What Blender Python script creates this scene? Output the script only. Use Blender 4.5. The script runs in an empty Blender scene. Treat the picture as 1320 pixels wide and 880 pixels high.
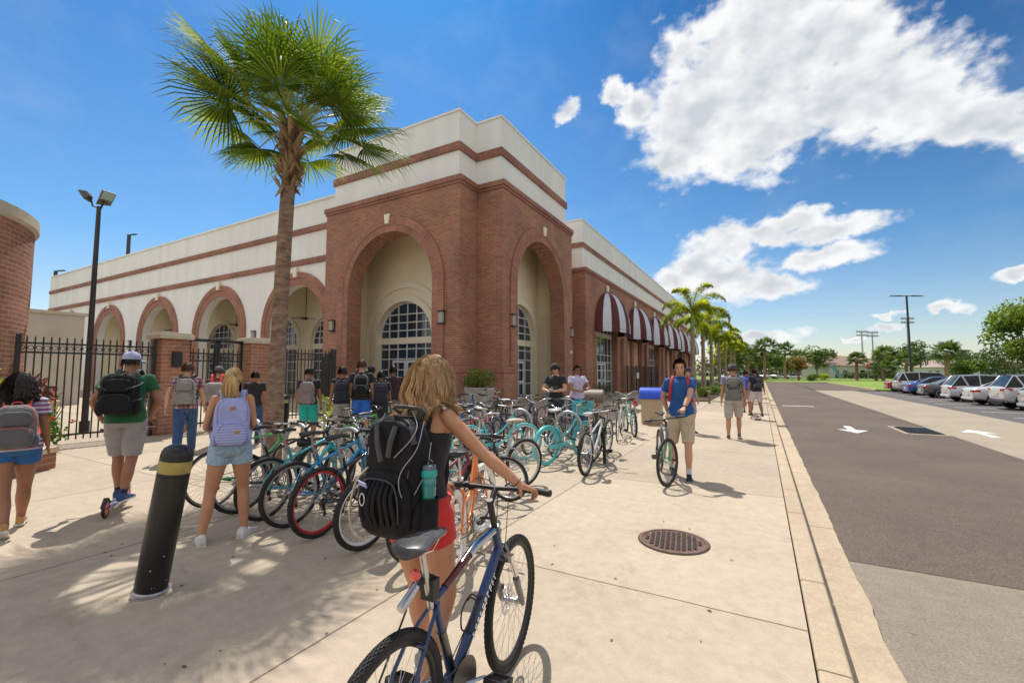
import bpy, bmesh, math, random
from mathutils import Vector, Matrix, noise
R = math.radians; pi = math.pi
S = bpy.context.scene; C = S.collection
V = Vector
rnd = random.Random(7)

# ------------------------------------------------------------------ materials
def _nt(name):
    m = bpy.data.materials.new(name); m.use_nodes = True
    nt = m.node_tree; b = nt.nodes['Principled BSDF']
    return m, nt, b
def col4(c): return (c[0], c[1], c[2], 1)
MC = {}
def mat(name, c, rough=.6, metal=0, var=.12, vs=6, bump=0, bs=60, spec=.5, coat=0, trans=0, sheen=0, stretch=None, hue=None, bd=.01):
    """procedural surface: colour varied by noise, optional bump"""
    if name in MC: return MC[name]
    m, nt, b = _nt(name); N = nt.nodes; L = nt.links
    b.inputs['Roughness'].default_value = rough; b.inputs['Metallic'].default_value = metal
    b.inputs['Specular IOR Level'].default_value = spec
    if coat: b.inputs['Coat Weight'].default_value = coat; b.inputs['Coat Roughness'].default_value = .08
    if sheen: b.inputs['Sheen Weight'].default_value = sheen
    tc = N.new('ShaderNodeTexCoord'); mp = N.new('ShaderNodeMapping')
    if stretch: mp.inputs['Scale'].default_value = stretch
    L.new(tc.outputs['Object'], mp.inputs[0])
    n = N.new('ShaderNodeTexNoise'); n.inputs['Scale'].default_value = vs; n.inputs['Detail'].default_value = 5
    L.new(mp.outputs[0], n.inputs['Vector'])
    r = N.new('ShaderNodeValToRGB'); L.new(n.outputs['Fac'], r.inputs[0])
    h = hue or c
    r.color_ramp.elements[0].position = .3; r.color_ramp.elements[1].position = .7
    r.color_ramp.elements[0].color = col4([max(0, x*(1-var)) for x in c]); r.color_ramp.elements[1].color = col4([min(1, x*(1+var)) for x in h])
    L.new(r.outputs[0], b.inputs['Base Color'])
    if bump:
        n2 = N.new('ShaderNodeTexNoise'); n2.inputs['Scale'].default_value = bs; n2.inputs['Detail'].default_value = 4
        L.new(mp.outputs[0], n2.inputs['Vector'])
        bp = N.new('ShaderNodeBump'); bp.inputs['Strength'].default_value = bump; bp.inputs['Distance'].default_value = bd
        L.new(n2.outputs['Fac'], bp.inputs['Height']); L.new(bp.outputs[0], b.inputs['Normal'])
    if trans:
        t = N.new('ShaderNodeBsdfTranslucent'); mx = N.new('ShaderNodeMixShader'); mx.inputs[0].default_value = trans
        L.new(r.outputs[0], t.inputs[0]); L.new(b.outputs[0], mx.inputs[1]); L.new(t.outputs[0], mx.inputs[2])
        L.new(mx.outputs[0], N['Material Output'].inputs[0])
    MC[name] = m; return m
def cloth(name, c, **k):
    k.setdefault('rough', .85); k.setdefault('var', .14); k.setdefault('vs', 9); k.setdefault('bump', .6); k.setdefault('bs', 16); k.setdefault('bd', .02); k.setdefault('sheen', .15)
    return mat(name, c, **k)
def math_node(nt, op, a, b=None, c=None):
    n = nt.nodes.new('ShaderNodeMath'); n.operation = op
    for i, x in enumerate((a, b, c)):
        if x is None: continue
        if isinstance(x, (int, float)): n.inputs[i].default_value = x
        else: nt.links.new(x, n.inputs[i])
    return n.outputs[0]
def brick_mat(name, uv=False, c1=(.42,.185,.112), c2=(.30,.125,.076), mortar=(.44,.33,.25), bw=.3, bh=.1, soldier=False):
    if name in MC: return MC[name]
    m, nt, b = _nt(name); N = nt.nodes; L = nt.links
    b.inputs['Roughness'].default_value = .85
    if uv:
        tc = N.new('ShaderNodeTexCoord'); vec = tc.outputs['UV']
    else:
        g = N.new('ShaderNodeNewGeometry'); sx = N.new('ShaderNodeSeparateXYZ'); L.new(g.outputs['Position'], sx.inputs[0])
        u = math_node(nt, 'ADD', sx.outputs[0], sx.outputs[1])
        cb = N.new('ShaderNodeCombineXYZ'); L.new(u, cb.inputs[0]); L.new(sx.outputs[2], cb.inputs[1]); vec = cb.outputs[0]
    br = N.new('ShaderNodeTexBrick'); L.new(vec, br.inputs['Vector'])
    br.inputs['Scale'].default_value = 1; br.inputs['Brick Width'].default_value = bw; br.inputs['Row Height'].default_value = bh
    br.inputs['Mortar Size'].default_value = .009; br.inputs['Mortar Smooth'].default_value = .3; br.inputs['Bias'].default_value = 0
    if soldier: br.offset = 0
    br.inputs['Color1'].default_value = col4(c1); br.inputs['Color2'].default_value = col4(c2); br.inputs['Mortar'].default_value = col4(mortar)
    n = N.new('ShaderNodeTexNoise'); n.inputs['Scale'].default_value = .55; n.inputs['Detail'].default_value = 6; L.new(vec, n.inputs['Vector'])
    mx = N.new('ShaderNodeMix'); mx.data_type = 'RGBA'; mx.blend_type = 'MULTIPLY'; mx.inputs[0].default_value = 1
    rr = N.new('ShaderNodeValToRGB'); rr.color_ramp.elements[0].position = .3; rr.color_ramp.elements[0].color = (.72,.72,.74,1); rr.color_ramp.elements[1].position = .7; rr.color_ramp.elements[1].color = (1.12,1.1,1.08,1)
    L.new(n.outputs['Fac'], rr.inputs[0]); L.new(br.outputs['Color'], mx.inputs[6]); L.new(rr.outputs[0], mx.inputs[7]); L.new(mx.outputs[2], b.inputs['Base Color'])
    bp = N.new('ShaderNodeBump'); bp.inputs['Strength'].default_value = .5; bp.inputs['Distance'].default_value = .01; bp.invert = True
    L.new(br.outputs['Fac'], bp.inputs['Height']); L.new(bp.outputs[0], b.inputs['Normal'])
    MC[name] = m; return m
def ground_mat(name, base, dark, stain, grain=90, gs=.35, cracks=False, joints=None, rough=.9, big=.35):
    """concrete / asphalt: grain, blotches, stains, optional slab joints (world metres)"""
    m, nt, b = _nt(name); N = nt.nodes; L = nt.links
    b.inputs['Roughness'].default_value = rough; b.inputs['Specular IOR Level'].default_value = .3
    g = N.new('ShaderNodeNewGeometry'); P = g.outputs['Position']
    def nz(scale, detail=6, rough=.6, dist=0):
        n = N.new('ShaderNodeTexNoise'); n.inputs['Scale'].default_value = scale; n.inputs['Detail'].default_value = detail
        n.inputs['Roughness'].default_value = rough; n.inputs['Distortion'].default_value = dist; L.new(P, n.inputs['Vector']); return n.outputs['Fac']
    def ramp(f, p0, p1, c0, c1):
        r = N.new('ShaderNodeValToRGB'); r.color_ramp.elements[0].position = p0; r.color_ramp.elements[1].position = p1
        r.color_ramp.elements[0].color = col4(c0); r.color_ramp.elements[1].color = col4(c1); L.new(f, r.inputs[0]); return r.outputs[0]
    def mul(a, c, f=1, bt='MULTIPLY'):
        x = N.new('ShaderNodeMix'); x.data_type = 'RGBA'; x.blend_type = bt
        if isinstance(f, (int, float)): x.inputs[0].default_value = f
        else: L.new(f, x.inputs[0])
        L.new(a, x.inputs[6])
        if isinstance(c, tuple): x.inputs[7].default_value = col4(c)
        else: L.new(c, x.inputs[7])
        return x.outputs[2]
    c = ramp(nz(big, 8, .65, .4), .3, .72, dark, base)
    lo = 1-gs
    c = mul(c, ramp(nz(grain, 3, .8), .3, .7, (lo,lo,lo), (1+gs*.5,)*3))
    c = mul(c, ramp(nz(9, 5, .7), .35, .65, (.9,.9,.9), (1.05,1.05,1.05)))
    f = ramp(nz(2.3, 7, .75, 1.2), .64, .72, (0,0,0), (1,1,1))
    sf = N.new('ShaderNodeRGBToBW'); L.new(f, sf.inputs[0])
    c = mul(c, stain, math_node(nt, 'MULTIPLY', sf.outputs[0], .4), 'MIX')
    # small dark specks (gum, leaf crumbs)
    vo = N.new('ShaderNodeTexVoronoi'); vo.inputs['Scale'].default_value = 1.6; L.new(P, vo.inputs['Vector'])
    sp = math_node(nt, 'LESS_THAN', vo.outputs['Distance'], .028)
    c = mul(c, (.45,.42,.4), math_node(nt, 'MULTIPLY', sp, .6))
    h = nz(grain, 3, .7)
    if cracks:
        vc = N.new('ShaderNodeTexVoronoi'); vc.feature = 'DISTANCE_TO_EDGE'; vc.inputs['Scale'].default_value = .5
        wn = N.new('ShaderNodeTexNoise'); wn.inputs['Scale'].default_value = 3; wn.inputs['Detail'].default_value = 6; L.new(P, wn.inputs['Vector'])
        va = N.new('ShaderNodeVectorMath'); va.operation = 'MULTIPLY_ADD'; L.new(wn.outputs['Color'], va.inputs[0]); va.inputs[1].default_value = (.5,.5,.5); L.new(P, va.inputs[2])
        L.new(va.outputs[0], vc.inputs['Vector'])
        ck = math_node(nt, 'LESS_THAN', vc.outputs['Distance'], .005)
        gate = math_node(nt, 'GREATER_THAN', nz(.4), .56)
        c = mul(c, (.4,.4,.4), math_node(nt, 'MULTIPLY', math_node(nt, 'MULTIPLY', ck, gate), .7))
    if joints:
        sx = N.new('ShaderNodeSeparateXYZ'); L.new(P, sx.inputs[0])
        wob = math_node(nt, 'MULTIPLY', math_node(nt, 'SUBTRACT', nz(2), .5), .02)
        def line(o, off, per):
            t = math_node(nt, 'ADD', math_node(nt, 'DIVIDE', math_node(nt, 'ADD', math_node(nt, 'SUBTRACT', o, off), wob), per), 100.5)
            fr = math_node(nt, 'ABSOLUTE', math_node(nt, 'SUBTRACT', math_node(nt, 'FRACT', t), .5))
            return math_node(nt, 'LESS_THAN', fr, .0075/per)
        j = math_node(nt, 'MAXIMUM', line(sx.outputs[0], joints[0], joints[1]), line(sx.outputs[1], joints[2], joints[3]))
        cx_ = math_node(nt, 'FLOOR', math_node(nt, 'DIVIDE', math_node(nt, 'SUBTRACT', sx.outputs[0], joints[0]), joints[1])); cy_ = math_node(nt, 'FLOOR', math_node(nt, 'DIVIDE', math_node(nt, 'SUBTRACT', sx.outputs[1], joints[2]), joints[3]))
        cc = N.new('ShaderNodeCombineXYZ'); L.new(cx_, cc.inputs[0]); L.new(cy_, cc.inputs[1]); wn_ = N.new('ShaderNodeTexWhiteNoise'); wn_.noise_dimensions = '2D'; L.new(cc.outputs[0], wn_.inputs['Vector'])
        c = mul(c, ramp(wn_.outputs['Value'], 0, 1, (.90,.90,.91), (1.06,1.05,1.03)))
        c = mul(c, ramp(nz(.8, 8, .8, 2.0), .55, .70, (1,1,1), (.84,.81,.78)))
        gum = N.new('ShaderNodeTexVoronoi'); gum.inputs['Scale'].default_value = 3.1; L.new(P, gum.inputs['Vector']); gsel = math_node(nt, 'MULTIPLY', math_node(nt, 'LESS_THAN', gum.outputs['Distance'], .035), math_node(nt, 'GREATER_THAN', nz(.6), .55))
        c = mul(c, (.62,.58,.55), math_node(nt, 'MULTIPLY', gsel, .55))
        c = mul(c, (.22,.18,.15), math_node(nt, 'MULTIPLY', j, .8))
    L.new(c, b.inputs['Base Color'])
    bp = N.new('ShaderNodeBump'); bp.inputs['Strength'].default_value = .35; bp.inputs['Distance'].default_value = .004
    L.new(h, bp.inputs['Height']); L.new(bp.outputs[0], b.inputs['Normal'])
    MC[name] = m; return m
def glass_mat(name='window_glass', c=(.02,.045,.07), rough=.06):
    return mat(name, c, rough=rough, var=.5, vs=1.2, spec=1.0)
def attr_mat(name, c1, c2, rough=.5, trans=.3, spec=.4, c3=None):
    """foliage / hair: colour driven by a per-blade value stored on the mesh"""
    if name in MC: return MC[name]
    m, nt, b = _nt(name); N = nt.nodes; L = nt.links
    b.inputs['Roughness'].default_value = rough; b.inputs['Specular IOR Level'].default_value = spec
    a = N.new('ShaderNodeAttribute'); a.attribute_name = 'tone'
    r = N.new('ShaderNodeValToRGB'); L.new(a.outputs['Fac'], r.inputs[0])
    r.color_ramp.elements[0].color = col4(c1); r.color_ramp.elements[1].color = col4(c2)
    if c3: e = r.color_ramp.elements.new(.5); e.color = col4(c3)
    L.new(r.outputs[0], b.inputs['Base Color'])
    if trans:
        t = N.new('ShaderNodeBsdfTranslucent'); mx = N.new('ShaderNodeMixShader'); mx.inputs[0].default_value = trans
        g = N.new('ShaderNodeMix'); g.data_type = 'RGBA'; g.blend_type = 'MULTIPLY'; g.inputs[0].default_value = 1
        L.new(r.outputs[0], g.inputs[6]); g.inputs[7].default_value = (1.3,1.25,.6,1)
        L.new(g.outputs[2], t.inputs[0]); L.new(b.outputs[0], mx.inputs[1]); L.new(t.outputs[0], mx.inputs[2]); L.new(mx.outputs[0], N['Material Output'].inputs[0])
    MC[name] = m; return m

# ------------------------------------------------------------------ mesh builder
class MB:
    def __init__(s): s.v = []; s.f = []; s.mi = []; s.tone = []; s.uv = []; s.cur = 0; s.t = .5
    def add(s, vs, fs, M=None, uvs=None):
        o = len(s.v)
        for p in vs:
            p = V(p); s.v.append(M @ p if M else p)
        s.tone += [s.t]*len(vs)
        s.uv += (uvs if uvs else [(0,0)]*len(vs))
        for f in fs: s.f.append([i+o for i in f]); s.mi.append(s.cur)
        return s
    def box(s, x0, x1, y0, y1, z0, z1, M=None):
        vs = [(x,y,z) for z in (z0,z1) for y in (y0,y1) for x in (x0,x1)]
        return s.add(vs, [(0,2,3,1),(4,5,7,6),(0,1,5,4),(2,6,7,3),(0,4,6,2),(1,3,7,5)], M)
    def cbox(s, c, sz, M=None):
        return s.box(c[0]-sz[0]/2, c[0]+sz[0]/2, c[1]-sz[1]/2, c[1]+sz[1]/2, c[2]-sz[2]/2, c[2]+sz[2]/2, M)
    def loft(s, rings, cap=True, closed=False, M=None):
        n = len(rings[0]); vs = [p for r in rings for p in r]; fs = []
        m = len(rings)
        for i in range(m if closed else m-1):
            a = i*n; b = ((i+1) % m)*n
            for j in range(n):
                k = (j+1) % n; fs.append((a+j, a+k, b+k, b+j))
        if cap and not closed: fs.append(tuple(range(n))[::-1]); fs.append(tuple((m-1)*n+j for j in range(n)))
        return s.add(vs, fs, M)
    def tube(s, pts, r, n=8, cap=True, closed=False, flat=1, M=None, up=None):
        pts = [V(p) for p in pts]; m = len(pts)
        rs = r if isinstance(r, (list, tuple)) else [r]*m
        ref = V(up) if up else None
        rings = []; prev = None
        for i, p in enumerate(pts):
            if closed: d = pts[(i+1) % m]-pts[i-1]
            else: d = pts[min(i+1, m-1)]-pts[max(i-1, 0)]
            if d.length < 1e-9: d = V((0,0,1))
            d.normalize()
            if prev is None:
                a = ref if ref is not None else (V((0,0,1)) if abs(d.z) < .9 else V((0,1,0)))
                u = d.cross(a).normalized()
            else:
                u = prev-d*prev.dot(d)
                u = u.normalized() if u.length > 1e-6 else d.orthogonal().normalized()
            prev = u; w = d.cross(u)
            rings.append([p+u*math.cos(2*pi*j/n)*rs[i]+w*math.sin(2*pi*j/n)*rs[i]*flat for j in range(n)])
        return s.loft(rings, cap, closed, M)
    def ell(s, c, r, n=12, m=8, M=None, T=None):
        if isinstance(r, (int, float)): r = (r,r,r)
        vs = [V((0,0,-1))]; 
        for i in range(1, m):
            t = -pi/2+pi*i/m
            for j in range(n): vs.append(V((math.cos(t)*math.cos(2*pi*j/n), math.cos(t)*math.sin(2*pi*j/n), math.sin(t))))
        vs.append(V((0,0,1))); fs = []
        for j in range(n): fs.append((0, 1+(j+1) % n, 1+j)); fs.append((len(vs)-1, 1+(m-2)*n+j, 1+(m-2)*n+(j+1) % n))
        for i in range(m-2):
            for j in range(n): a = 1+i*n; fs.append((a+j, a+(j+1) % n, a+n+(j+1) % n, a+n+j))
        q = []
        for v in vs:
            p = V((v.x*r[0], v.y*r[1], v.z*r[2]))
            if T is not None: p = T @ p
            q.append(p+V(c))
        return s.add(q, fs, M)
    def lathe(s, prof, n=16, M=None, c=(0,0)):
        return s.loft([[(c[0]+r*math.cos(2*pi*j/n), c[1]+r*math.sin(2*pi*j/n), z) for j in range(n)] for r, z in prof], True, False, M)
    def prism(s, loops, O, U, W, N, t):
        """planar outline (first loop) with holes, thickness t along -N"""
        bm = bmesh.new(); O = V(O); U = V(U); W = V(W); N = V(N)
        for lp in loops:
            vs = [bm.verts.new(O+U*a+W*b) for a, b in lp]
            for i in range(len(vs)): bm.edges.new((vs[i-1], vs[i]))
        bmesh.ops.triangle_fill(bm, use_beauty=True, edges=bm.edges[:], normal=N)
        bm.verts.index_update()
        vs = [v.co.copy() for v in bm.verts]; fs = [[v.index for v in f.verts] for f in bm.faces]
        fs = [f if (vs[f[1]]-vs[f[0]]).cross(vs[f[2]]-vs[f[0]]).dot(N) > 0 else f[::-1] for f in fs]
        k = len(vs); bvs = vs+[v-N*t for v in vs]; bfs = list(fs)+[[i+k for i in f[::-1]] for f in fs]
        o = 0
        for li, lp in enumerate(loops):
            n = len(lp)
            for i in range(n):
                a = o+i; b = o+(i+1) % n; bfs.append([a, a+k, b+k, b])
            o += n
        bm.free(); st = len(s.f); s.add(bvs, bfs); s.fixn = True; return s
    def build(s, name, m, parent=None, smooth=None, rel=True, **mods):
        me = bpy.data.meshes.new(name); me.from_pydata(s.v, [], s.f)
        ms = m if isinstance(m, (list, tuple)) else [m]
        for x in ms: me.materials.append(x)
        if len(ms) > 1: me.polygons.foreach_set('material_index', s.mi)
        if any(abs(t-.5) > 1e-6 for t in s.tone):
            at = me.attributes.new('tone', 'FLOAT', 'POINT'); at.data.foreach_set('value', s.tone)
        if any(u != (0,0) for u in s.uv):
            uvl = me.uv_layers.new(name='UVMap')
            for lp in me.loops: uvl.data[lp.index].uv = s.uv[lp.vertex_index]
        if getattr(s, 'fixn', False):
            bm = bmesh.new(); bm.from_mesh(me); bmesh.ops.recalc_face_normals(bm, faces=bm.faces[:]); bm.to_mesh(me); bm.free()
        if smooth is not None:
            me.polygons.foreach_set('use_smooth', [True]*len(me.polygons))
            if smooth < 179: me.set_sharp_from_angle(angle=R(smooth))
        me.update()
        return link(name, me, parent, **mods)
def link(name, me, parent=None, remesh=0, sm=0, bevel=0, disp=None):
    o = bpy.data.objects.new(name, me); C.objects.link(o)
    if parent: o.parent = parent
    if remesh:
        r = o.modifiers.new('r', 'REMESH'); r.mode = 'VOXEL'; r.voxel_size = remesh; r.use_smooth_shade = True
        if sm: q = o.modifiers.new('s', 'SMOOTH'); q.iterations = sm; q.factor = .5
    if bevel: q = o.modifiers.new('b', 'BEVEL'); q.width = bevel; q.segments = 2; q.limit_method = 'ANGLE'; q.harden_normals = False
    return o
def tag(o, label=None, cat=None, group=None, kind=None):
    if label: o['label'] = label
    if cat: o['category'] = cat
    if group: o['group'] = group
    if kind: o['kind'] = kind
    return o
def thing(name, label, cat, loc=(0,0,0), rz=0, group=None):
    o = bpy.data.objects.new(name, None); C.objects.link(o); o.empty_display_size = .1
    o.location = loc; o.rotation_euler = (0,0,rz); return tag(o, label, cat, group)
def struct(name, mb, m, smooth=None): return tag(mb.build(name, m, None, smooth), kind='structure')
def copy_tree(o, parent=None):
    c = o.copy(); C.objects.link(c)
    if parent: c.parent = parent
    for ch in [x for x in KIDS.get(o.name, [])]: copy_tree(ch, c)
    return c
KIDS = {}
def spline(pts, n=6):
    """Catmull-Rom through pts"""
    P = [V(p) for p in pts]; P = [P[0]*2-P[1]]+P+[P[-1]*2-P[-2]]; out = []
    for i in range(1, len(P)-2):
        a, b, c, d = P[i-1], P[i], P[i+1], P[i+2]
        for k in range(n):
            t = k/n; out.append(.5*((2*b)+(c-a)*t+(2*a-5*b+4*c-d)*t*t+(3*b-a-3*c+d)*t**3))
    out.append(P[-2]); return out
def Rz(a): return Matrix.Rotation(a, 4, 'Z')
def Rx(a): return Matrix.Rotation(a, 4, 'X')
def Ry(a): return Matrix.Rotation(a, 4, 'Y')
def T(*p): return Matrix.Translation(V(p))

# ------------------------------------------------------------------ shared materials
BR = brick_mat('brick'); BRU = brick_mat('brick_arch', uv=True, bw=.11, bh=.32, c1=(.42,.175,.12), c2=(.32,.125,.085), soldier=True)
SOL = brick_mat('brick_soldier', bw=.1, bh=.26, c1=(.36,.14,.095), c2=(.27,.10,.07), soldier=True)
WHITE = mat('stucco_white', (.85,.845,.82), rough=.85, var=.07, vs=1.1, bump=.15, bs=40, stretch=(1,1,.12))
CREAM = mat('stucco_cream', (.86,.77,.56), rough=.85, var=.06, vs=.6, bump=.1, bs=40)
CREAMT = mat('stucco_trim', (.84,.78,.62), rough=.8, var=.05)
PEACH = mat('stucco_peach', (.60,.40,.30), rough=.85, var=.08, vs=.7)
BLACKM = mat('black_painted_metal', (.012,.012,.013), rough=.4, spec=.5)
GLASS = glass_mat(); WFRAME = mat('window_frame_paint', (.68,.70,.70), rough=.5, var=.04)
CHROME = mat('chrome', (.72,.72,.72), rough=.16, metal=1, var=.05)
ALLOY = mat('brushed_alloy', (.55,.55,.56), rough=.34, metal=1, var=.1)
GALV = mat('galvanised_steel', (.42,.43,.44), rough=.42, metal=.75, var=.22, vs=14, bump=.1, bs=30)
RUBBER = mat('tyre_rubber', (.018,.018,.018), rough=.75, var=.3, bump=1, bs=140, bd=.004)
BLK = mat('black_plastic', (.015,.015,.016), rough=.5, var=.3)
SADL = mat('saddle_vinyl', (.02,.02,.022), rough=.42, var=.3)
RED = mat('red_plastic', (.6,.03,.02), rough=.3); 
STONE = mat('cast_stone', (.52,.46,.36), rough=.85, var=.12, vs=5, bump=.2)
# ------------------------------------------------------------------ camera, light, sky
cam = bpy.data.cameras.new('camera'); camo = bpy.data.objects.new('camera', cam); C.objects.link(camo); S.camera = camo
cam.sensor_width = 36; cam.lens = 36*570/1320; cam.clip_end = 3000; cam.clip_start = .05
camo.location = (0,0,1.6); camo.rotation_euler = (R(90)+math.atan(40/570), 0, R(29.3))
SE = R(59); SAZ = math.atan2(-.72,.69)   # sun stands ahead and to the left (towards -X +Y)
sd = bpy.data.lights.new('sun', 'SUN'); so = bpy.data.objects.new('sun', sd); C.objects.link(so)
sd.energy = 5; sd.angle = R(.53); sd.color = (1,.945,.86)
sv = V((math.sin(SAZ)*math.cos(SE), math.cos(SAZ)*math.cos(SE), math.sin(SE)))
so.rotation_euler = sv.to_track_quat('Z', 'Y').to_euler()
S.view_settings.view_transform = 'Standard'; S.view_settings.look = 'None'; S.view_settings.exposure = 0; S.view_settings.gamma = 1
W = bpy.data.worlds.new('World'); S.world = W; W.use_nodes = True
def sky():
    nt = W.node_tree; N = nt.nodes; L = nt.links; bg = N['Background']; bg.inputs[1].default_value = .15
    s = N.new('ShaderNodeTexSky'); s.sky_type = 'NISHITA'; s.sun_disc = False; s.sun_elevation = SE; s.sun_rotation = SAZ
    s.air_density = 1.0; s.dust_density = .6; s.ozone_density = 2.5; s.altitude = 0
    m = lambda op, a, b=None, c=None: math_node(nt, op, a, b, c)
    tc = N.new('ShaderNodeTexCoord'); G = tc.outputs['Generated']; sx = N.new('ShaderNodeSeparateXYZ'); L.new(G, sx.inputs[0])
    az = m('MULTIPLY', m('ARCTAN2', sx.outputs[0], sx.outputs[1]), 57.2958); el = m('MULTIPLY', m('ARCSINE', sx.outputs[2]), 57.2958)
    cb = N.new('ShaderNodeCombineXYZ'); L.new(az, cb.inputs[0]); L.new(el, cb.inputs[1]); P = cb.outputs[0]
    def nz(scale, det, off=(0,0,0), rough=.6):
        mp = N.new('ShaderNodeMapping'); mp.inputs['Location'].default_value = off; mp.inputs['Scale'].default_value = (1,1.5,1); L.new(P, mp.inputs[0])
        n = N.new('ShaderNodeTexNoise'); n.inputs['Scale'].default_value = scale; n.inputs['Detail'].default_value = det; n.inputs['Roughness'].default_value = rough
        L.new(mp.outputs[0], n.inputs['Vector']); return n.outputs['Fac']
    # (azimuth, elevation, half width, half height, tilt) of every cloud body, degrees
    blobs = CLOUDS
    wn = N.new('ShaderNodeTexNoise'); wn.inputs['Scale'].default_value = .55; wn.inputs['Detail'].default_value = 4; L.new(P, wn.inputs['Vector'])
    wa = N.new('ShaderNodeVectorMath'); wa.operation = 'MULTIPLY_ADD'; wsub = N.new('ShaderNodeVectorMath'); wsub.operation = 'SUBTRACT'; L.new(wn.outputs['Color'], wsub.inputs[0]); wsub.inputs[1].default_value = (.5,.5,.5)
    L.new(wsub.outputs[0], wa.inputs[0]); wa.inputs[1].default_value = (3.4,2.2,0); L.new(P, wa.inputs[2]); PW = wa.outputs[0]
    best = None
    for (a, e, w, h, t) in blobs:
        mp = N.new('ShaderNodeMapping'); mp.vector_type = 'TEXTURE'; mp.inputs['Location'].default_value = (a,e,0); mp.inputs['Scale'].default_value = (w,h,1); mp.inputs['Rotation'].default_value = (0,0,R(t))
        L.new(PW, mp.inputs[0]); ln = N.new('ShaderNodeVectorMath'); ln.operation = 'LENGTH'; L.new(mp.outputs[0], ln.inputs[0])
        d = m('SUBTRACT', 1, ln.outputs['Value'])
        best = d if best is None else m('SMOOTH_MAX', best, d, .15)
    best = m('ADD', m('MAXIMUM', best, -1.2), .16)
    def dens(off):
        return m('ADD', best, m('ADD', m('MULTIPLY', m('SUBTRACT', nz(.15, 3, off, .5), .5), 1.7), m('MULTIPLY', m('SUBTRACT', nz(.5, 8, off, .55), .5), 1.15)))
    d0 = dens((3.1,7.7,0)); lo_ = lambda off: m('ADD', m('MULTIPLY', best, .55), m('ADD', m('MULTIPLY', nz(.17, 3, off), 1.5), m('MULTIPLY', nz(.42, 2, off, .3), .35))); d1 = m('SUBTRACT', lo_((3.1-1.2,7.7+3.0,0)), lo_((3.1,7.7,0)))
    fac = N.new('ShaderNodeMapRange'); fac.interpolation_type = 'SMOOTHSTEP'; L.new(d0, fac.inputs[0]); fac.inputs[1].default_value = -.16; fac.inputs[2].default_value = .50
    # shading: darker where the cloud is thick towards the sun
    shd = m('ADD', m('MULTIPLY', d1, .75), m('MULTIPLY', m('MINIMUM', best, .9), .50))
    sh = N.new('ShaderNodeMapRange'); L.new(shd, sh.inputs[0]); sh.inputs[1].default_value = -.12; sh.inputs[2].default_value = .62
    cr = N.new('ShaderNodeValToRGB'); L.new(sh.outputs[0], cr.inputs[0])
    cr.color_ramp.elements[0].color = (6.7,6.7,6.65,1); cr.color_ramp.elements[1].color = (4.2,4.45,4.75,1); e = cr.color_ramp.elements.new(.35); e.color = (6.3,6.35,6.4,1)
    # sky gradient tuning: deepen the blue high up
    g = N.new('ShaderNodeMapRange'); L.new(el, g.inputs[0]); g.inputs[1].default_value = 0; g.inputs[2].default_value = 48
    tint = N.new('ShaderNodeValToRGB'); L.new(g.outputs[0], tint.inputs[0]); tint.color_ramp.elements[0].color = SKY0; tint.color_ramp.elements[1].color = SKY1
    e = tint.color_ramp.elements.new(.3); e.color = SKYM
    mu = N.new('ShaderNodeMix'); mu.data_type = 'RGBA'; mu.blend_type = 'MULTIPLY'; mu.inputs[0].default_value = 1; L.new(s.outputs[0], mu.inputs[6]); dk = N.new('ShaderNodeMapRange'); dk.interpolation_type = 'SMOOTHSTEP'; L.new(az, dk.inputs[0]); dk.inputs[1].default_value = -35; dk.inputs[2].default_value = 22; dk.inputs[3].default_value = 1.3; dk.inputs[4].default_value = .74; dk2 = m('ADD', m('MULTIPLY', dk.outputs[0], g.outputs[0]), m('SUBTRACT', 1, g.outputs[0])); vm = N.new('ShaderNodeVectorMath'); vm.operation = 'SCALE'; L.new(tint.outputs[0], vm.inputs[0]); L.new(dk2, vm.inputs['Scale']); L.new(vm.outputs[0], mu.inputs[7])
    thin = N.new('ShaderNodeMapRange'); L.new(nz(.12, 8, (9,2,0)), thin.inputs[0]); thin.inputs[1].default_value = .48; thin.inputs[2].default_value = .85; thin.inputs[4].default_value = .14
    mt = N.new('ShaderNodeMix'); mt.data_type = 'RGBA'; L.new(thin.outputs[0], mt.inputs[0]); L.new(mu.outputs[2], mt.inputs[6]); mt.inputs[7].default_value = (4.5,4.9,5.3,1)
    mx = N.new('ShaderNodeMix'); mx.data_type = 'RGBA'; L.new(fac.outputs[0], mx.inputs[0]); L.new(mt.outputs[2], mx.inputs[6]); L.new(cr.outputs[0], mx.inputs[7])
    # outside the view: unseen bright cloud cover and untinted sky, added as fill light
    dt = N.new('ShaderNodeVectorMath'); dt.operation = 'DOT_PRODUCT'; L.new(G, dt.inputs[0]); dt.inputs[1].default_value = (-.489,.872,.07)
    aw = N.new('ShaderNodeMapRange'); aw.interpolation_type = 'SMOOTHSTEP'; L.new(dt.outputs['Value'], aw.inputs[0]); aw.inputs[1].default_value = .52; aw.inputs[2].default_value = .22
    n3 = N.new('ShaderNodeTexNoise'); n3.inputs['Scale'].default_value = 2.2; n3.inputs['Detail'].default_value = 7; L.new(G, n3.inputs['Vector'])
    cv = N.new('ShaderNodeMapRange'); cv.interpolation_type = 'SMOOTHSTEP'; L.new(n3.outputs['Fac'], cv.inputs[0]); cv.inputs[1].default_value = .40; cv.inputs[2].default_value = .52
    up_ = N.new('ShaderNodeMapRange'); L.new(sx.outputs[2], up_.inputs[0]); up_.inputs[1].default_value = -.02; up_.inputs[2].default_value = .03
    far = N.new('ShaderNodeMix'); far.data_type = 'RGBA'; L.new(m('MULTIPLY', cv.outputs[0], up_.outputs[0]), far.inputs[0]); L.new(s.outputs[0], far.inputs[6]); far.inputs[7].default_value = (5.9,5.7,5.45,1)
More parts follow.
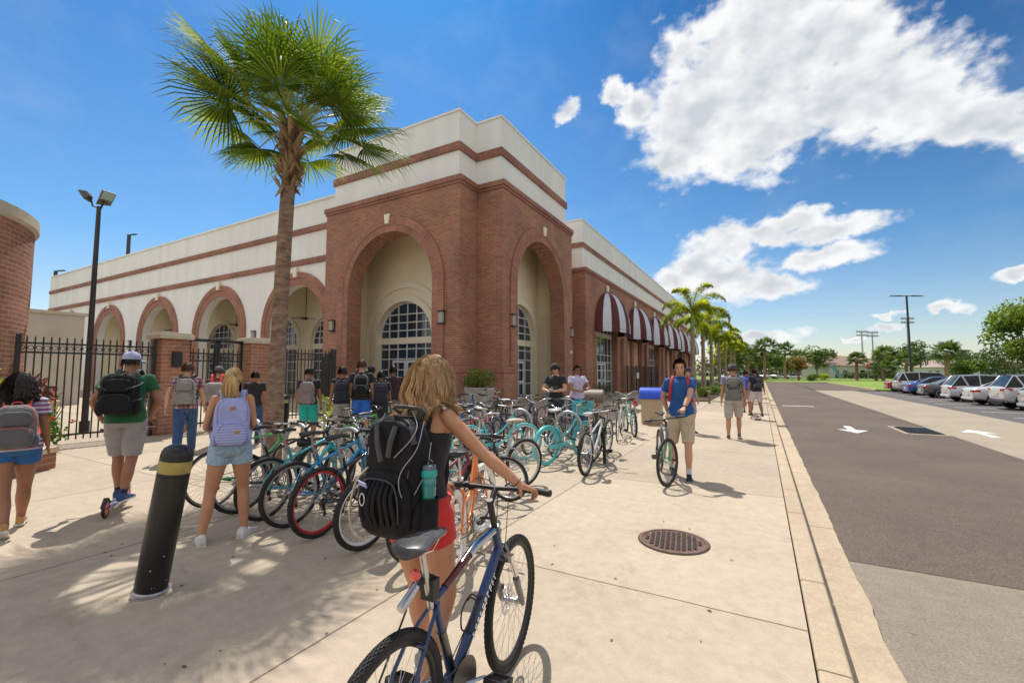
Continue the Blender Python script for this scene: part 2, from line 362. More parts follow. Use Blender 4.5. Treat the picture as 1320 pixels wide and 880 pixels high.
    fin = N.new('ShaderNodeMix'); fin.data_type = 'RGBA'; L.new(aw.outputs[0], fin.inputs[0]); L.new(mx.outputs[2], fin.inputs[6]); L.new(far.outputs[2], fin.inputs[7])
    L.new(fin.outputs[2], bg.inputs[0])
SKY0 = (1.0,.90,.84,1); SKYM = (.42,.68,.82,1); SKY1 = (.04,.33,.63,1)
CLOUDS = [ # az, el, half width, half height, tilt
 (-7,28,6,5.5,0),(-4.5,31.5,6,6,0),(3,31,8,7,0),(9,28,7,5.5,0),(14,25,5.5,3.6,-15),(18.5,21.5,5,2.0,-20),(0,26,7,4.2,0),(2,35.5,7,4,0),(-8.5,25,3.2,2.4,0),(8,32,6,4,-20),(24,19,4,1.5,0),
 (-21.7,31.2,1.9,1.1,10),(-15.5,32.6,1.9,1.3,0),(-13.2,30.8,2,2,0),
 (-6,13,3.3,3.1,0),(-3,14.6,3.4,2.5,0),(-3.5,10.6,6,2.3,0),(4,16.3,4,1.2,6),(6.5,14.9,5,1.2,0),(0.5,15.4,3,1.3,0),(6,12.1,5,1.1,4),(1,9.6,3.4,1.4,0),(-8.5,11,2.4,1.6,0),(-12,7.5,4,1.5,0),
 (15.3,6.0,1.5,.45,0),(19.8,8.2,1.6,.4,0),(11,5.6,1.4,.28,0),(11.2,4.7,1.4,.35,0),(8.6,3.6,1.0,.35,0),(-2,4.0,6,.9,0)]
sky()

# ------------------------------------------------------------------ ground
CONC = ground_mat('pavement_concrete', (.52,.435,.33), (.425,.355,.27), (.30,.245,.18), grain=110, gs=.16, joints=(-2.36,2.8,3.4,3.35), big=.5)
KERB = ground_mat('kerb_concrete', (.55,.45,.32), (.44,.35,.25), (.36,.27,.17), grain=80, gs=.2, joints=(50,100,3.0,3.1), big=.9)
ASPH = ground_mat('asphalt_brown', (.19,.145,.115), (.12,.094,.078), (.065,.053,.047), grain=55, gs=.6, cracks=False, big=.3)
ASPL = ground_mat('asphalt_pale', (.32,.27,.21), (.23,.195,.155), (.15,.125,.105), grain=60, gs=.4, cracks=True, big=.5)
LOT = ground_mat('asphalt_lot', (.15,.14,.135), (.12,.11,.11), (.045,.045,.045), grain=60, gs=.3, big=.3)
STRIPM = ground_mat('drain_concrete', (.42,.35,.26), (.32,.27,.21), (.2,.17,.13), grain=60, gs=.2, cracks=True, big=.4)
GRASSM = ground_mat('lawn', (.26,.36,.05), (.18,.26,.04), (.19,.20,.06), grain=25, gs=.3, big=.15)
FARG = ground_mat('far_ground', (.12,.14,.06), (.09,.11,.05), (.16,.14,.08), grain=10, gs=.2, big=.05)
ZR = -.13
def sheet(name, x0, x1, y0, y1, z, m): return struct(name, MB().add([(x0,y0,z),(x1,y0,z),(x1,y1,z),(x0,y1,z)], [(0,1,2,3)]), m)
struct('ground', MB().add([(-1500,-300,-.20),(1500,-300,-.20),(1500,2600,-.20),(-1500,2600,-.20)], [(0,1,2,3)]), FARG)
struct('sidewalk', MB().box(-64,.20,-8,90,-.18,0), CONC)
def edge_strip(name, xa, xb, y0, y1, z0, z1, m, wob=0, step=.12):
    """long strip whose outer edge is slightly ragged"""
    mb = MB(); ys = []; y = y0
    while y < y1: ys.append(y); y += step if y < 16 else 2
    ys.append(y1); vs = []; fs = []
    for i, y in enumerate(ys):
        w = wob*(noise.noise(V((xb, y*1.7, 0)))+.5*noise.noise(V((xb, y*6, 3))))
        vs += [(xa,y,z0),(xa,y,z1),(xb+w,y,z1),(xb+w,y,z0)]
        if i: a = 4*i; fs += [(a-3,a-2,a+2,a+1),(a-2,a-1,a+3,a+2),(a-4,a-3,a+1,a)]
    return struct(name, mb.add(vs, fs), m)
mbk = MB(); y = -8
while y < 88:   # kerb stones: real step, joint every 3.05 m
    mbk.box(.212, .372, y+.004, y+3.046, -.2, .003); y += 3.05
k = struct('kerb', mbk, KERB); bv = k.modifiers.new('b', 'BEVEL'); bv.width = .018; bv.segments = 3
edge_strip('gutter', .372, .645, -8, 88, -.2, ZR+.012, KERB, .02)
edge_strip('road', .60, 4.6, 5.2, 88, -.2, ZR, ASPH)
edge_strip('road_near', .60, 14, -8, 5.215, -.2, ZR-.004, ASPL)
edge_strip('road_near_brown', 4.5, 14, 5.15, 9.5, -.21, ZR-.002, ASPH)
edge_strip('drain_strip', 4.5, 7.7, 9.4, 52, -.2, ZR+.004, STRIPM, .05)
edge_strip('road_far', 4.5, 9.5, 52, 88, -.2, ZR, ASPH)
struct('parking_lot', MB().box(7.72, 70, 9.4, 53, -.22, ZR), LOT)
PAINT = mat('road_paint', (.34,.30,.27), rough=.8, var=.1, vs=26, hue=(.74,.72,.68)); PAINT.node_tree.nodes['Color Ramp'].color_ramp.elements[0].position = .40; PAINT.node_tree.nodes['Color Ramp'].color_ramp.elements[1].position = .47
mk = MB(); z = ZR+.006
for yy in [12.5+2.95*i for i in range(14)]: mk.box(8.4, 13.6, yy-.05, yy+.05, z-.004, z)
mk.box(.9, 2.3, 27.2, 27.45, z-.004, z)
struct('parking_lines', mk, PAINT)
def arrow(cx, cy, sgn, nm):
    q = [(-.06,-.95),(.06,-.95),(.06,.1),(.24,.1),(0,.95),(-.24,.1),(-.06,.1)]
    vs = [(cx+a*1.6, cy+b*sgn, z+.002) for a, b in q]
    return struct(nm, MB().add(vs, [(0,1,2,5+1),(3,4,5)] if False else [tuple(range(7))]), PAINT)
arrow(2.35, 16.9, -1, 'painted_road_arrow'); arrow(5.4, 17.6, 1, 'painted_lane_arrow')
# patch around the storm drain + grate
struct('drain_patch', MB().box(3.5, 4.6, 16.45, 18.6, ZR-.01, ZR+.008), STRIPM)
dg = thing('storm_drain', 'dark rectangular storm drain grate set in the road between the two white arrows', 'drain', (4.02,17.5,ZR)); dg.scale = (.8,.8,1)
mb = MB(); mb.box(-.5,.5,-1.05,1.05,.004,.012); mb.build('grate_plate', mat('cast_iron_dark', (.04,.034,.03), rough=1, spec=0), dg)
mb = MB()
for i in range(16): mb.box(-.46,.46,-1.0+i*.13,-.95+i*.13,.012,.03)
mb.build('grate_bars', BLACKM, dg)
# manhole cover
mh = thing('manhole_cover', 'round rusty brown manhole cover with raised square studs in the pavement', 'manhole cover', (-.78,4.52,.0), R(8))
IRON = mat('rusty_iron', (.13,.085,.065), rough=.7, metal=.35, var=.3, vs=9, bump=.4, bs=40, hue=(.15,.09,.07))
MB().lathe([(.37,.001),(.37,.012),(.335,.014),(.33,.007),(0.001,.007)], 48).build('cover_plate', IRON, mh, 30)
MB().lathe([(.385,.0005),(.385,.006),(.372,.006),(.372,.0005)], 48).build('frame_ring', mat('dark_iron', (.07,.05,.042), rough=.6, metal=.4), mh, 30); mh.scale = (.84,.84,1)
mb = MB()
for i in range(-5, 6):
    for j in range(-8, 9):
        x, y = i*.056+(.0), j*.042
        if math.hypot(x, y) < .29: mb.cbox((x,y,.012), (.036,.024,.014))
mb.build('studs', mat('dark_iron', (.07,.05,.042), rough=.6, metal=.4), mh, bevel=.003)
# lawns
struct('lawn', MB().box(-2.4, 60, 88.5, 108, -.3, -.04), GRASSM)
struct('lawn_island', MB().box(9.7, 60, 54.5, 88.7, -.3, -.035), GRASSM)
struct('lawn_kerb', MB().box(9.5, 9.7, 54.3, 88.5, -.3, 0).box(.9, 9.49, 88.35, 88.5, -.3, .0), KERB)
struct('far_road', MB().box(-80, 120, 108.2, 118, -.3, -.1), LOT)
struct('far_lawn', MB().box(-100, 200, 118.2, 240, -.3, -.03), GRASSM)
struct('planting_bed', MB().box(-5.6, -2.55, 26.5, 86, -.05, .05), mat('mulch', (.10,.065,.04), rough=.95, var=.5, vs=30, bump=1, bs=50))
# fallen leaf crumbs on the pavement
LEAFB = mat('dry_leaf', (.10,.055,.03), rough=.8, var=.4)
mb = MB()
for i in range(70):
    x = rnd.uniform(-6,-.1); y = rnd.uniform(1.2,6); a = rnd.uniform(0,6.3); l = rnd.uniform(.008,.022)
    mb.add([(-l,0,.004),(0,-l*.4,.007),(l,0,.005),(0,l*.4,.009)], [(0,1,2,3)], T(x,y,0) @ Rz(a))
tag(mb.build('leaf_litter', LEAFB), 'tiny dry leaf crumbs scattered over the pale pavement', 'leaves', kind='stuff')

# ------------------------------------------------------------------ building
bld = thing('campus_building', 'large red brick and white stucco building with tall arched corner porch and striped awnings', 'building', (-10,17,0))
BO = V((-10,17,0))
def bb(mb, name, m, parent=bld, smooth=None, **k):
    base = BO if parent is bld else PB[parent.name]
    mb.v = [p-base for p in mb.v]; o = mb.build(name, m, parent, smooth, **k)
    PB[o.name] = base; return o
PB = {}
def arch_loop(c, r, spring, z0=0, n=28, closed=False):
    """outline of an arched opening from floor to floor, left to right in u"""
    p = [(c-r, z0), (c-r, spring)]+[(c-r*math.cos(pi*i/n), spring+r*math.sin(pi*i/n)) for i in range(1, n)]+[(c+r, spring), (c+r, z0)]
    return p
def wall(u0, u1, z1, opens, holes, axis, plane, t, z0=0):
    """axis 'x': wall in plane Y=plane facing -Y, u=X.  axis 'y': wall in plane X=plane facing +X, u=Y"""
    out = [(u0,z0)]
    for o in opens: out += arch_loop(*o, z0=z0)
    out += [(u1,z0),(u1,z1),(u0,z1)]
    lp = [out]+[h for h in holes]
    if axis == 'x': return MB().prism(lp, (0,plane,0), (1,0,0), (0,0,1), (0,-1,0), t)
    return MB().prism(lp, (plane,0,0), (0,1,0), (0,0,1), (1,0,0), t)
def ring(c, r0, r1, spring, z0, axis, plane, t, n=40):
    """brick surround: half annulus and its two legs, with UV running along the band"""
    path = [(-1,0,z0),(-1,0,spring)]
    inner = [(c-r0,z0),(c-r0,spring)]+[(c-r0*math.cos(pi*i/n), spring+r0*math.sin(pi*i/n)) for i in range(1,n)]+[(c+r0,spring),(c+r0,z0)]
    outer = [(c-r1,z0),(c-r1,spring)]+[(c-r1*math.cos(pi*i/n), spring+r1*math.sin(pi*i/n)) for i in range(1,n)]+[(c+r1,spring),(c+r1,z0)]
    mb = MB(); vs = []; uv = []; fs = []; s = 0
    for i in range(len(inner)):
        if i: s += math.dist(inner[i], inner[i-1])*(r0+r1)/2/r0 if 1 < i < len(inner)-1 else math.dist(inner[i], inner[i-1])
        for (u, zz), w in ((inner[i],0),(outer[i],r1-r0)):
            for d in (0, t):
                vs.append((u, plane-d, zz) if axis == 'x' else (plane+d, u, zz)); uv.append((s+.001, w+.32*(d > 0)*0))
        if i:
            a = 4*i; b = a-4
            fs += [(b+1,b+3,a+3,a+1),(b,b+1,a+1,a),(b+2,a+2,a+3,b+3)]
    mb.add(vs, fs, None, uv); mb.fixn = True; return mb
def plan(mb, poly, z0, z1):
    n = len(poly); vs = [(x,y,z0) for x, y in poly]+[(x,y,z1) for x, y in poly]
    mb.prism([poly], (0,0,z1), (1,0,0), (0,1,0), (0,0,1), z1-z0); return mb
# --- tower
bb(wall(-20.3,-11.4,10.05,[(-15.7,2.8,5.68)],[],'x',15.6,.9), 'tower_wall', BR)
bb(wall(17.0,25.4,10.05,[(21.2,2.93,5.6)],[],'y',-10,.9), 'tower_wall', BR)
bb(MB().box(-12.0,-11.4,16.502,17.6,0,10.05), 'corner_pier', BR); bb(MB().box(-11.398,-10.902,17.0,17.6,0,10.05), 'corner_pier', BR); bb(MB().box(-20.3,-20.1,16.502,25.4,0,10.05), 'tower_side_wall', BR)
for ax, c, r, sp, pl in (('x',-15.7,2.8,5.68,15.6),('y',21.2,2.93,5.6,-10)):
    bb(ring(c, r-.001, r+.34, sp, 0, ax, pl, .05), 'arch_surround', BRU)
    bb(ring(c, r+.34, r+.68, sp, 1.9, ax, pl, .10), 'arch_surround', BRU)
    mb = MB(); z = sp+r+.42; w = .13
    q = [(-w*.8,z-.05),(w*.8,z-.05),(w*1.4,z+.42),(-w*1.4,z+.42)]
    vs = [((c+u,pl-d,zz) if ax == 'x' else (pl+d,c+u,zz)) for d in (.1,.17) for u, zz in q]
    mb.add(vs, [(4,5,6,7),(0,1,5,4),(1,2,6,5),(2,3,7,6),(3,0,4,7)]); mb.fixn = True
    bb(mb, 'keystone', CREAMT)
P0 = lambda o: [(-20.3-o,15.6-o),(-11.4+o,15.6-o),(-11.4+o,17.0-o),(-10+o,17.0-o),(-10+o,25.4+o),(-20.3-o,25.4+o)]
mb = MB(); plan(mb, P0(.05), 10.052, 10.18); plan(mb, P0(.11), 10.182, 10.42); bb(mb, 'brick_cornice', SOL)
mb = MB(); plan(mb, P0(-.28), 10.422, 11.76); plan(mb, P0(-.28), 12.142, 13.62); bb(mb, 'parapet', WHITE)
bb(plan(MB(), P0(-.19), 11.762, 12.14), 'brick_band', SOL)
bb(plan(MB(), P0(-.22), 13.622, 13.72), 'coping', WHITE)
# pier plinth
pp = lambda o: [(-12.45-o,15.6-o),(-11.4+o,15.6-o),(-11.4+o,17-o),(-10+o,17-o),(-10+o,17.85+o),(-10.5,17.85+o),(-10.5,17.4),(-11.9,17.4),(-11.9,16.1),(-12.45-o,16.1)]
bb(plan(MB(), pp(.10), 0, 1.58), 'plinth', BR); bb(plan(MB(), pp(.14), 1.582, 1.86), 'plinth_cap', SOL)
# --- porch interior
def awin(ax, pl, c, r, spring, depth, door=True, niche=None, cols=8):
    """arched window with mullions; ax/pl as for wall; returns nothing"""
    pt = (lambda u, d, z: (u, pl+d, z)) if ax == 'x' else (lambda u, d, z: (pl-d, u, z))
    lp = arch_loop(c, r, spring); mb = MB()
    mb.add([pt(u, depth, zz) for u, zz in lp], [tuple(range(len(lp)))]); mb.fixn = True
    w = bb(MB().add([pt(c-r,depth+.02,0),pt(c-r,depth+.02,.1),pt(c-r+.01,depth+.02,.1)], [(0,1,2)]), 'window', WFRAME)
    bb(mb, 'pane', GLASS, w)
    f = MB()
    def bar(u0, u1, z0, z1, th=.05):
        a = pt(u0, depth-th, z0); b = pt(u1, depth-.004, z1)
        f.box(min(a[0],b[0]), max(a[0],b[0]), min(a[1],b[1]), max(a[1],b[1]), z0, z1)
    hw = .03
    for i in range(1, cols):
        u = c-r+2*r*i/cols; top = spring+math.sqrt(max(0, r*r-(u-c)**2)); bar(u-hw, u+hw, .05, top-.02, .05)
    for zz in (.05, .95, 1.75, 2.35, 2.9):
        bar(c-r, c+r, zz-hw, zz+hw, .055)
    for k in (.42,.85,1.3):
        h = r*k/1.95*1.0; ww = math.sqrt(max(0.01, r*r-h*h)); bar(c-ww+.03, c+ww-.03, spring+h-hw, spring+h+hw, .055)
    n = 28
    for rr0, rr1 in ((r-.07, r),):
        pr = []
        for i in range(n+1):
            a = pi*i/n; pr.append([pt(c-q*math.cos(a), depth-d, spring+q*math.sin(a)) for q, d in ((rr0,.004),(rr0,.07),(rr1,.07),(rr1,.004))])
        f.loft(pr, False)
    bar(c-r, c-r+.08, 0, spring, .07); bar(c+r-.08, c+r, 0, spring, .07); f.fixn = True
    bb(f, 'frame', WFRAME, w)
    g = MB()
    a = pt(c-r, depth-.12, spring-.32); b = pt(c+r, depth-.0, spring+.03)
    g.box(min(a[0],b[0]), max(a[0],b[0]), min(a[1],b[1]), max(a[1],b[1]), spring-.32, spring+.03); bb(g, 'lintel', CREAMT, w)
    if door:
        for k in (-1, 1):
            d = MB(); u0, u1 = sorted((c+k*.03, c+k*1.0))
            for (p0, p1, z0, z1) in ((u0,u0+.12,.02,2.28),(u1-.12,u1,.02,2.28),(u0+.12,u1-.12,2.14,2.28),(u0+.12,u1-.12,.02,.3),(u0+.12,u1-.12,1.0,1.12)):
                a = pt(p0, depth-.1, z0); b = pt(p1, depth-.055, z1); d.box(min(a[0],b[0]), max(a[0],b[0]), min(a[1],b[1]), max(a[1],b[1]), z0, z1)
            dd = bb(d, 'door', WFRAME)
            h = MB(); a = pt(c+k*.14, depth-.16, 1.0); h.tube([(a[0],a[1],.95),(a[0],a[1],1.25)], .015); bb(h, 'handle', BLACKM, dd)
    if niche:
        rs = MB(); n = 32
        for (q0, q1, dd) in niche:
            pr = [[pt(c-q0,e,0),pt(c-q1,e,0)] for e in (0,)]
            sec = []
            for (u, zz, uu, z2) in [(c-q0,0,c-q1,0),(c-q0,spring,c-q1,spring)]+[(c-q0*math.cos(pi*i/n), spring+q0*math.sin(pi*i/n), c-q1*math.cos(pi*i/n), spring+q1*math.sin(pi*i/n)) for i in range(1,n)]+[(c+q0,spring,c+q1,spring),(c+q0,0,c+q1,0)]:
                sec.append([pt(u,0,zz),pt(u,-dd,zz),pt(uu,-dd,z2),pt(uu,0,z2)])
            rs.loft(sec, True)
        rs.fixn = True; bb(rs, 'niche_moulding', CREAMT)
bb(wall(-20.1,-12.2,9.3,[(-17.0,2.0,3.5)],[],'x',18.2,.35), 'porch_wall', CREAM)
bb(wall(18.2,25.1,9.3,[(22.55,2.05,3.5)],[],'y',-12.2,.35), 'porch_wall', CREAM)
awin('x', 18.2, -17.0, 1.999, 3.5, .28, True, [(2.0,2.35,.12),(2.75,3.05,.10)], cols=6)
awin('y', -12.2, 22.55, 2.049, 3.5, .28, True, [(2.05,2.4,.12)], cols=5)
mb = MB(); plan(mb, [(-20.098,16.5),(-12.0,16.5),(-12.0,17.6),(-10.902,17.6),(-10.902,25.1),(-20.098,25.1)], 9.3, 9.5); mb.box(-12.2,-10.902,25.1,25.396,0,9.29); mb.box(-20.098,-19.9,16.51,18.19,0,9.29); bb(mb, 'porch_ceiling', CREAM)
mb = MB()
for x, y in ((-17,17.3),(-14,17.3),(-11.5,20),(-11.5,23)): mb.lathe([(.001,9.29),(.12,9.29),(.12,9.26),(.001,9.26)], 16, None, (x,y))
bb(mb, 'downlight', WFRAME)
# --- left wing (white, arcade)
LA = [(-23.55,2.5,4.2),(-31.8,2.5,4.2),(-40.4,2.5,4.2),(-49.2,2.5,4.2),(-58,2.5,4.2)]
bb(wall(-64,-20.302,11.42,LA[::-1],[],'x',16.2,.5), 'arcade_wall', WHITE)
for c, r, sp in LA:
    bb(ring(c, r-.001, r+.42, sp, 0, 'x', 16.2, .06), 'arch_surround', BRU); bb(ring(c, r+.42, r+.76, sp, 0, 'x', 16.2, .11), 'arch_surround', BRU)
    z = sp+r+.5; mb = MB().box(c-.16,c+.16,16.0,16.2,z-.05,z+.5); bb(mb, 'keystone', CREAMT)
for z0, z1 in ((7.83,8.15),(9.68,9.99)): bb(MB().box(-64.1,-20.302,16.08,16.2,z0,z1), 'brick_band', SOL)
bb(MB().box(-64.1,-20.302,16.1,17.0,11.422,11.52), 'coping', WHITE)
bb(MB().box(-64,-20.302,16.71,19.3,7.3,7.5), 'arcade_ceiling', CREAM)
LW = [(-24.4,1.95,3.5),(-29.7,1.95,3.5),(-37.4,1.95,3.5),(-43.4,1.95,3.5),(-50.5,1.95,3.5)]
bb(wall(-64,-20.3,7.3,LW[::-1],[],'x',19.3,.3), 'arcade_back_wall', CREAM)
for c, r, sp in LW: awin('x', 19.3, c, r-.001, sp, .22, False, [(r,r+.3,.08)], cols=6)
bb(MB().box(-64,-20.3,19.7,60,0,11.4).box(-64.3,-64.0,16.2,60,0,11.4), 'wing_block', WHITE)
def fan(x, y, z):
    f = bb(MB().tube([(x,y,7.3),(x,y,z)], .025), 'ceiling_fan', BLACKM)
    bb(MB().lathe([(.02,z+.1),(.12,z+.06),(.13,z-.04),(.05,z-.1)], 14, None, (x,y)), 'motor', BLACKM, f, 40)
    mb = MB()
    for i in range(5): mb.box(.15,.75,-.07,.07,-.005,.005, T(x,y,z) @ Rz(i*2*pi/5+.3) @ Rx(.2))
    bb(mb, 'blades', mat('fan_blade', (.10,.06,.04), rough=.5), f)
for x in (-24.9,-32.6,-41.2): fan(x, 17.8, 5.0)
# wall lamps
def wlamp(ax, pl, u, z):
    pt = (lambda uu, d, zz: (uu, pl-d, zz)) if ax == 'x' else (lambda uu, d, zz: (pl+d, uu, zz))
    def bx(mb, u0, u1, d0, d1, z0, z1):
        a = pt(u0,d0,z0); b = pt(u1,d1,z1); mb.box(min(a[0],b[0]),max(a[0],b[0]),min(a[1],b[1]),max(a[1],b[1]),z0,z1); return mb
    o = bb(bx(bx(bx(MB(),u-.13,u+.13,.002,.05,z-.28,z+.28),u-.17,u+.17,.05,.2,z+.24,z+.3),u-.17,u+.17,.05,.2,z-.3,z-.24), 'wall_lamp', BLACKM)
    bb(bx(MB(),u-.12,u+.12,.05,.17,z-.24,z+.24), 'lamp_glass', mat('frosted_lamp_glass', (.35,.34,.30), rough=.3), o)
for u in (-19.55,-12.3): wlamp('x', 15.6, u, 4.05)
for u in (17.75,25.0): wlamp('y', -10, u, 4.0)
for u in (-27.6,-36.0,-44.8): wlamp('x', 16.2, u, 3.9)
# number plate and fire-alarm boxes
bb(MB().box(-9.998,-9.97,25.02,25.3,2.75,2.92), 'number_plate', WFRAME)
for x, y in ((-19.4,18.19),(-19.15,18.19),(-12.195,20.1)): bb(MB().box(x-.06,x+.06,y-.05,y,2.2,2.35), 'alarm_box', mat('dark_red', (.25,.03,.02), rough=.4))
# --- right wing
RA = [31.5+8.25*i for i in range(6)]
bb(wall(27.1,80,8.15,[(c,2.62,4.5) for c in RA],[],'y',-9.75,.8), 'wing_wall', BR)
mb = MB(); mb.box(-11.3,-10.552,27.1,27.9,0,8.15); mb.box(-16,-11.3,25.402,27.9,0,8.15); bb(mb, 'wing_end_wall', BR)
P1 = lambda o: [(-16,27.1-o),(-9.75+o,27.1-o),(-9.75+o,80+o),(-16,80+o)]
mb = MB(); plan(mb, P1(.05), 8.152, 8.26); plan(mb, P1(.10), 8.262, 8.45); bb(mb, 'brick_cornice', SOL)
mb = MB(); plan(mb, P1(-.25), 8.452, 9.88); plan(mb, P1(-.25), 10.202, 11.7); bb(mb, 'parapet', WHITE)
bb(plan(MB(), P1(-.17), 9.882, 10.2), 'brick_band', SOL); bb(plan(MB(), P1(-.2), 11.702, 11.79), 'coping', WHITE)
bb(MB().box(-30,-16.002,27.2,80,0,11.2).box(-20,-11.6,28,80,0,.02), 'wing_block', WHITE)
MAR = mat('awning_maroon', (.10,.018,.018), rough=.8, var=.15, vs=3, bump=.2, bs=12); AWW = mat('awning_white', (.60,.63,.70), rough=.8, var=.08, vs=3, bump=.2, bs=12)
for i, c in enumerate(RA):
    bb(ring(c, 2.619, 2.95, 4.5, 0, 'y', -9.75, .06), 'arch_surround', BRU)
    bb(MB().box(-9.68,-9.55,c-.15,c+.15,7.5,7.95), 'keystone', CREAMT)
    # awning: quarter dome of seven gores
    H = 2.75; W2 = 2.85; Dp = 1.55; ng = 9; z0 = 4.62; sub = 4
    mb = MB()
    for g in range(ng):
        mb.cur = g % 2
        for k in range(sub):
            a0 = pi*(g*sub+k)/(ng*sub); a1 = pi*(g*sub+k+1)/(ng*sub)
            P = lambda a, b: (-9.69+Dp*math.sin(a)*math.cos(b)**.9, c-W2*math.cos(a)*math.cos(b), z0+H*math.sin(b)-.05*math.sin(pi*((a*ng/pi) % 1))*math.cos(b))
            for j in range(10):
                b0 = pi/2*j/10; b1 = pi/2*(j+1)/10
                mb.add([P(a0,b0),P(a1,b0),P(a1,b1),P(a0,b1)], [(0,1,2,3)])
            v = [P(a0,0),P(a1,0)]; mb.add([v[0],v[1],(v[1][0],v[1][1],z0-.24-.03*math.sin(k)),(v[0][0],v[0][1],z0-.24)], [(0,3,2,1)])
    a = bb(mb, 'awning', [MAR,AWW], smooth=35)
    mb = MB(); mb.tube([(-9.69+Dp*.99*math.sin(pi*q/16), c-W2*.99*math.cos(pi*q/16), z0-.02) for q in range(17)], .025, 6); bb(mb, 'awning_frame', BLACKM, a)
    if i == 0:
        awin('y', -10.0, c, 2.6, 4.5, .25, True, None, cols=6)
    elif i % 2:
        bb(MB().box(-10.3,-10.1,c-2.6,c+2.6,0,4.4), 'infill_panel', PEACH); bb(MB().box(-10.1,-9.9,c-.35,c+.35,0,4.4), 'pilaster', BR)
        bb(MB().box(-10.5,-10.3,c-2.6,c+2.6,4.4,7.1), 'dark_transom', GLASS)
    else:
        awin('y', -10.1, c, 2.6, 4.5, .25, False, None, cols=6)
    d = c+4.12
    bb(MB().box(-9.748,-9.5,d-.45,d+.45,0,4.1), 'pilaster', BR); bb(MB().box(-9.75,-9.44,d-.5,d+.5,4.1,4.35), 'pilaster_cap', SOL)
mb = MB()
for (x, y, z) in [(-11.7,15.9,13.7),(-20,15.9,13.7),(-11.2,17.3,13.7),(-10.3,25.1,13.7),(-16,15.9,13.7)]+[(x,16.3,11.5) for x in (-27,-34,-41,-48,-55,-62)]+[(-10,27.3+8*i,11.75) for i in range(7)]:
    mb.tube([(x,y,z),(x,y,z+.45)], .012, 5)
bb(mb, 'lightning_rods', ALLOY)
# ------------------------------------------------------------------ iron fence, gate, brick pillars
def pickets(a, b, h, sp=.125, post=2.4, z0=.08, r=.012, cross=True, m=BLACKM, parent=None, top=True, posts=True):
    a = V((a[0],a[1],0)); b = V((b[0],b[1],0)); d = b-a; L_ = d.length; ang = math.atan2(d.y, d.x); M = Rz(ang)
    mb = MB(); n = int(L_/sp)
    for i in range(1, n):
        x = L_*i/n; mb.box(x-r, x+r, -r, r, z0, h, M)
        if top: mb.add([(x-r,-r,h),(x+r,-r,h),(x+r,r,h),(x-r,r,h),(x,0,h+.05)], [(0,1,4),(1,2,4),(2,3,4),(3,0,4)], M)
    mb.build('pickets', m, parent)
    for z in (.2, h-.32, h-.12): MB().box(0, L_, -.02, .02, z-.02, z+.02, M).build('rail', m, parent)
    mb = MB()
    if cross:
        for i in range(n):
            x = L_*(i+.5)/n; mb.tube([(x+.045*math.cos(q*pi/4), 0, h-.22+.045*math.sin(q*pi/4)) for q in range(8)], .007, 4, closed=True, M=M, up=(0,1,0))
    if cross: mb.build('ring_row', m, parent)
    if posts:
        k = max(1, round(L_/post))
        for i in range(k+1):
            x = L_*i/k; p = MB().box(x-.04,x+.04,-.04,.04,0,h+.06,M).add([(x-.05,-.05,h+.06),(x+.05,-.05,h+.06),(x+.05,.05,h+.06),(x-.05,.05,h+.06),(x,0,h+.12)], [(0,1,4),(1,2,4),(2,3,4),(3,0,4)], M); p.build('post', m, parent)
def fence(a, b, h, label, **k):
    t = thing('iron_fence', label, 'fence', (a[0],a[1],0)); pickets((0,0), (b[0]-a[0],b[1]-a[1]), h, parent=t, **k); return t
fence((-13.78,3.05), (-13.62,5.42), 2.36, 'black iron picket fence with small rings left of the square brick pillar')
fence((-13.62,8.55), (-13.5,10.75), 2.36, 'black iron picket fence section between the brown palm trunk and the brick porch')
fence((-13.45,10.85), (-20.2,15.5), 2.36, 'black iron fence section running back to the brick porch corner')
fence((-9.25,35.2), (-9.25,47), 2.1, 'black iron fence and gate under the striped awnings', post=2.9, cross=False, sp=.19, r=.009)
tag(MB().box(-9.2,-9.18,38.0,38.8,1.1,1.6).build('notice_board', WFRAME), 'small white notice hung on the black gate under the awnings', 'notice')
gt = thing('iron_gate', 'tall black iron double gate between the two brick pillars', 'gate', (-13.65,6.2,0))
pickets((0,0), (.02,1.45), 2.25, parent=gt, posts=False, cross=True)
mb = MB()
for y in (.03, .7, .78, 1.42): mb.box(-.03,.05,y-.03,y+.03,.03,2.5)
mb.box(-.03,.05,0,1.45,2.46,2.54).box(-.03,.05,0,1.45,.95,1.25); mb.build('gate_frame', BLACKM, gt)
for n_, (x, y, lab) in enumerate(((-13.75,5.83,'square red brick pillar with stone cap left of the iron gate'),(-13.65,8.05,'square red brick pillar with stone cap right of the iron gate, half behind the palm trunk'))):
    t = thing('brick_pillar', lab, 'pillar', (x,y,0), 0, 'brick gate pillars')
    h = 2.62
    pb = MB().box(-.32,.32,-.32,.32,0,h-.14); pb.build('shaft', BR, t)
    MB().box(-.4,.4,-.4,.4,h-.14,h-.02).box(-.36,.36,-.36,.36,h-.02,h+.03).build('stone_cap', STONE, t, bevel=.015)
    if n_ == 0: MB().box(.322,.40,-.1,.12,1.75,2.15).build('intercom_box', BLACKM, t, bevel=.01)
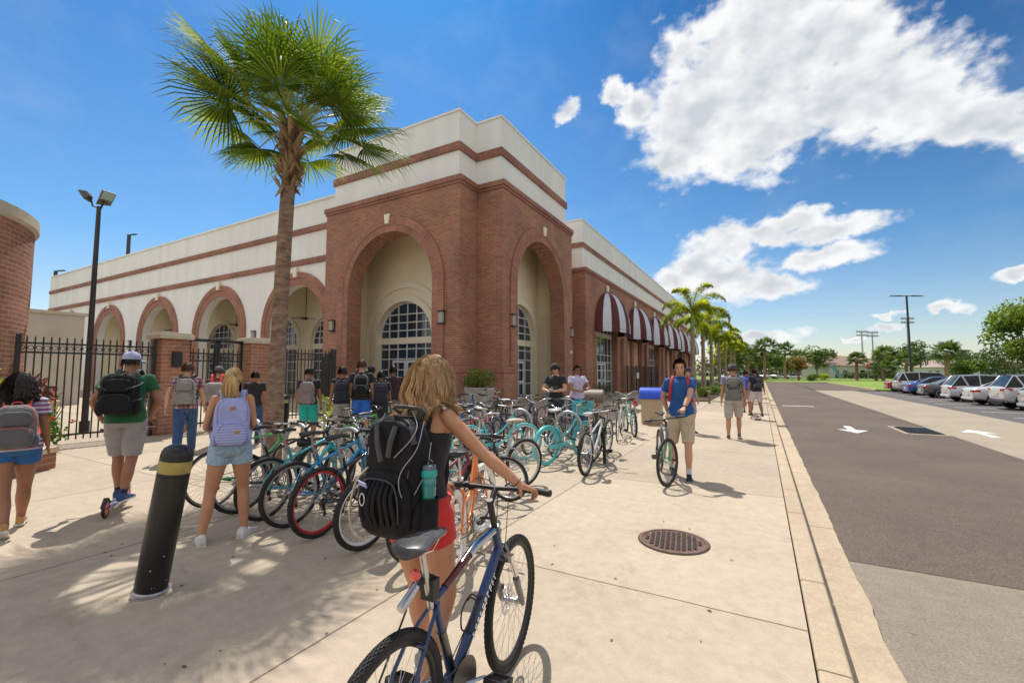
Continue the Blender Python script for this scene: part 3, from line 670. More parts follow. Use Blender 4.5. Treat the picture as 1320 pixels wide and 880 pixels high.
# low brick planter wall with concrete cap
pw = thing('low_brick_wall', 'low curved red brick planter wall with pale concrete cap behind the girl in blue shorts', 'wall', (-10,2.4,0))
cv = spline([(-9.3,-.6,0),(-9.55,1.0,0),(-9.95,1.95,0),(-10.55,2.75,0)], 8)
mb = MB(); cap_ = MB()
for (mm, w, z0, z1) in ((mb,.16,0,.27),(cap_,.20,.272,.36)):
    rr = []
    for i, p in enumerate(cv):
        d = (cv[min(i+1,len(cv)-1)]-cv[max(i-1,0)]).normalized(); n = V((-d.y,d.x,0)); q = p-V((10*-1,2.4,0)); q = p-V((-10,2.4,0))
        rr.append([q-n*w+V((0,0,z0)), q+n*w+V((0,0,z0)), q+n*w+V((0,0,z1)), q-n*w+V((0,0,z1))])
    mm.loft(rr)
mb.build('brick_courses', BR, pw); cap_.build('concrete_cap', mat('coping_concrete', (.58,.47,.30), rough=.9, var=.14, vs=5, bump=.2), pw)
# round brick building at far left
rb = thing('round_brick_building', 'round red brick building with pale stone cornice at the left edge', 'building', (-15.75,.15,0))
def cyl_uv(mb, r, z0, z1, n=64):
    vs = []; uv = []; fs = []
    for j in range(n+1):
        a = 2*pi*j/n
        for z in (z0, z1): vs.append((r*math.cos(a), r*math.sin(a), z)); uv.append((a*r+.001, z))
        if j: k = 2*j; fs.append((k-2,k,k+1,k-1))
    return mb.add(vs, fs, None, uv)
cyl_uv(MB(), 3.4, 0, 4.8).build('curved_wall', brick_mat('brick_round', uv=True), rb, 30)
MB().lathe([(3.4,4.8),(3.45,4.83),(3.47,4.86),(3.47,5.08),(3.4,5.1),(.1,5.1)], 64).build('stone_cornice', STONE, rb, 30)
# low pale utility building behind the fence
ub = thing('utility_building', 'low pale block building behind the black fence', 'building', (-30,4,0))
BLK_W = mat('pale_block', (.50,.46,.40), rough=.9, var=.08, vs=1)
MB().box(-30,0,-16,4.9,0,4.45).build('wall', BLK_W, ub); MB().box(-30.1,.1,-16.1,5.0,4.452,4.6).build('roof_trim', STONE, ub)
w_ = MB().box(.002,.05,.6,2.1,2.2,2.45).build('louvre', BLACKM, ub)
# courtyard planters with red plants, behind the fence
POTM = mat('beige_pot', (.52,.42,.30), rough=.8, var=.08)
def leafcloud(mb, c, r, n, size, asp=2.2, seed=0, flat=.0, shell=.35, droop=.3):
    g = random.Random(seed)
    for i in range(n):
        while True:
            p = V((g.uniform(-1,1), g.uniform(-1,1), g.uniform(-1,1)))
            if shell < p.length < 1: break
        q = V((c[0]+p.x*r[0], c[1]+p.y*r[1], c[2]+p.z*r[2]))
        nn = (p+V((g.uniform(-1,1),g.uniform(-1,1),g.uniform(-1,1)))*.9).normalized()
        t = nn.orthogonal().normalized(); t = Matrix.Rotation(g.uniform(0,6.28), 3, nn) @ t; t = (t-V((0,0,droop))).normalized(); b = nn.cross(t).normalized()
        s = size*g.uniform(.6,1.35)
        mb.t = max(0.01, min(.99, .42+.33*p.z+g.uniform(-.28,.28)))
        mb.add([q, q+t*s*.5+b*s*.5/asp+nn*s*.06, q+t*s, q+t*s*.5-b*s*.5/asp+nn*s*.06], [(0,1,2,3)])
    return mb
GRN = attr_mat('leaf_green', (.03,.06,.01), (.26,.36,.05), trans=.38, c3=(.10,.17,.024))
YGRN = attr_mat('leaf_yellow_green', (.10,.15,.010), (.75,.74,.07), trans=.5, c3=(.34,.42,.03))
DGRN = attr_mat('leaf_dark_green', (.02,.04,.01), (.16,.22,.05), trans=.3, c3=(.06,.10,.022))
REDL = attr_mat('leaf_red', (.06,.02,.012), (.26,.06,.03), trans=.3)
for i, (x, y, lab) in enumerate(((-17.6,4.05,'wide beige pot of red bromeliads behind the black fence'),(-19.6,3.2,'smaller beige pot of red bromeliads standing farther behind the fence'))):
    t = thing('potted_plant', lab, 'planter', (x,y,0))
    MB().lathe([(.4,0),(.62,.25),(.72,.75),(.74,.8),(.66,.8),(.6,.7),(.01,.7)], 24).build('pot', POTM, t, 40)
    leafcloud(MB(), (0,0,1.0), (.6,.6,.4), 260, .3, 4, seed=i, droop=-.5).build('leaves', REDL, t)
    leafcloud(MB(), (0,0,.85), (.55,.55,.25), 90, .28, 4, seed=i+50, droop=-.4).build('green_leaves', GRN, t)
def shrub(name, label, loc, r, n, size, m, seed=0, group=None, stems=6, flowers=None, cat='shrub', asp=2.0):
    t = thing(name, label, cat, loc, 0, group); g = random.Random(seed)
    mb = MB(); 
    for k in range(9):
        a = g.uniform(0,6.28); q = g.uniform(.15,.6)
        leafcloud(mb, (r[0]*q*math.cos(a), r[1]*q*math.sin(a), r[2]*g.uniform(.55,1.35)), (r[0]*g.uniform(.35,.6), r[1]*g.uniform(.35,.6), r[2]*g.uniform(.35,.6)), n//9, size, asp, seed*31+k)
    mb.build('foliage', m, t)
    mb = MB()
    for k in range(stems):
        a = g.uniform(0,6.28); mb.tube([(0,0,0),(r[0]*.3*math.cos(a),r[1]*.3*math.sin(a),r[2]*.7),(r[0]*.6*math.cos(a),r[1]*.6*math.sin(a),r[2]*1.5)], [.02,.014,.006], 5)
    mb.build('stems', mat('bark_thin', (.12,.085,.055), rough=.9), t)
    if flowers:
        for k in range(flowers):
            mb = MB()
            a = g.uniform(0,6.28); e = g.uniform(-.2,1.2); c = (r[0]*.95*math.cos(a)*math.cos(e), r[1]*.95*math.sin(a)*math.cos(e), r[2]*(1+.95*math.sin(e)))
            for j in range(6): mb.ell((c[0]+g.uniform(-.03,.03),c[1]+g.uniform(-.03,.03),c[2]+g.uniform(-.03,.03)), .018, 5, 4)
            mb.build('flower', mat('red_flower', (.62,.03,.02), rough=.6), t)
    return t
shrub('flowering_shrub', 'bright green shrub with small red flowers behind the low brick wall', (-11.9,1.7,0), (1.35,1.3,1.05), 2600, .12, YGRN, 3, flowers=7)
shrub('flowering_shrub', 'lower green shrub with red flowers beside the fence', (-12.7,3.1,0), (.8,.7,.6), 1000, .11, GRN, 4, flowers=3)
# planter pot with bush in the re-entrant corner of the porch
t = thing('potted_bush', 'square grey concrete planter with a bushy green plant against the brick porch pier', 'planter', (-9.75,14.75,0))
MB().loft([[(-.42*s,-.42*s,z),(.42*s,-.42*s,z),(.42*s,.42*s,z),(-.42*s,.42*s,z)] for s, z in ((.75,0),(1.05,.95),(1.05,1.02),(.9,1.02),(.85,.9))]).build('pot', mat('grey_pot', (.40,.36,.31), rough=.85), t, bevel=.01)
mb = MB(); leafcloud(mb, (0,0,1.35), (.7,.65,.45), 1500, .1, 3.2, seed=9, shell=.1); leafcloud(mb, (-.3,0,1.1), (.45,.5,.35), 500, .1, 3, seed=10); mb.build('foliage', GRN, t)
# cycad-like feather plants in front of the porch left pier
def feather(name, label, loc, n, L_, m, seed=0, cat='plant', tr=.06, th=.15, group=None, wid=.22):
    t = thing(name, label, cat, loc, 0, group); g = random.Random(seed); mb = MB()
    for k in range(n):
        a = 2*pi*k/n*2.4+g.uniform(-.2,.2); el = g.uniform(.25,1.35); l = L_*g.uniform(.75,1.05)
        pts = []; 
        for i in range(11):
            s = i/10; ang = el-s*s*1.15; 
            if i == 0: p = V((0,0,th))
            else: p = pts[-1]+V((math.cos(a)*math.cos(ang), math.sin(a)*math.cos(ang), math.sin(ang)))*l/10
            pts.append(p)
        mb.t = .35; mb.tube(pts, [.012*(1-.8*i/10) for i in range(11)], 4)
        for i in range(1, 30):
            s = i/30; q = s*10; b = int(q); p = pts[b].lerp(pts[min(b+1,10)], q-b); d = (pts[min(b+1,10)]-pts[b]).normalized() if b < 10 else d
            sd_ = d.cross(V((0,0,1))).normalized()
            for sg in (-1,1):
                w = wid*l*math.sin(pi*min(1,s*.9+.12)); v = (sd_*sg+d*.6+V((0,0,g.uniform(-.25,.2)))).normalized(); mb.t = g.uniform(.25,.85)
                mb.add([p, p+v*w*.5+d*.012, p+v*w-V((0,0,w*.15)), p+v*w*.5-d*.012], [(0,1,2,3)])
    mb.build('fronds', m, t); MB().tube([(0,0,0),(0,0,th+.05)], [tr*1.2,tr], 10).build('stem', mat('palm_trunk_bg', (.20,.15,.11), rough=.95, var=.25, bump=.6, bs=12), t, 60)
    return t
feather('cycad', 'bright green feathery cycad beside the black bollard by the porch', (-10.35,8.6,0), 26, 1.35, YGRN, 1)
feather('cycad', 'dark green feathery cycad against the left brick pier of the porch', (-11.3,9.9,0), 26, 1.5, DGRN, 2)
feather('cycad', 'green feathery plant just inside the arched porch doorway', (-10.9,12.6,0), 22, 1.5, GRN, 5)
feather('cycad', 'dark green spiky plant in front of the glazed doors right of the porch', (-8.6,26.6,0), 24, 1.5, DGRN, 6)

# ------------------------------------------------------------------ lamps
def lamp_heads(t, z, n):
    mb = MB()
    for k in range(n):
        a = [2.5, -2.3, .2][k]; mb.tube([(0,0,z),(.14*math.cos(a),.14*math.sin(a),z+.05),(.2*math.cos(a),.2*math.sin(a),z+.3)], .022, 6)
    mb.build('bracket', BLACKM, t, 60)
    for k in range(n):
        a = [2.5, -2.3, .2][k]; M = T(.24*math.cos(a), .24*math.sin(a), z+.36) @ Rz(a) @ Ry(.55) @ Matrix.Scale(.78,4)
        h = MB().loft([[(-.04,-.1,-.09),(-.04,.1,-.09),(-.04,.1,.09),(-.04,-.1,.09)],[(.1,-.2,-.16),(.1,.2,-.16),(.1,.2,.16),(.1,-.2,.16)],[(.16,-.21,-.17),(.16,.21,-.17),(.16,.21,.17),(.16,-.21,.17)]], M=M).build('floodlight', mat('lamp_housing', (.10,.09,.08), rough=.5), t, bevel=.01)
        MB().box(.162,.166,-.18,.18,-.14,.14,M).build('lens', mat('lamp_lens', (.35,.45,.40), rough=.15), h)
lt = thing('flood_lamp', 'tall dark post with three floodlights rising behind the black fence', 'lamp post', (-15.9,4.85,0))
MB().tube([(0,0,0),(0,0,.3)], .11, 16).build('base', BLACKM, lt, 40); MB().tube([(0,0,.28),(0,0,6.2)], [.075,.05], 16).build('pole', mat('bronze_pole', (.035,.032,.035), rough=.5), lt, 40); lamp_heads(lt, 6.15, 3)
def arm_lamp(label, loc, h, rz, r=.07, arms=1, L_=.9, name='street_lamp'):
    t = thing(name, label, 'lamp post', loc, rz)
    m = mat('bronze_pole', (0,0,0)); MB().tube([(0,0,0),(0,0,h)], [r*1.3,r], 10).build('pole', m, t, 40)
    for k in range(arms):
        M = Rz(pi*k); MB().box(r*.5, L_*.55, -.04, .04, h-.1, h, M).build('arm', m, t)
        MB().loft([[(L_*.45,-.17,h-.1),(L_*.45,.17,h-.1),(L_*.45,.12,h+.03),(L_*.45,-.12,h+.03)],[(L_*1.3,-.17,h-.1),(L_*1.3,.17,h-.1),(L_*1.3,.1,h-.02),(L_*1.3,-.1,h-.02)]], M=M).build('lamp_head', m, t)
    return t
arm_lamp('tall double-armed dark lamp post standing in the parking lot', (17.6,78,0), 12, R(29), .11, 2, 1.7)
arm_lamp('dark single-arm lamp post behind the white arcade roof', (-70.4,24.6,0), 19.3, R(10), .2, 1, 1.1)
arm_lamp('dark single-arm lamp post at the far left behind the pale block building', (-70,18,0), 13.2, R(10), .17, 1, 1.2)
def sport(label, loc, h):
    t = thing('stadium_light', label, 'stadium light', loc, R(29)); MB().tube([(0,0,0),(0,0,h)], [.4,.25], 8).build('mast', GALV, t, 40)
    mb = MB()
    for zz in (0,-1.6):
        mb.box(-2.6,2.6,-.1,.1,h+zz-.1,h+zz+.1)
        for k in range(5): mb.cbox((-2.2+1.1*k,-.3,h+zz+.3), (.7,.4,.7))
    mb.build('lamp_rack', GALV, t)
sport('distant stadium light mast just right of the two thin masts', (52,232,0), 23); sport('distant stadium light mast, leftmost of the far pair', (41,255,0), 20); sport('distant stadium light mast beside it', (46,262,0), 20)
sport('distant stadium light mast behind the sabal palm by the parked cars', (112,180,0), 29)

# ------------------------------------------------------------------ bollards
def bollard(label, loc, tilt, h, r, M0, scuffs=True):
    t = thing('bollard', label, 'bollard', loc); t.rotation_euler = tilt
    MB().lathe([(r,0.03),(r,h*.80)]+[(r,h*.80)], 32).build('tube', mat('bollard_black', (.008,.008,.009), rough=.33, var=.3, vs=5, bump=.04, bs=30), t, 40)
    MB().lathe([(r*1.012,h*.815),(r*1.012,h*.895)], 32).build('yellow_band', mat('band_yellow', (.36,.285,.075), rough=.55, var=.18, vs=14), t, 40)
    MB().lathe([(r,h*.79),(r,h*.925),(r*.97,h*.945),(r*.86,h*.97),(r*.6,h*.99),(.001,h)], 32).build('dome_cap', mat('bollard_black', (0,0,0)), t, 50)
    MB().lathe([(r*1.1,0),(r*1.1,.03),(r*1.0,.04)], 32).build('base_ring', GALV, t, 40)
    if scuffs:
        mb = MB(); g = random.Random(4)
        for k in range(9):
            a = g.uniform(-2.9,-.4); z = g.uniform(.05,.6)*h*.7; s = g.uniform(.0008,.0028)
            mb.box(-s,s,-s*g.uniform(.6,2),s,-s,s, Rz(a) @ T(0,0,z) @ T(r+.0005,0,0))
        mb.build('paint_chips', WFRAME, t)
    return t
bo = bollard('black steel bollard with a yellow band leaning in the left foreground', (-3.93,1.62,0), (0,0,0), 1.08, .102, None)
bo.rotation_euler = (V((.872,.489,0))*math.tan(R(8.5))+V((0,0,1))).to_track_quat('Z','Y').to_euler()
bollard('black bollard with yellow band standing upright just right of the palm trunk', (-9.9,6.55,0), (0,0,0), 1.08, .12, None, False)
lp = thing('marker_post', 'short thin brown post at the edge of the planting bed', 'post', (-2.35,24.9,0)); MB().box(-.05,.05,-.05,.05,0,.62).build('post', mat('wood_post', (.2,.15,.1), rough=.9), lp); MB().box(-.07,.07,-.07,.07,.62,.68).build('post_cap', GALV, lp)

# ------------------------------------------------------------------ palms and trees
def sabal(name, label, loc, h, lean, cr, nl, seg, seed, m, trunk_r=.2, detail=True, group=None, cat='palm tree', tm=None, blade=.035, grow=None):
    g = random.Random(seed); t = thing(name, label, cat, loc, 0, group)
    TM = tm or mat('palm_bark', (.25,.165,.115), rough=.95, var=.45, vs=7, bump=1, bs=22, stretch=(1,1,2.2), bd=.03)
    pts = [(lean[0]*s*s, lean[1]*s*s, h*s) for s in [i/24 for i in range(25)]]
    n = 20; rings = []
    for i, p in enumerate(pts):
        rr = trunk_r*(1.12-.22*i/24+(.18 if i == 0 else 0))
        rings.append([(p[0]+rr*(1+.05*noise.noise(V((j,i*.7,seed))))*math.cos(2*pi*j/n), p[1]+rr*(1+.05*noise.noise(V((j,i*.7,seed+9))))*math.sin(2*pi*j/n), p[2]) for j in range(n)])
    MB().loft(rings).build('trunk', TM, t, 80)
    top = V((lean[0],lean[1],h))
    if detail:  # old leaf boots
        mb = MB()
        for i in range(110):
            zz = h-g.uniform(.0,1.25); a = g.uniform(0,6.28); r0 = trunk_r*.9; l = g.uniform(.14,.34); w = g.uniform(.03,.06)
            s = zz/h; c = V((lean[0]*s*s, lean[1]*s*s, zz)); d = V((math.cos(a),math.sin(a),0)); e = V((-d.y,d.x,0)); up = g.uniform(.7,1.4) if g.random() < .8 else -1.2
            v = (d*g.uniform(.25,.6)+V((0,0,up))+e*g.uniform(-.35,.35)).normalized(); p = c+d*r0*.9
            mb.t = g.uniform(.05,.95)
            q = p+v*l+d*.05; mb.add([p-e*w,p+e*w,p+v*l*.6+e*w*.7,q+e*w*.25,q-e*w*.3,p+v*l*.6-e*w*.7, p+v*l*.5+d*.045], [(0,1,6),(1,2,6),(2,3,6),(3,4,6),(4,5,6),(5,0,6)])
        mb.build('leaf_boots', attr_mat('boot', (.10,.05,.025), (.42,.28,.16), trans=0, rough=.9), t)
    mb = MB(); st = MB()
    for k in range(nl):
        a = k*2.39996+g.uniform(-.25,.25); el = 1.35-1.75*(k/nl)**.8+g.uniform(-.15,.15) if not grow else grow(k, g)
        pl = cr*g.uniform(.40,.60); fl = cr*g.uniform(.44,.56)
        d = V((math.cos(a)*math.cos(el), math.sin(a)*math.cos(el), math.sin(el)))
        b0 = top+V((d.x*.08,d.y*.08,-.1)); mid = b0+d*pl*.55; tip = mid+(d-V((0,0,.35+.1*g.random()))).normalized()*pl*.45
        st.tube([b0, mid, tip], [.022,.015,.011], 5)
        fd = (tip-mid).normalized(); side = fd.cross(V((0,0,1))); side = side.normalized() if side.length > .05 else V((1,0,0)); nn = side.cross(fd).normalized()
        tw = Matrix.Rotation(g.uniform(-.5,.5), 3, fd); side = tw @ side; nn = tw @ nn
        tone0 = g.uniform(.2,.75)
        for j in range(seg):
            u = (j/(seg-1)-.5)*2; th = u*2.05
            v = (fd*math.cos(th)+side*math.sin(th)+nn*(.35-.55*abs(u))).normalized(); l = fl*(1-.32*abs(u)**1.5)*g.uniform(.88,1.08)
            w = blade*g.uniform(.8,1.15); e = v.cross(nn).normalized()
            p0 = tip; p1 = tip+v*l*.35; p2 = tip+v*l*.7-V((0,0,l*.05)); droop = g.uniform(.08,.34); p3 = tip+v*l*(1-droop*.25)-V((0,0,l*droop)); hn = nn*w*.45
            mb.t = min(.98, max(.02, tone0+g.uniform(-.22,.22)))
            mb.add([p0, p1-e*w*.5, p1+hn, p1+e*w*.5, p2-e*w*.42, p2+hn*.7, p2+e*w*.42, p3], [(0,2,1),(0,3,2),(1,2,5,4),(2,3,6,5),(4,5,7),(5,6,7)])
    mb.build('leaves', m, t); st.build('leaf_stalks', mat('stalk', (.28,.30,.07), rough=.5), t)
    return t
PALMG = attr_mat('palm_leaf', (.03,.065,.010), (.45,.52,.07), rough=.55, trans=.42, spec=.3, c3=(.14,.22,.024))
sabal('sabal_palm', 'tall sabal palm with ragged trunk and full fan crown in front of the brick porch', (-6.88,4.42,0), 5.85, (.05,.10), 1.98, 40, 40, 11, PALMG, .115, grow=lambda k, g: 1.42-1.5*(k/40)**.9+g.uniform(-.18,.18), blade=.03)
PALMB = attr_mat('palm_leaf_far', (.05,.09,.018), (.34,.42,.09), rough=.5, trans=.3, c3=(.08,.13,.025))
FT = mat('far_palm_bark', (.30,.19,.13), rough=.95, var=.25)
def foxtail(label, loc, h, seed, L_=2.7, nf=11):
    g = random.Random(seed); t = thing('foxtail_palm', label, 'palm tree', loc, 0, 'palms along the building')
    MB().tube([(0,0,0),(0,0,h*.3),(.02,0,h*.6),(.03,.02,h)], [.19,.16,.14,.11], 14).build('trunk', mat('grey_palm_bark', (.26,.21,.17), rough=.9, var=.2, vs=3, bump=.4, bs=10), t, 80)
    MB().tube([(.03,.02,h),(.03,.02,h+.5),(.03,.02,h+.95)], [.115,.11,.05], 12).build('crownshaft', mat('crownshaft', (.18,.26,.06), rough=.5), t, 80)
    mb = MB()
    for k in range(nf):
        a = 2*pi*k/nf+g.uniform(-.2,.2); el = g.uniform(.35,1.35) if k % 3 else g.uniform(-.1,.6); l = L_*g.uniform(.85,1.05); pts = [V((.03,.02,h+.85))]
        for i in range(14):
            s = i/13; ang = el-s*1.9*s-.25*s; pts.append(pts[-1]+V((math.cos(a)*math.cos(ang), math.sin(a)*math.cos(ang), math.sin(ang)))*l/14)
        mb.t = .4; mb.tube(pts, [.03*(1-.85*i/14) for i in range(15)], 4)
        for i in range(8, 100):
            s = i/100; q = s*14; b = int(q); p = pts[b].lerp(pts[b+1], q-b); d = (pts[b+1]-pts[b]).normalized(); o = d.orthogonal().normalized()
            for j in range(4):
                ph = g.uniform(0,6.28); v = (Matrix.Rotation(ph,3,d) @ o+d*.55).normalized(); w = .42*math.sin(pi*min(1,s*.85+.13))*g.uniform(.7,1.1)
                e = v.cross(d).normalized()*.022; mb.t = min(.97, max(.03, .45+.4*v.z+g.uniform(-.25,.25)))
                mb.add([p, p+v*w*.5+e-V((0,0,w*.03)), p+v*w-V((0,0,w*.25)), p+v*w*.5-e-V((0,0,w*.03))], [(0,1,2,3)])
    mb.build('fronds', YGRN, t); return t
for i, (x, y, h, lab) in enumerate(((-3.6,29,4.4,'nearest and tallest-looking feathery palm beside the awnings'),(-3.5,33.6,4.1,'second feathery palm with slightly leaning grey trunk'),(-3.5,39.5,4.2,'third feathery palm in the row behind the boy with the bicycle'),(-3.4,46,4.0,'fourth feathery palm in the row along the pavement'),(-3.3,53,4.2,'fifth feathery palm in the row, partly hidden'),(-3.2,61,4.1,'sixth feathery palm far down the pavement'),(-3.2,70,4.3,'last feathery palm of the row before the lawn'))):
    foxtail(lab, (x,y,0), h, 20+i, 2.5 if i else 2.75)
HEDGE = [(-4.6,28.5,.9,1.5),(-4.8,31,1.0,1.4),(-3.2,30.4,.7,.8),(-2.95,34,.75,.7),(-4.7,34.5,1,1.3),(-3.0,38,.8,.7),(-4.6,39,1,1.3),(-3.1,43,.8,.8),(-4.4,45,1,1.2),(-3.1,50,.9,.9),(-4.2,56,1,1.2),(-3.1,64,.9,1)]
for i, (x, y, r, h) in enumerate(HEDGE):
    tall = h > 1.1
    shrub('hedge_bush' if tall else 'low_bush', ('clipped dark green hedge bush against the building, ' if tall else 'low bright green bush beside the pavement, ')+('beneath the nearest palm','behind the nearest palm','at the foot of the nearest palm trunk','at the foot of the second palm','level with the second palm','near the third palm','level with the third palm','short of the fourth palm','level with the fourth palm','beyond the fourth palm','beyond the fifth palm','near the sixth palm')[i], (x,y,0), (r,r*1.3,h*.5), 900, .13, DGRN if tall else GRN, 60+i, 'bushes in the planting bed', 3)
# far trees
LTG = attr_mat('leaf_light_green', (.05,.09,.012), (.42,.50,.07), trans=.42, c3=(.17,.25,.03))
def tree(name, label, loc, h, r, n, size, m, seed, trunk=.2, th=.35, group=None, blobs=12, asp=1.6, gaps=.5, tmat=None):
    g = random.Random(seed); t = thing(name, label, 'tree', loc, 0, group); mb = MB(); br = MB(); cs = []
    for k in range(blobs):
        a = g.uniform(0,6.28); q = r*g.uniform(.1,.72); zc = h*th+(h*(1-th))*g.uniform(.25,.85); rr = r*g.uniform(.28,.48)
        if k == 0: q = 0; zc = h*.8
        c = V((q*math.cos(a), q*math.sin(a), zc)); cs.append(c)
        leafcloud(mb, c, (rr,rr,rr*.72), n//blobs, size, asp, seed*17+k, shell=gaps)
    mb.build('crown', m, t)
    br.tube([(0,0,-.1),(trunk*.2,0,h*th*.6),(0,0,h*th)], [trunk,trunk*.75,trunk*.6], 10)
    for c in cs: br.tube([V((0,0,h*th*.8)), V((c.x*.4,c.y*.4,h*th+(c.z-h*th)*.5)), c], [trunk*.45,trunk*.25,trunk*.08], 6)
    br.build('trunk', tmat or mat('bark_grey', (.20,.15,.11), rough=.95, var=.3, bump=.5, bs=10), t, 60)
    return t
for i, (x, y, h, r, lab) in enumerate(((19.0,52,7.4,3.6,'leafy bright green tree at the left of the parking lot pair'),(23.4,52,8.0,4.0,'larger bright green tree at the right edge over the parked cars'),(27.5,50,7.2,3.4,'bright green tree at the far right edge'))):
    tree('parking_tree', lab, (x,y,0), h, r, 6000, .26, LTG, 80+i, .16, .28, 'leafy trees in the parking lot', 15)
# ------------------------------------------------------------------ bicycles
PAINTS = {}
def paint(name, c, metal=.25): return mat('bike_'+name, c, rough=.3, metal=metal, var=.06, vs=3, coat=.5)
BCOL = dict(blue=(.02,.30,.62), teal=(.03,.42,.46), turq=(.10,.55,.60), navy=(.018,.045,.13), black=(.012,.012,.014), red=(.5,.015,.02), white=(.7,.7,.7), silver=(.4,.41,.43), orange=(.75,.20,.03), green=(.05,.42,.09), mint=(.35,.62,.48), grey=(.16,.17,.18), maroon=(.15,.02,.03), royal=(.02,.10,.45), pink=(.6,.12,.3), cream=(.6,.55,.42), brown=(.14,.07,.04))
MESH = {}
def cached(key, fn):
    if key not in MESH: MESH[key] = fn()
    return MESH[key]
def mk_mesh(mb, mats, smooth=None):
    o = mb.build('tmp', mats, None, smooth); me = o.data; bpy.data.objects.remove(o); return me
WR = .338
TYRES = {'black': RUBBER, 'white': mat('tyre_white', (.72,.70,.65), rough=.7), 'turq': mat('tyre_turquoise', (.12,.52,.56), rough=.7), 'cream': mat('tyre_cream', (.55,.50,.38), rough=.7)}
RIMS = {'black': BLK, 'alloy': ALLOY, 'red': paint('rim_red', (.55,.01,.015)), 'white': mat('rim_white', (.7,.7,.7), rough=.4), 'turq': paint('rim_turq', (.12,.52,.56))}
def wheel(parent, loc, tyre, rim, tw=.021, rz=0, disc=False, hi=False, cassette=False, gloss=None):
    n = 72 if hi else 40; k = 12 if hi else 7
    def ty():
        mb = MB(); Rm = WR-tw
        if not hi:
            mb.tube([(Rm*math.cos(2*pi*i/n),0,Rm*math.sin(2*pi*i/n)) for i in range(n)], tw, k, closed=True, up=(0,1,0))
        else:
            mb.tube([(Rm*math.cos(2*pi*i/n),0,Rm*math.sin(2*pi*i/n)) for i in range(n)], tw, k, closed=True, up=(0,1,0))
            for i in range(150):   # tread blocks
                a = 2*pi*i/150
                for j in (-3,-2,-1,0,1,2,3):
                    b = j*.26+(.0 if i % 2 else .0); off = (i+j) % 2*.5*2*pi/150
                    M = Ry(-(a+off)) @ T(Rm,0,0) @ Rz(b) @ T(tw,0,0)
                    mb.box(-.001,.0026,-.0024,.0024,-.0045,.0045,M)
        return mk_mesh(mb, [TYRES[tyre]], 60)
    def ri():
        mb = MB(); r0 = WR-2*tw; hw = .0115
        sec = [(r0+.006,-hw),(r0+.006,hw),(r0-.012,hw*.9),(r0-.018,0),(r0-.012,-hw*.9)]
        mb.loft([[(r*math.cos(2*pi*i/n), y, r*math.sin(2*pi*i/n)) for r, y in sec] for i in range(n)], closed=True)
        return mk_mesh(mb, [RIMS[rim]], 50)
    def sp():
        mb = MB(); ns = 32; r0 = WR-2*tw-.012
        for i in range(ns):
            a = 2*pi*i/ns; sd_ = 1 if i % 2 else -1; b = a+(.75 if (i//2) % 2 else -.75)
            mb.tube([(.024*math.cos(b), sd_*.026, .024*math.sin(b)), (r0*math.cos(a),0,r0*math.sin(a))], .0011 if hi else .0015, 3, cap=False)
        for i in range(1 if not hi else 2):
            a = .9+i*pi; mb.cbox((0,0,0),(.0,.0,.0))
        return mk_mesh(mb, [ALLOY])
    def hu():
        mb = MB(); M = Rx(pi/2)
        mb.lathe([(.008,-.06),(.008,-.05),(.014,-.045),(.014,-.036),(.026,-.033),(.026,-.028),(.014,-.02),(.013,.02),(.026,.028),(.026,.033),(.014,.036),(.014,.045),(.008,.05),(.008,.06)], 16, M)
        return mk_mesh(mb, [ALLOY], 40)
    key = (tyre,rim,tw,hi)
    w = link('wheel', cached(('hub',hi), hu), parent); w.location = loc; w.rotation_euler = (0,0,rz)
    for nm, kk, fn in (('tyre',('t',tyre,tw,hi),ty),('rim',('r',rim,tw,hi),ri),('spokes',('s',tw,hi),sp)):
        link(nm, cached(kk, fn), w)
    if disc:
        mb = MB(); M = Rx(pi/2)
        for r0, r1 in ((.060,.080),):
            mb.loft([[(r*math.cos(2*pi*i/36), y+.032, r*math.sin(2*pi*i/36)) for r, y in ((r0,-.001),(r0,.001),(r1,.001),(r1,-.001))] for i in range(36)], closed=True)
        for i in range(8): a = 2*pi*i/8; mb.tube([(.014*math.cos(a),.032,.014*math.sin(a)),(.062*math.cos(a+.6),.032,.062*math.sin(a+.6))], .0035, 4)
        mb.build('brake_disc', CHROME, w, 50)
    if cassette:
        mb = MB()
        for i in range(6): mb.lathe([(.022,-.056+i*.004),(.045-.004*i+.012*0,-.056+i*.004),(.045-.004*i,-.0545+i*.004),(.022,-.0545+i*.004)], 24, Rx(pi/2) @ T(0,0,0))
        mb.v = [V((p.x,-abs(p.y),p.z)) for p in mb.v]
        mb.build('cassette', mat('dark_steel', (.10,.10,.10), rough=.35, metal=.9), w, 40)
    return w
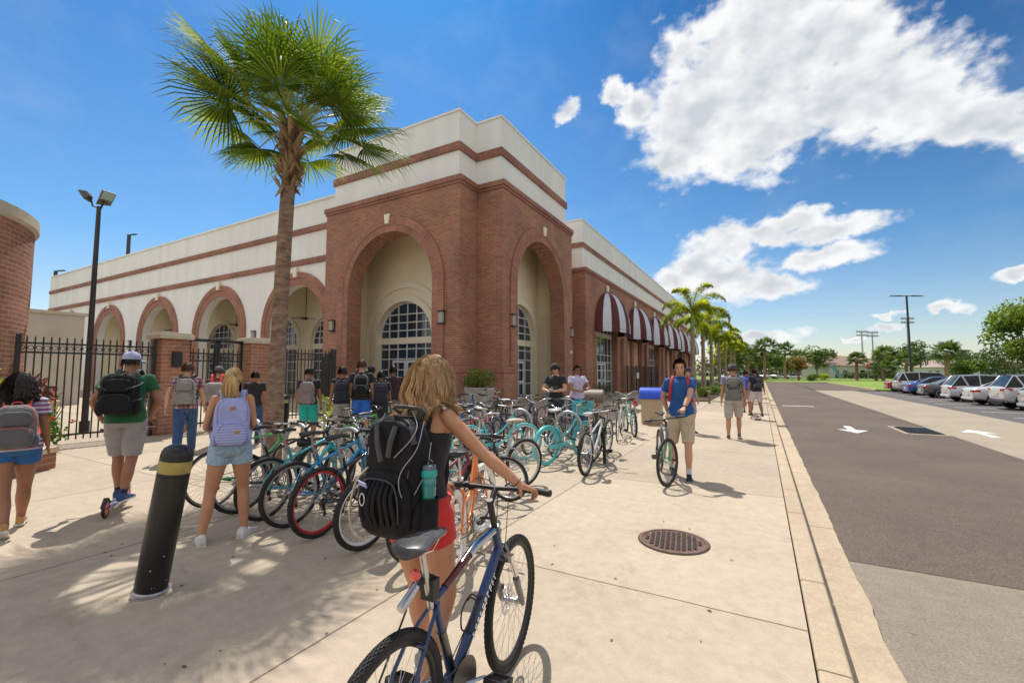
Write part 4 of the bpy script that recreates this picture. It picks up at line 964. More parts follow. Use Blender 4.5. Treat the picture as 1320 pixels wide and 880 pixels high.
def bicycle(label, rear, hd, frame='black', kind='mtb', tyre='black', rim='alloy', saddle=SADL, accent=None, bar='flat', steer=0, fender=None, basket=None, rack=False, hi=False, lean=0, group='bicycles parked at the racks', bag=None, reflector=True, forkc=None, grip=BLK, tw=None, guard=None, sc=1.0, rise=0):
    """origin on the ground midway between the wheels; local +X is forward"""
    WB = 1.05; hx = WB/2
    t = thing('bicycle', label, 'bicycle', (rear[0]+hx*math.cos(hd), rear[1]+hx*math.sin(hd), 0), hd, group)
    t.rotation_euler = (lean, 0, hd); t.scale = (sc,)*3
    fm = paint(frame, BCOL[frame]); fk = paint(forkc or frame, BCOL[forkc or frame]); k = 12 if hi else 7
    tw = tw or {'mtb':.025,'road':.014,'cruiser':.026,'hybrid':.019}[kind]
    X = lambda x, z, y=0: V((x-hx, y, z))
    BBk = X(.43,.285); RA_ = X(0,WR); FA = X(WB,WR)
    hb = X(.875,.665); ht = X(.825,.80) if kind != 'cruiser' else X(.82,.83); st_top = X(.265,.74); sd_ = X(.20,.94)
    if kind == 'road': ht = X(.84,.80); st_top = X(.275,.77); sd_ = X(.21,.96)
    ax = (ht-hb).normalized()
    mb = MB(); r = .016 if kind != 'road' else .014
    if hi: r = .019
    hydro = kind in ('mtb','hybrid')
    if kind == 'cruiser':
        mb.tube(spline([ht-ax*.02, X(.66,.60), X(.48,.48), X(.31,.50)], 5), r*1.05, k)
        mb.tube(spline([hb+ax*.02, X(.74,.46), X(.58,.32), BBk], 5), r*1.1, k)
        mb.tube([BBk, X(.29,.62)], r, k)
        for s in (-1,1):
            mb.tube(spline([X(.34,.56,.01*s), X(.18,.55,.04*s), X(0,WR,.06*s)], 4), .009, 6); mb.tube([BBk+V((0,.02*s,0)), X(.2,.28,.05*s), X(0,WR,.06*s)], .009, 6)
        mb.tube([X(.33,.48), X(.265,.70)], r, k); st_top = X(.265,.70)
    else:
        tt = st_top-V((.0,0,.03)) if kind == 'road' or kind == 'hybrid' else X(.31,.62)
        if kind == 'hybrid': tt = X(.30,.68)
        flat = .8
        if hi:
            mb.tube(spline([ht-ax*.01, X(.62,.775), X(.42,.71), tt], 6), [.020,.021,.021,.020,.02,.019,.018,.018,.017,.017,.016,.016,.016,.015,.015,.015,.015,.015,.015][:19], k)
            mb.tube([hb+ax*.025, hb+(BBk-hb)*.5, BBk], [.023,.026,.022], k)
        else:
            mb.tube([ht-ax*.02, tt], r, k); mb.tube([hb+ax*.02, BBk], r*1.25, k)
        mb.tube([BBk, st_top], r*.95, k)
        for s in (-1,1):
            mb.tube(spline([tt+V((0,.012*s,-.01)), X(.15,.55,.045*s), X(0,WR,.062*s)], 4), .0085, 6)
            mb.tube(spline([BBk+V((0,.025*s,0)), X(.3,.285,.045*s), X(0,WR,.064*s)], 4), .0095, 6)
        mb.tube([X(.165,.575,-.045), X(.165,.575,.045)], .007, 6)
    mb.tube([hb-ax*.005, ht+ax*.012], .021 if not hi else .024, k+2)
    mb.tube([BBk+V((0,-.036,0)), BBk+V((0,.036,0))], .022, 12)
    mb.build('frame', fm, t, 60)
    # fork and steering assembly turn about the head tube
    Q = T(*hb) @ Matrix.Rotation(steer, 4, ax) @ T(*(-hb))
    cr = hb-ax*.035; f = MB()
    suspension = kind == 'mtb' or hi
    off = FA-(cr-ax*.28)
    if suspension:
        f.box(-.022,.022,-.075,.075,-.016,.016, Q @ T(*cr))
        for s in (-1,1):
            a = cr+V((0,.062*s,0)); b = V((FA.x-.015,.062*s,FA.z+.05)); m_ = a.lerp(b,.45)
            f.tube([a, m_], .0145, k, M=Q)
        fo = f.build('fork', CHROME if hi else fk, t, 60); f = MB()
        for s in (-1,1):
            a = cr+V((0,.062*s,0)); b = V((FA.x,.062*s,FA.z-.01)); m_ = a.lerp(b,.42); f.tube([m_, a.lerp(b,.9), b], [.019,.017,.012], k, M=Q)
        f.tube(spline([cr.lerp(FA,.45)+V((0,-.062,.0)), cr.lerp(FA,.3)+V((.0,0,.14)), cr.lerp(FA,.45)+V((0,.062,.0))], 4), .009, 6, M=Q)
        f.build('fork_lowers', mat('fork_grey', (.22,.22,.22), rough=.3, metal=.6) if hi else fm, fo, 60)
    else:
        for s in (-1,1): f.tube(spline([cr+V((0,.008*s,0)), cr+V((0.004,.042*s,-.03)), X(WB-.05,.48,.05*s), X(WB,WR,.052*s)], 4), .0105, k, M=Q)
        fo = f.build('fork', fk, t, 60)
    fw = Q @ FA
    rz = steer
    wheel(t, RA_, tyre, rim, tw, 0, False, hi, cassette=kind != 'cruiser'); wheel(t, fw, tyre, rim, tw, rz, hi, hi)
    # stem + bar
    stt = ht+ax*(.055+rise); sm = MB(); sm.tube([ht, stt+ax*.03], .0165, k, M=Q)
    fwd = V((ax.z,0,-ax.x)); fwd = fwd if fwd.x > 0 else -fwd
    bc = stt+fwd*(.08 if kind != 'cruiser' else .03)+ax*(.02 if kind != 'cruiser' else .09)+V((0,0,.02 if kind != 'road' else 0))
    sm.tube([stt+ax*.005, bc], .0155, k, M=Q); 
    stem = sm.build('stem', BLK if kind != 'cruiser' else CHROME, t, 60)
    hw = {'flat':.31,'riser':.32,'cruiser':.31,'drop':.21}[bar]
    def half(s):
        if bar == 'flat': return [bc, bc+V((0,.1*s,.004)), bc+V((-.012,.2*s,.008)), bc+V((-.035,hw*s,.008))]
        if bar == 'riser': return [bc, bc+V((0,.07*s,.0)), bc+V((-.01,.13*s,.045)), bc+V((-.04,hw*s,.05))]
        if bar == 'cruiser': return [bc, bc+V((.05,.08*s,.02)), bc+V((.03,.2*s,.09)), bc+V((-.1,.29*s,.10)), bc+V((-.26,hw*s,.07))]
        return [bc, bc+V((0,hw*.8*s,0)), bc+V((.03,hw*s,0)), bc+V((.1,hw*s,-.03)), bc+V((.095,hw*s,-.10)), bc+V((.03,hw*s,-.14)), bc+V((-.04,hw*s,-.135))]
    hbm = MB(); grips = MB(); ends = {}
    for s in (-1,1):
        p = spline(half(s), 5); hbm.tube(p, .0115, k, M=Q); ends[s] = p
    hbar = hbm.build('handlebar', BLK if bar in ('flat','drop') and rim != 'alloy' or hi else CHROME, t, 60)
    for s in (-1,1):
        p = ends[s]; e = p[-1]; d = (p[-1]-p[-4]).normalized(); L_ = .125
        g = MB().tube([e-d*L_, e-d*L_*.97, e-d*.01, e], [.0135,.017,.0165,.0175], k+1, M=Q); g.build('grip', grip, hbar, 60)
        if bar != 'drop':
            q = e-d*(L_+.02); out = fwd if bar != 'cruiser' else V((0,0,-.3))
            l = MB().tube(spline([q, q+V((.03,0,-.012)), q+d*.05+V((.045,0,-.022)), q+d*.12+V((.04,0,-.028))], 3), [.006]*9+[.005], 5, M=Q).tube([q-d*.012, q+d*.012], .018, 8, M=Q)
            if hi: l.cbox((0,0,0),(.04,.03,.02), Q @ T(*(q-d*.03+V((0,0,-.012)))))
            l.build('brake_lever', BLK, hbar, 60)
        else:
            q = p[int(len(p)*.45)]; MB().tube([q, q+V((.04,0,.03)), q+V((.05,0,.0)), q+V((.04,0,-.09))], [.014,.014,.008,.005], 6, M=Q).build('brake_lever', BLK, hbar, 60)
    cb = MB()
    for s in (-1,1):
        q = ends[s][-1]-(ends[s][-1]-ends[s][-4]).normalized()*.15
        cb.tube([Q @ p for p in spline([q, q+V((.09,-.03*s,.02)), bc+V((.10,.04*s,-.04)), hb+V((.02,.03*s,.04))], 5)]+spline([hb+V((.0,.02*s,.0)), (hb+BBk)/2+V((0,.022*s,0)), BBk+V((0,.03*s,.03))], 4), .0026, 4)
    cb.build('cables', BLK, t)
    # seat
    sp_ = MB().tube([st_top-V((0,0,.08)), sd_-V((0,0,.045))], .0135, k); sp_.tube([st_top-(sd_-st_top).normalized()*.02, st_top+(sd_-st_top).normalized()*.012], .019, k+2)
    sp_.build('seat_post', BLK if kind == 'road' or hi and False else ALLOY, t, 60)
    w = {'mtb':.07,'road':.066,'cruiser':.10,'hybrid':.075}[kind]; rg = []
    for i in range(13):
        s = i/12; x = -.12+.27*s; hw2 = w*(1-s)**.85*(1 if s > .0 else 1)+.017; hw2 *= min(1, .55+s*4); z = .012*math.sin(pi*s)+.006*(1-s)-.004*s
        rg.append([sd_+V((x, hw2*math.cos(a), z+(.014 if math.sin(a) > 0 else .034*(1-.4*s))*math.sin(a))) for a in [2*pi*j/14 for j in range(14)]])
    sad = MB().loft(rg); so_ = sad.build('saddle', saddle, t, 80)
    MB().tube([sd_+V((.10,.01,-.02)), sd_+V((.04,.02,-.045)), sd_+V((-.07,.03,-.025))], .0035, 5).tube([sd_+V((.10,-.01,-.02)), sd_+V((.04,-.02,-.045)), sd_+V((-.07,-.03,-.025))], .0035, 5).build('saddle_rails', CHROME, so_)
    # drivetrain
    DS = mat('dark_steel', (.10,.10,.10), rough=.35, metal=.9)
    cr_ = MB(); y0 = -.05
    for rr in ((.085,.098),(.066,.076)) if kind != 'cruiser' else ((.07,.083),):
        cr_.loft([[(BBk.x+r*math.cos(2*pi*i/32), y0+yy, BBk.z+r*math.sin(2*pi*i/32)) for r, yy in ((rr[0],-.0015),(rr[0],.0015),(rr[1],.0015),(rr[1],-.0015))] for i in range(32)], closed=True); y0 += .008
    for i in range(5): a = 2*pi*i/5; cr_.tube([BBk+V((0,-.05,0)), BBk+V((.088*math.cos(a),-.05,.088*math.sin(a)))], .006, 5)
    if hi: cr_.lathe([(.001,0),(.104,0),(.106,.003),(.09,.004),(.001,.004)], 36, T(BBk.x,-.056,BBk.z) @ Rx(pi/2))
    cs = cr_.build('crankset', DS, t, 40)
    ca = (-.35 if hi else rnd.uniform(-1.2,1.4))
    for s, an in ((-1,ca),(1,ca+pi)):
        d = V((math.cos(an),0,math.sin(an))); p = BBk+d*.17+V((0,s*.085,0))
        MB().tube([BBk+V((0,s*.055,0)), p-V((0,s*.012,0))], [.015,.0105], 7, flat=.55).build('crank_arm', ALLOY, cs, 50)
        pd = MB(); pm = T(p.x, p.y+s*.055, p.z) @ Ry(.3)
        for yy in (-.045,.045): pd.box(-.042,.042,yy-.006,yy+.006,-.012,.012,pm)
        for xx in (-.046,.046): pd.box(xx-.006,xx+.006,-.05,.05,-.012,.012,pm)
        pd.tube([pm @ V((0,-.06,0)), pm @ V((0,.05,0))], .01, 7); pd.build('pedal', BLK, t)
    ch = MB()
    for (rr, z_) in ((1,1),(-1,-1)): ch.tube([V((RA_.x, -.05, RA_.z+z_*.033)), V((BBk.x, -.052, BBk.z+z_*(.095 if kind != 'cruiser' else .08)))], .0042, 4)
    ch.build('chain', DS, t)
    if kind != 'cruiser':
        MB().tube([RA_+V((.005,-.06,-.01)), RA_+V((.02,-.06,-.06)), RA_+V((.03,-.055,-.11))], [.010,.009,.008], 5).lathe([(.001,-.004),(.02,-.004),(.02,.004),(.001,.004)], 12, T(RA_.x+.03,-.05,RA_.z-.115) @ Rx(pi/2)).lathe([(.001,-.004),(.018,-.004),(.018,.004),(.001,.004)], 12, T(RA_.x+.01,-.05,RA_.z-.06) @ Rx(pi/2)).build('derailleur', DS, t, 40)
    if guard:
        MB().loft([[V((RA_.x-.02+.0, -.066, RA_.z+.02)), V((RA_.x, -.074, RA_.z+.02)), V((RA_.x, -.074, RA_.z-.035)), V((RA_.x-.02,-.066,RA_.z-.035))],[V((BBk.x, -.066, BBk.z+.09)), V((BBk.x, -.078, BBk.z+.09)), V((BBk.x, -.078, BBk.z+.02)), V((BBk.x, -.066, BBk.z+.02))],[V((BBk.x+.10, -.066, BBk.z+.05)), V((BBk.x+.10, -.078, BBk.z+.05)), V((BBk.x+.10, -.078, BBk.z-.04)), V((BBk.x+.10, -.066, BBk.z-.04))]]).build('chain_guard', fm, t, 40, bevel=.004)
    if fender:
        ff = paint(fender, BCOL[fender])
        for c, a0, a1 in ((RA_, .3, 3.3), (fw, .2, 2.6)):
            mb = MB(); rr = []
            for i in range(17):
                a = a0+(a1-a0)*i/16; r0 = WR+.014
                rr.append([(c.x+(r0+dz)*math.cos(a), yy, c.z+(r0+dz)*math.sin(a)) for yy, dz in ((-.032,-.014),(-.02,.002),(.02,.002),(.032,-.014),(.018,-.002),(-.018,-.002))])
            mb.loft(rr).build('fender', ff, t, 60)
    if reflector:
        MB().cbox((0,0,0),(.012,.045,.035), T(*(st_top+V((-.03,0,.06))))).build('rear_reflector', RED, t, bevel=.004)
    if rack:
        mb = MB()
        for s in (-1,1): mb.tube([X(.28,.70,.05*s), X(.1,.715,.06*s), X(-.22,.715,.06*s)], .005, 5); mb.tube([X(-.12,.715,.06*s), X(0,WR,.068*s)], .005, 5); mb.tube([X(.02,.715,.06*s), X(0,WR,.068*s)], .005, 5)
        for i in range(4): mb.tube([X(-.2+.12*i,.715,-.06), X(-.2+.12*i,.715,.06)], .004, 5)
        mb.build('luggage_rack', BLK, t)
    if basket:
        bm = paint('basket_'+basket, BCOL[basket], 0); c = Q @ (bc+V((.17,0,-.06))); mb = MB()
        n = 9
        for i in range(n+1):
            s = -1+2*i/n
            for sx_ in (-1,1):
                mb.tube([c+V((sx_*.10,s*.14,-.12)), c+V((sx_*.125,s*.17,.12))], .0045, 4); mb.tube([c+V((s*.10,sx_*.14,-.12)), c+V((s*.125,sx_*.17,.12))], .0045, 4)
        for q in range(9):
            z_ = -.12+.03*q; e = .10+.025*q/8; e2 = .14+.03*q/8; mb.tube([c+V((-e,-e2,z_)),c+V((e,-e2,z_)),c+V((e,e2,z_)),c+V((-e,e2,z_))], .007 if q < 8 else .009, 4, closed=True)
        mb.box(-.1,.1,-.14,.14,-.125,-.115, T(*c)); mb.build('basket', bm, t)
    if bag:
        MB().ell(sd_+V((-.10,0,-.085)), (.07,.04,.045), 10, 8).build('saddle_bag', BLK, t, 80)
    return t, Q, ends, dict(sd=sd_, bc=bc, ht=ht, hb=hb, BB=BBk, X=X, stt=stt)
N = R(90)
# hero bicycle wheeled by the girl
hero, HQ, HE, HP = bicycle('blue and silver hybrid bicycle wheeled by the girl in the foreground', (-1.165,1.185), R(94.5), 'navy', 'hybrid', 'black', 'black', saddle=mat('saddle_grey', (.03,.03,.032), rough=.32, var=.5, vs=6, hue=(.10,.10,.105)), hi=True, steer=R(3), group='', tw=.021, reflector=False, rise=.08)

X = HP['X']
silver = mat('bare_silver', (.55,.57,.6), rough=.12, metal=1, var=.05)
MB().tube([X(.80,.79)+V((0,0,.0012)), X(.62,.775)+V((0,0,.0016)), X(.56,.757)+V((0,0,.001))], [.0215,.0219,.0208], 14, cap=False).build('silver_panel', silver, hero, 60)
MB().tube([X(.55,.754)+V((0,0,.001)), X(.42,.712)+V((0,0,.001)), X(.36,.696)+V((0,0,.001))], [.0198,.0172,.0166], 14, cap=False).build('dark_red_panel', paint('dark_red', (.09,.012,.012)), hero, 60)
MB().tube([HP['BB'].lerp(X(.265,.74),.0)+V((0,0,.02)), HP['BB'].lerp(X(.265,.74),.55)], .0205, 14).build('seat_tube_sleeve', mat('gunmetal', (.14,.14,.15), rough=.25, metal=.9), hero, 60)
def text_mesh(name, s, size, M, m, parent=None, ext=.0008, align='CENTER'):
    cu = bpy.data.curves.new(name, 'FONT'); cu.body = s; cu.size = size; cu.extrude = ext; cu.align_x = align; cu.align_y = 'CENTER'; cu.resolution_u = 2
    o = bpy.data.objects.new(name, cu); C.objects.link(o); dg_ = bpy.context.evaluated_depsgraph_get(); me = bpy.data.meshes.new_from_object(o.evaluated_get(dg_)); bpy.data.objects.remove(o)
    me.transform(M); me.materials.clear(); me.materials.append(m); return link(name, me, parent)
dn = (HP['hb']-HP['BB']).normalized(); nrm = V((0,-1,0)); upv = nrm.cross(dn)
def frameM(c, xd, nd):
    xd = xd.normalized(); nd = nd.normalized(); yd = nd.cross(xd); M = Matrix((xd, yd, nd)).transposed().to_4x4(); M.translation = c; return M
lm = MB(); FM = frameM(HP['BB'].lerp(HP['hb'],.56)+V((0,-.0262,0)), dn, nrm)
for i, w in enumerate((.5,1,.8,.35,1,.9,.7,1,.5,.8)):
    x = -.14+.03*i; lm.box(x-.009,x-.003,-.017,.017,-.001,.001,FM); lm.box(x-.003,x+.010*w,.011,.017,-.001,.001,FM)
    if i % 3: lm.box(x-.003,x+.010*w,-.004,.003,-.001,.001,FM)
lm.build('frame_lettering', WFRAME, hero)
# tail light, strap light tube, bottle cage, sticker
MB().lathe([(.001,0),(.021,0),(.022,.014),(.016,.02),(.001,.02)], 18, T(*(HP['sd']+V((-.035,-.0,-.11)))) @ Ry(-pi/2) @ T(0,0,.0)).build('rear_reflector', mat('red_reflector', (.75,.07,.03), rough=.2, coat=1), hero, 50)
p = HP['X'](.255,.79)
lk = MB().tube([p+V((-.02,.02,.0)), p+V((-.15,.025,-.07))], .0185, 16); lk.build('mini_pump', ALLOY, hero, 50)
MB().tube([p+V((-.0,.02,.008)), p+V((-.06,.022,-.025))], .0215, 14).tube([p+V((.0,-.012,-.02)), p+V((.0,.035,-.02))], .024, 12).box(-.02,.025,-.03,.03,-.09,-.01, T(*p)).build('pump_bracket', BLK, hero, 50)
MB().tube([p+V((-.12,.02,-.08)), HP['X'](.0,.45,.06)], .004, 6).build('kick_rod', BLK, hero)
c = HP['BB'].lerp(HP['hb'],.42); up = V((-dn.z,0,dn.x))
mb = MB()
for s in (-1,1): mb.tube(spline([c+up*.028-dn*.06, c+up*.03+V((0,.03*s,0))-dn*.06, c+up*.075+V((0,.037*s,0))+dn*.0, c+up*.06+V((0,.03*s,0))+dn*.08, c+up*.03+dn*.08], 4), .004, 6)
mb.tube(spline([c+up*.06+V((0,.035,0))+dn*.05, c+up*.105+dn*.05, c+up*.06+V((0,-.035,0))+dn*.05], 4), .004, 6); mb.tube([c+up*.026-dn*.07, c+up*.026+dn*.08], .006, 6); mb.build('bottle_cage', BLK, hero)
MB().box(-.02,.02,-.012,.012,0,.001, frameM(HP['BB'].lerp(HP['hb'],.18)+V((0,-.0255,0)), dn, nrm)).build('sticker', mat('sticker', (.6,.58,.55), rough=.5, var=.3, vs=60), hero)
for s in (1,):   # disc calliper
    MB().cbox((0,0,0),(.05,.03,.03), T(*(HQ @ (HP['X'](1.05,WR)+V((-.03,.06,.07)))))).build('brake_calliper', BLK, hero, bevel=.006)

# rows of serpentine racks
def rack(label, x0, x1, y, h=.88, period=.75, r=.03, rz=0, red=False):
    t = thing('bike_rack', label, 'bike rack', (x0,y,0), rz, 'serpentine galvanised bike racks'); L_ = x1-x0; n = max(1, round(L_/period)); w = L_/n; ra = w/4
    pts = [V((0,0,.0))]
    for i in range(n):
        c = w*i+ra; pts += [V((w*i,0,.3)),V((w*i,0,h-ra))]+[V((c-ra*math.cos(pi*q/10),0,h-ra+ra*math.sin(pi*q/10))) for q in range(1,10)]+[V((w*i+2*ra,0,h-ra))]
        if i < n-1: c = w*i+3*ra; pts += [V((w*i+2*ra,0,.06+ra))]+[V((c-ra*math.cos(pi*q/10),0,.06+ra-ra*math.sin(pi*q/10))) for q in range(1,10)]+[V((w*(i+1),0,.06+ra))]
    pts.append(V((pts[-1].x,0,.0)))
    # uprights are straight, so only bends need many points
    MB().tube(pts, r, 12, up=(0,1,0)).build('serpentine_tube', GALV, t, 80)
    for fx in (0, pts[-1].x): MB().lathe([(.07,0),(.07,.008),(.035,.012)], 16, T(fx,0,0)).build('foot_plate', GALV, t, 40)
    return t
rack('serpentine steel bike rack nearest the walking boy, in the middle row', -6.36, -2.36, 7.65, period=.92)
rack('serpentine steel bike rack in the row behind the middle one, beside the blue-lidded bin', -6.6, -2.5, 12.2, period=.92)
rack('serpentine steel bike rack at the left among the blue and teal bicycles', -7.0, -2.8, 4.0, period=.95)
rack('serpentine steel bike rack standing closest to the brick pier', -10.2, -6.4, 11.6, period=.92)
rack('serpentine steel bike rack in front of the glazed porch doors', -10.4, -7.4, 8.1, period=.92)
MB().tube([(math.cos(pi*q/10)*.19-.0,0,math.sin(pi*q/10)*.19) for q in range(0,8)], .034, 12, up=(0,1,0)).build('tape', RED, None, 80)
o = bpy.data.objects['tape']; o.name = 'red_cover'; o.location = (-3.15,12.2,.69); tag(o, 'red foam cover wrapped over a hoop of the far bike rack', 'rack cover')
B = bicycle
OR = mat('saddle_beige', (.45,.40,.32), rough=.6)
WS = mat('saddle_white', (.6,.6,.6), rough=.4)
LIST = [
 # label, rear contact, heading, frame, kind, kwargs   (first row: rears towards the camera)
 ('green and white road bicycle at the left end of the nearest row', (-5.75,2.95), N+.05, 'green','road', dict(bar='flat', forkc='white', steer=.1)),
 ('black bicycle parked second from the left in the nearest row', (-5.25,2.98), N-.04, 'black','mtb', dict(steer=-.15)),
 ('teal mountain bicycle with large black saddle beside the girl with the lilac backpack', (-4.78,2.98), N+.05, 'teal','mtb', dict(bar='riser', saddle=SADL, steer=.2)),
 ('blue bicycle with white grips and knobbly tyre left of the red-rimmed one', (-4.33,2.98), N-.03, 'blue','mtb', dict(bar='riser', bag=True, steer=-.1)),
 ('black bicycle with red wheel rims and red fender stripe', (-3.82,2.94), N+.02, 'black','mtb', dict(rim='red', steer=.1)),
 ('black cruiser bicycle with pale rims partly behind the black backpack', (-3.2,2.95), N-.05, 'black','cruiser', dict(bar='cruiser', rim='white', guard=None)),
 ('orange bicycle with white tyres beside the girl in red shorts', (-2.12,2.88), N+.38, 'orange','cruiser', dict(tyre='white', rim='white', bar='flat', steer=-.2)),
 ('dark red bicycle just behind the turquoise water bottle', (-2.62,2.98), N+.03, 'maroon','mtb', dict(bar='flat')),
 # opposite side of the same rack: front wheels into the rack, rears away
 ('sky blue bicycle with thick frame tubes facing the camera', (-4.25,5.25), -N+.05, 'blue','mtb', dict(bar='flat', steer=.2)),
 ('black and white bicycle facing the camera behind the sky blue frame', (-4.9,5.3), -N-.04, 'black','hybrid', dict(bar='riser', forkc='white')),
 ('silver bicycle facing the camera near the palm trunk', (-5.6,5.3), -N, 'silver','hybrid', dict(bar='riser')),
 ('turquoise bicycle facing the camera behind the black cruiser', (-3.6,5.3), -N+.04, 'turq','cruiser', dict(bar='cruiser')),
 ('small black bicycle with an orange reflector lying across the rack end', (-3.75,4.85), .05, 'black','mtb', dict(bar='flat', rim='alloy', sc=.82)),
 ('light bicycle with chrome swept handlebar behind the girl\'s forearm', (-2.95,5.6), -N-.35, 'silver','cruiser', dict(bar='cruiser', saddle=OR)),
 # middle row, near side
 ('white and black mountain bicycle at the right end of the middle rack', (-2.42,6.66), N+.02, 'white','mtb', dict(saddle=WS, tw=.027, forkc='black', steer=.3)),
 ('turquoise cruiser bicycle with fenders and white saddle', (-3.28,7.05), N-.30, 'turq','cruiser', dict(tyre='turq', rim='turq', fender='turq', bar='cruiser', saddle=WS, guard=True, basket='teal')),
 ('turquoise cruiser bicycle with beige saddle and pale turquoise tyres', (-4.55,6.55), N-.75, 'turq','cruiser', dict(tyre='turq', rim='white', bar='cruiser', saddle=OR, guard=True, grip=BLK)),
 ('navy bicycle parked beside the turquoise cruiser', (-4.5,7.0), N+.05, 'navy','hybrid', dict(bar='flat')),
 ('bright red bicycle in the middle row', (-5.0,6.95), N-.05, 'red','mtb', dict(bar='riser', saddle=SADL, tw=.027)),
 ('blue bicycle left of the bright red one', (-5.55,6.9), N+.04, 'royal','hybrid', dict(bar='flat')),
 ('black bicycle with pale saddle at the left of the middle row', (-6.15,6.9), N, 'black','cruiser', dict(bar='cruiser', saddle=OR)),
 ('white bicycle with green details in front of the porch', (-6.9,6.85), N-.3, 'white','road', dict(bar='flat', forkc='green')),
 ('bright green small bicycle in front of the boy in teal shorts', (-7.6,6.2), N-.5, 'green','mtb', dict(bar='riser', sc=.9)),
 # middle row, far side
 ('black bicycle on the far side of the middle rack, right end', (-2.72,8.75), -N+.04, 'black','mtb', dict(bar='flat', steer=-.3)),
 ('dark grey bicycle on the far side of the middle rack with bars turned', (-3.35,8.8), -N-.05, 'grey','hybrid', dict(bar='riser')),
 ('brown bicycle on the far side of the middle rack', (-4.0,8.8), -N+.02, 'brown','cruiser', dict(bar='cruiser')),
 ('black hybrid bicycle on the far side of the middle rack behind the red one', (-4.75,8.8), -N, 'black','hybrid', dict(bar='flat', steer=.25)),
 ('silver bicycle on the far side of the middle rack, left part', (-5.5,8.8), -N+.06, 'silver','mtb', dict(bar='flat')),
 ('mint bicycle on the far side of the middle rack at its left end', (-6.3,8.8), -N, 'mint','cruiser', dict(bar='cruiser')),
 # far row
 ('white road bicycle with thin pale tyres beside the red-covered hoop', (-2.98,10.35), N+.18, 'white','road', dict(bar='drop', tyre='black', rim='white', saddle=SADL)),
 ('pale green cruiser bicycle at the far rack beside the walking boy', (-2.78,11.15), N+.45, 'mint','cruiser', dict(bar='cruiser', rim='alloy')),
 ('black bicycle with upright bars in the far row', (-3.9,11.15), N, 'black','hybrid', dict(bar='riser')),
 ('dark blue bicycle in the far row below the boy in the black T-shirt', (-4.6,10.9), N+.1, 'navy','mtb', dict(bar='flat')),
 ('dark red bicycle in the far row', (-5.3,11.1), N-.05, 'maroon','hybrid', dict(bar='riser')),
 ('grey bicycle in the far row behind the steel hoops', (-6.0,11.1), N+.06, 'grey','mtb', dict(bar='flat')),
 ('black bicycle with long bars in front of the planter', (-7.1,10.75), N-.1, 'black','cruiser', dict(bar='cruiser')),
 ('blue bicycle in front of the brick pier', (-7.8,10.7), N+.05, 'royal','mtb', dict(bar='flat')),
 ('silver-green bicycle leaning at the porch rack', (-8.0,7.05), N-.25, 'mint','hybrid', dict(bar='flat')),
 ('dark bicycle behind the boy in teal shorts', (-8.9,7.3), N+.1, 'grey','mtb', dict(bar='flat')),
]
for lab, rr, hd, fr, kd, kw in LIST:
    B(lab, rr, hd, fr, kd, lean=rnd.uniform(-.05,.05), **kw)
# boy's bicycle
boyb, BQ, BE, BP = B('grey and green hybrid bicycle wheeled by the boy in the blue shirt', (-1.49,7.62), R(-72), 'grey', 'hybrid', 'black', 'black', bar='flat', steer=R(-32), group='', forkc='green')


# ------------------------------------------------------------------ bins and boxes
def bin_(label, loc, rz, lidm, tilt=0):
    t = thing('litter_bin', label, 'bin', loc, rz); t.scale = (.84,.84,.9)
    MB().loft([[(-.36*s,-.3*s,z),(.36*s,-.3*s,z),(.36*s,.3*s,z),(-.36*s,.3*s,z)] for s, z in ((.92,0),(.92,.05),(1,.06),(1,.86),(.94,.9))]).build('body', mat('aggregate_panel', (.45,.36,.24), rough=.9, var=.25, vs=60, bump=.4, bs=90), t, bevel=.015)
    r_ = []
    for x in (-.42,.42): r_.append([(x,.34*math.cos(a),.92+.34*math.sin(a)) for a in [pi*j/12 for j in range(13)]])
    MB().loft(r_).build('lid', lidm, t, 40, bevel=.01)
    MB().box(-.44,.44,-.37,.37,.88,.93).build('lid_rim', lidm, t, bevel=.01)
    return t
bin_('tan recycling bin with a bright blue rounded lid left of the walking boy', (-3.0,14.3,0), R(5), mat('lid_blue', (.02,.08,.62), rough=.35))
bin_('tan litter bin with a brown rounded lid near the boy in the white T-shirt', (-4.15,11.9,0), R(10), mat('lid_brown', (.17,.12,.09), rough=.5))
cbx = thing('cardboard_box', 'brown open cardboard box on a bicycle rack beside the turquoise basket', 'box', (-3.7,10.2,.62), .3)
MB().box(-.2,.2,-.16,.16,0,.005).box(-.2,.2,-.16,-.155,0,.26).box(-.2,.2,.155,.16,0,.26).box(-.2,-.195,-.16,.16,0,.26).box(.195,.2,-.16,.16,0,.26).build('carton', mat('cardboard', (.36,.22,.12), rough=.9), cbx)
MB().box(-.2,.2,-.32,-.16,.255,.26).build('flap', mat('cardboard', (0,0,0)), cbx)

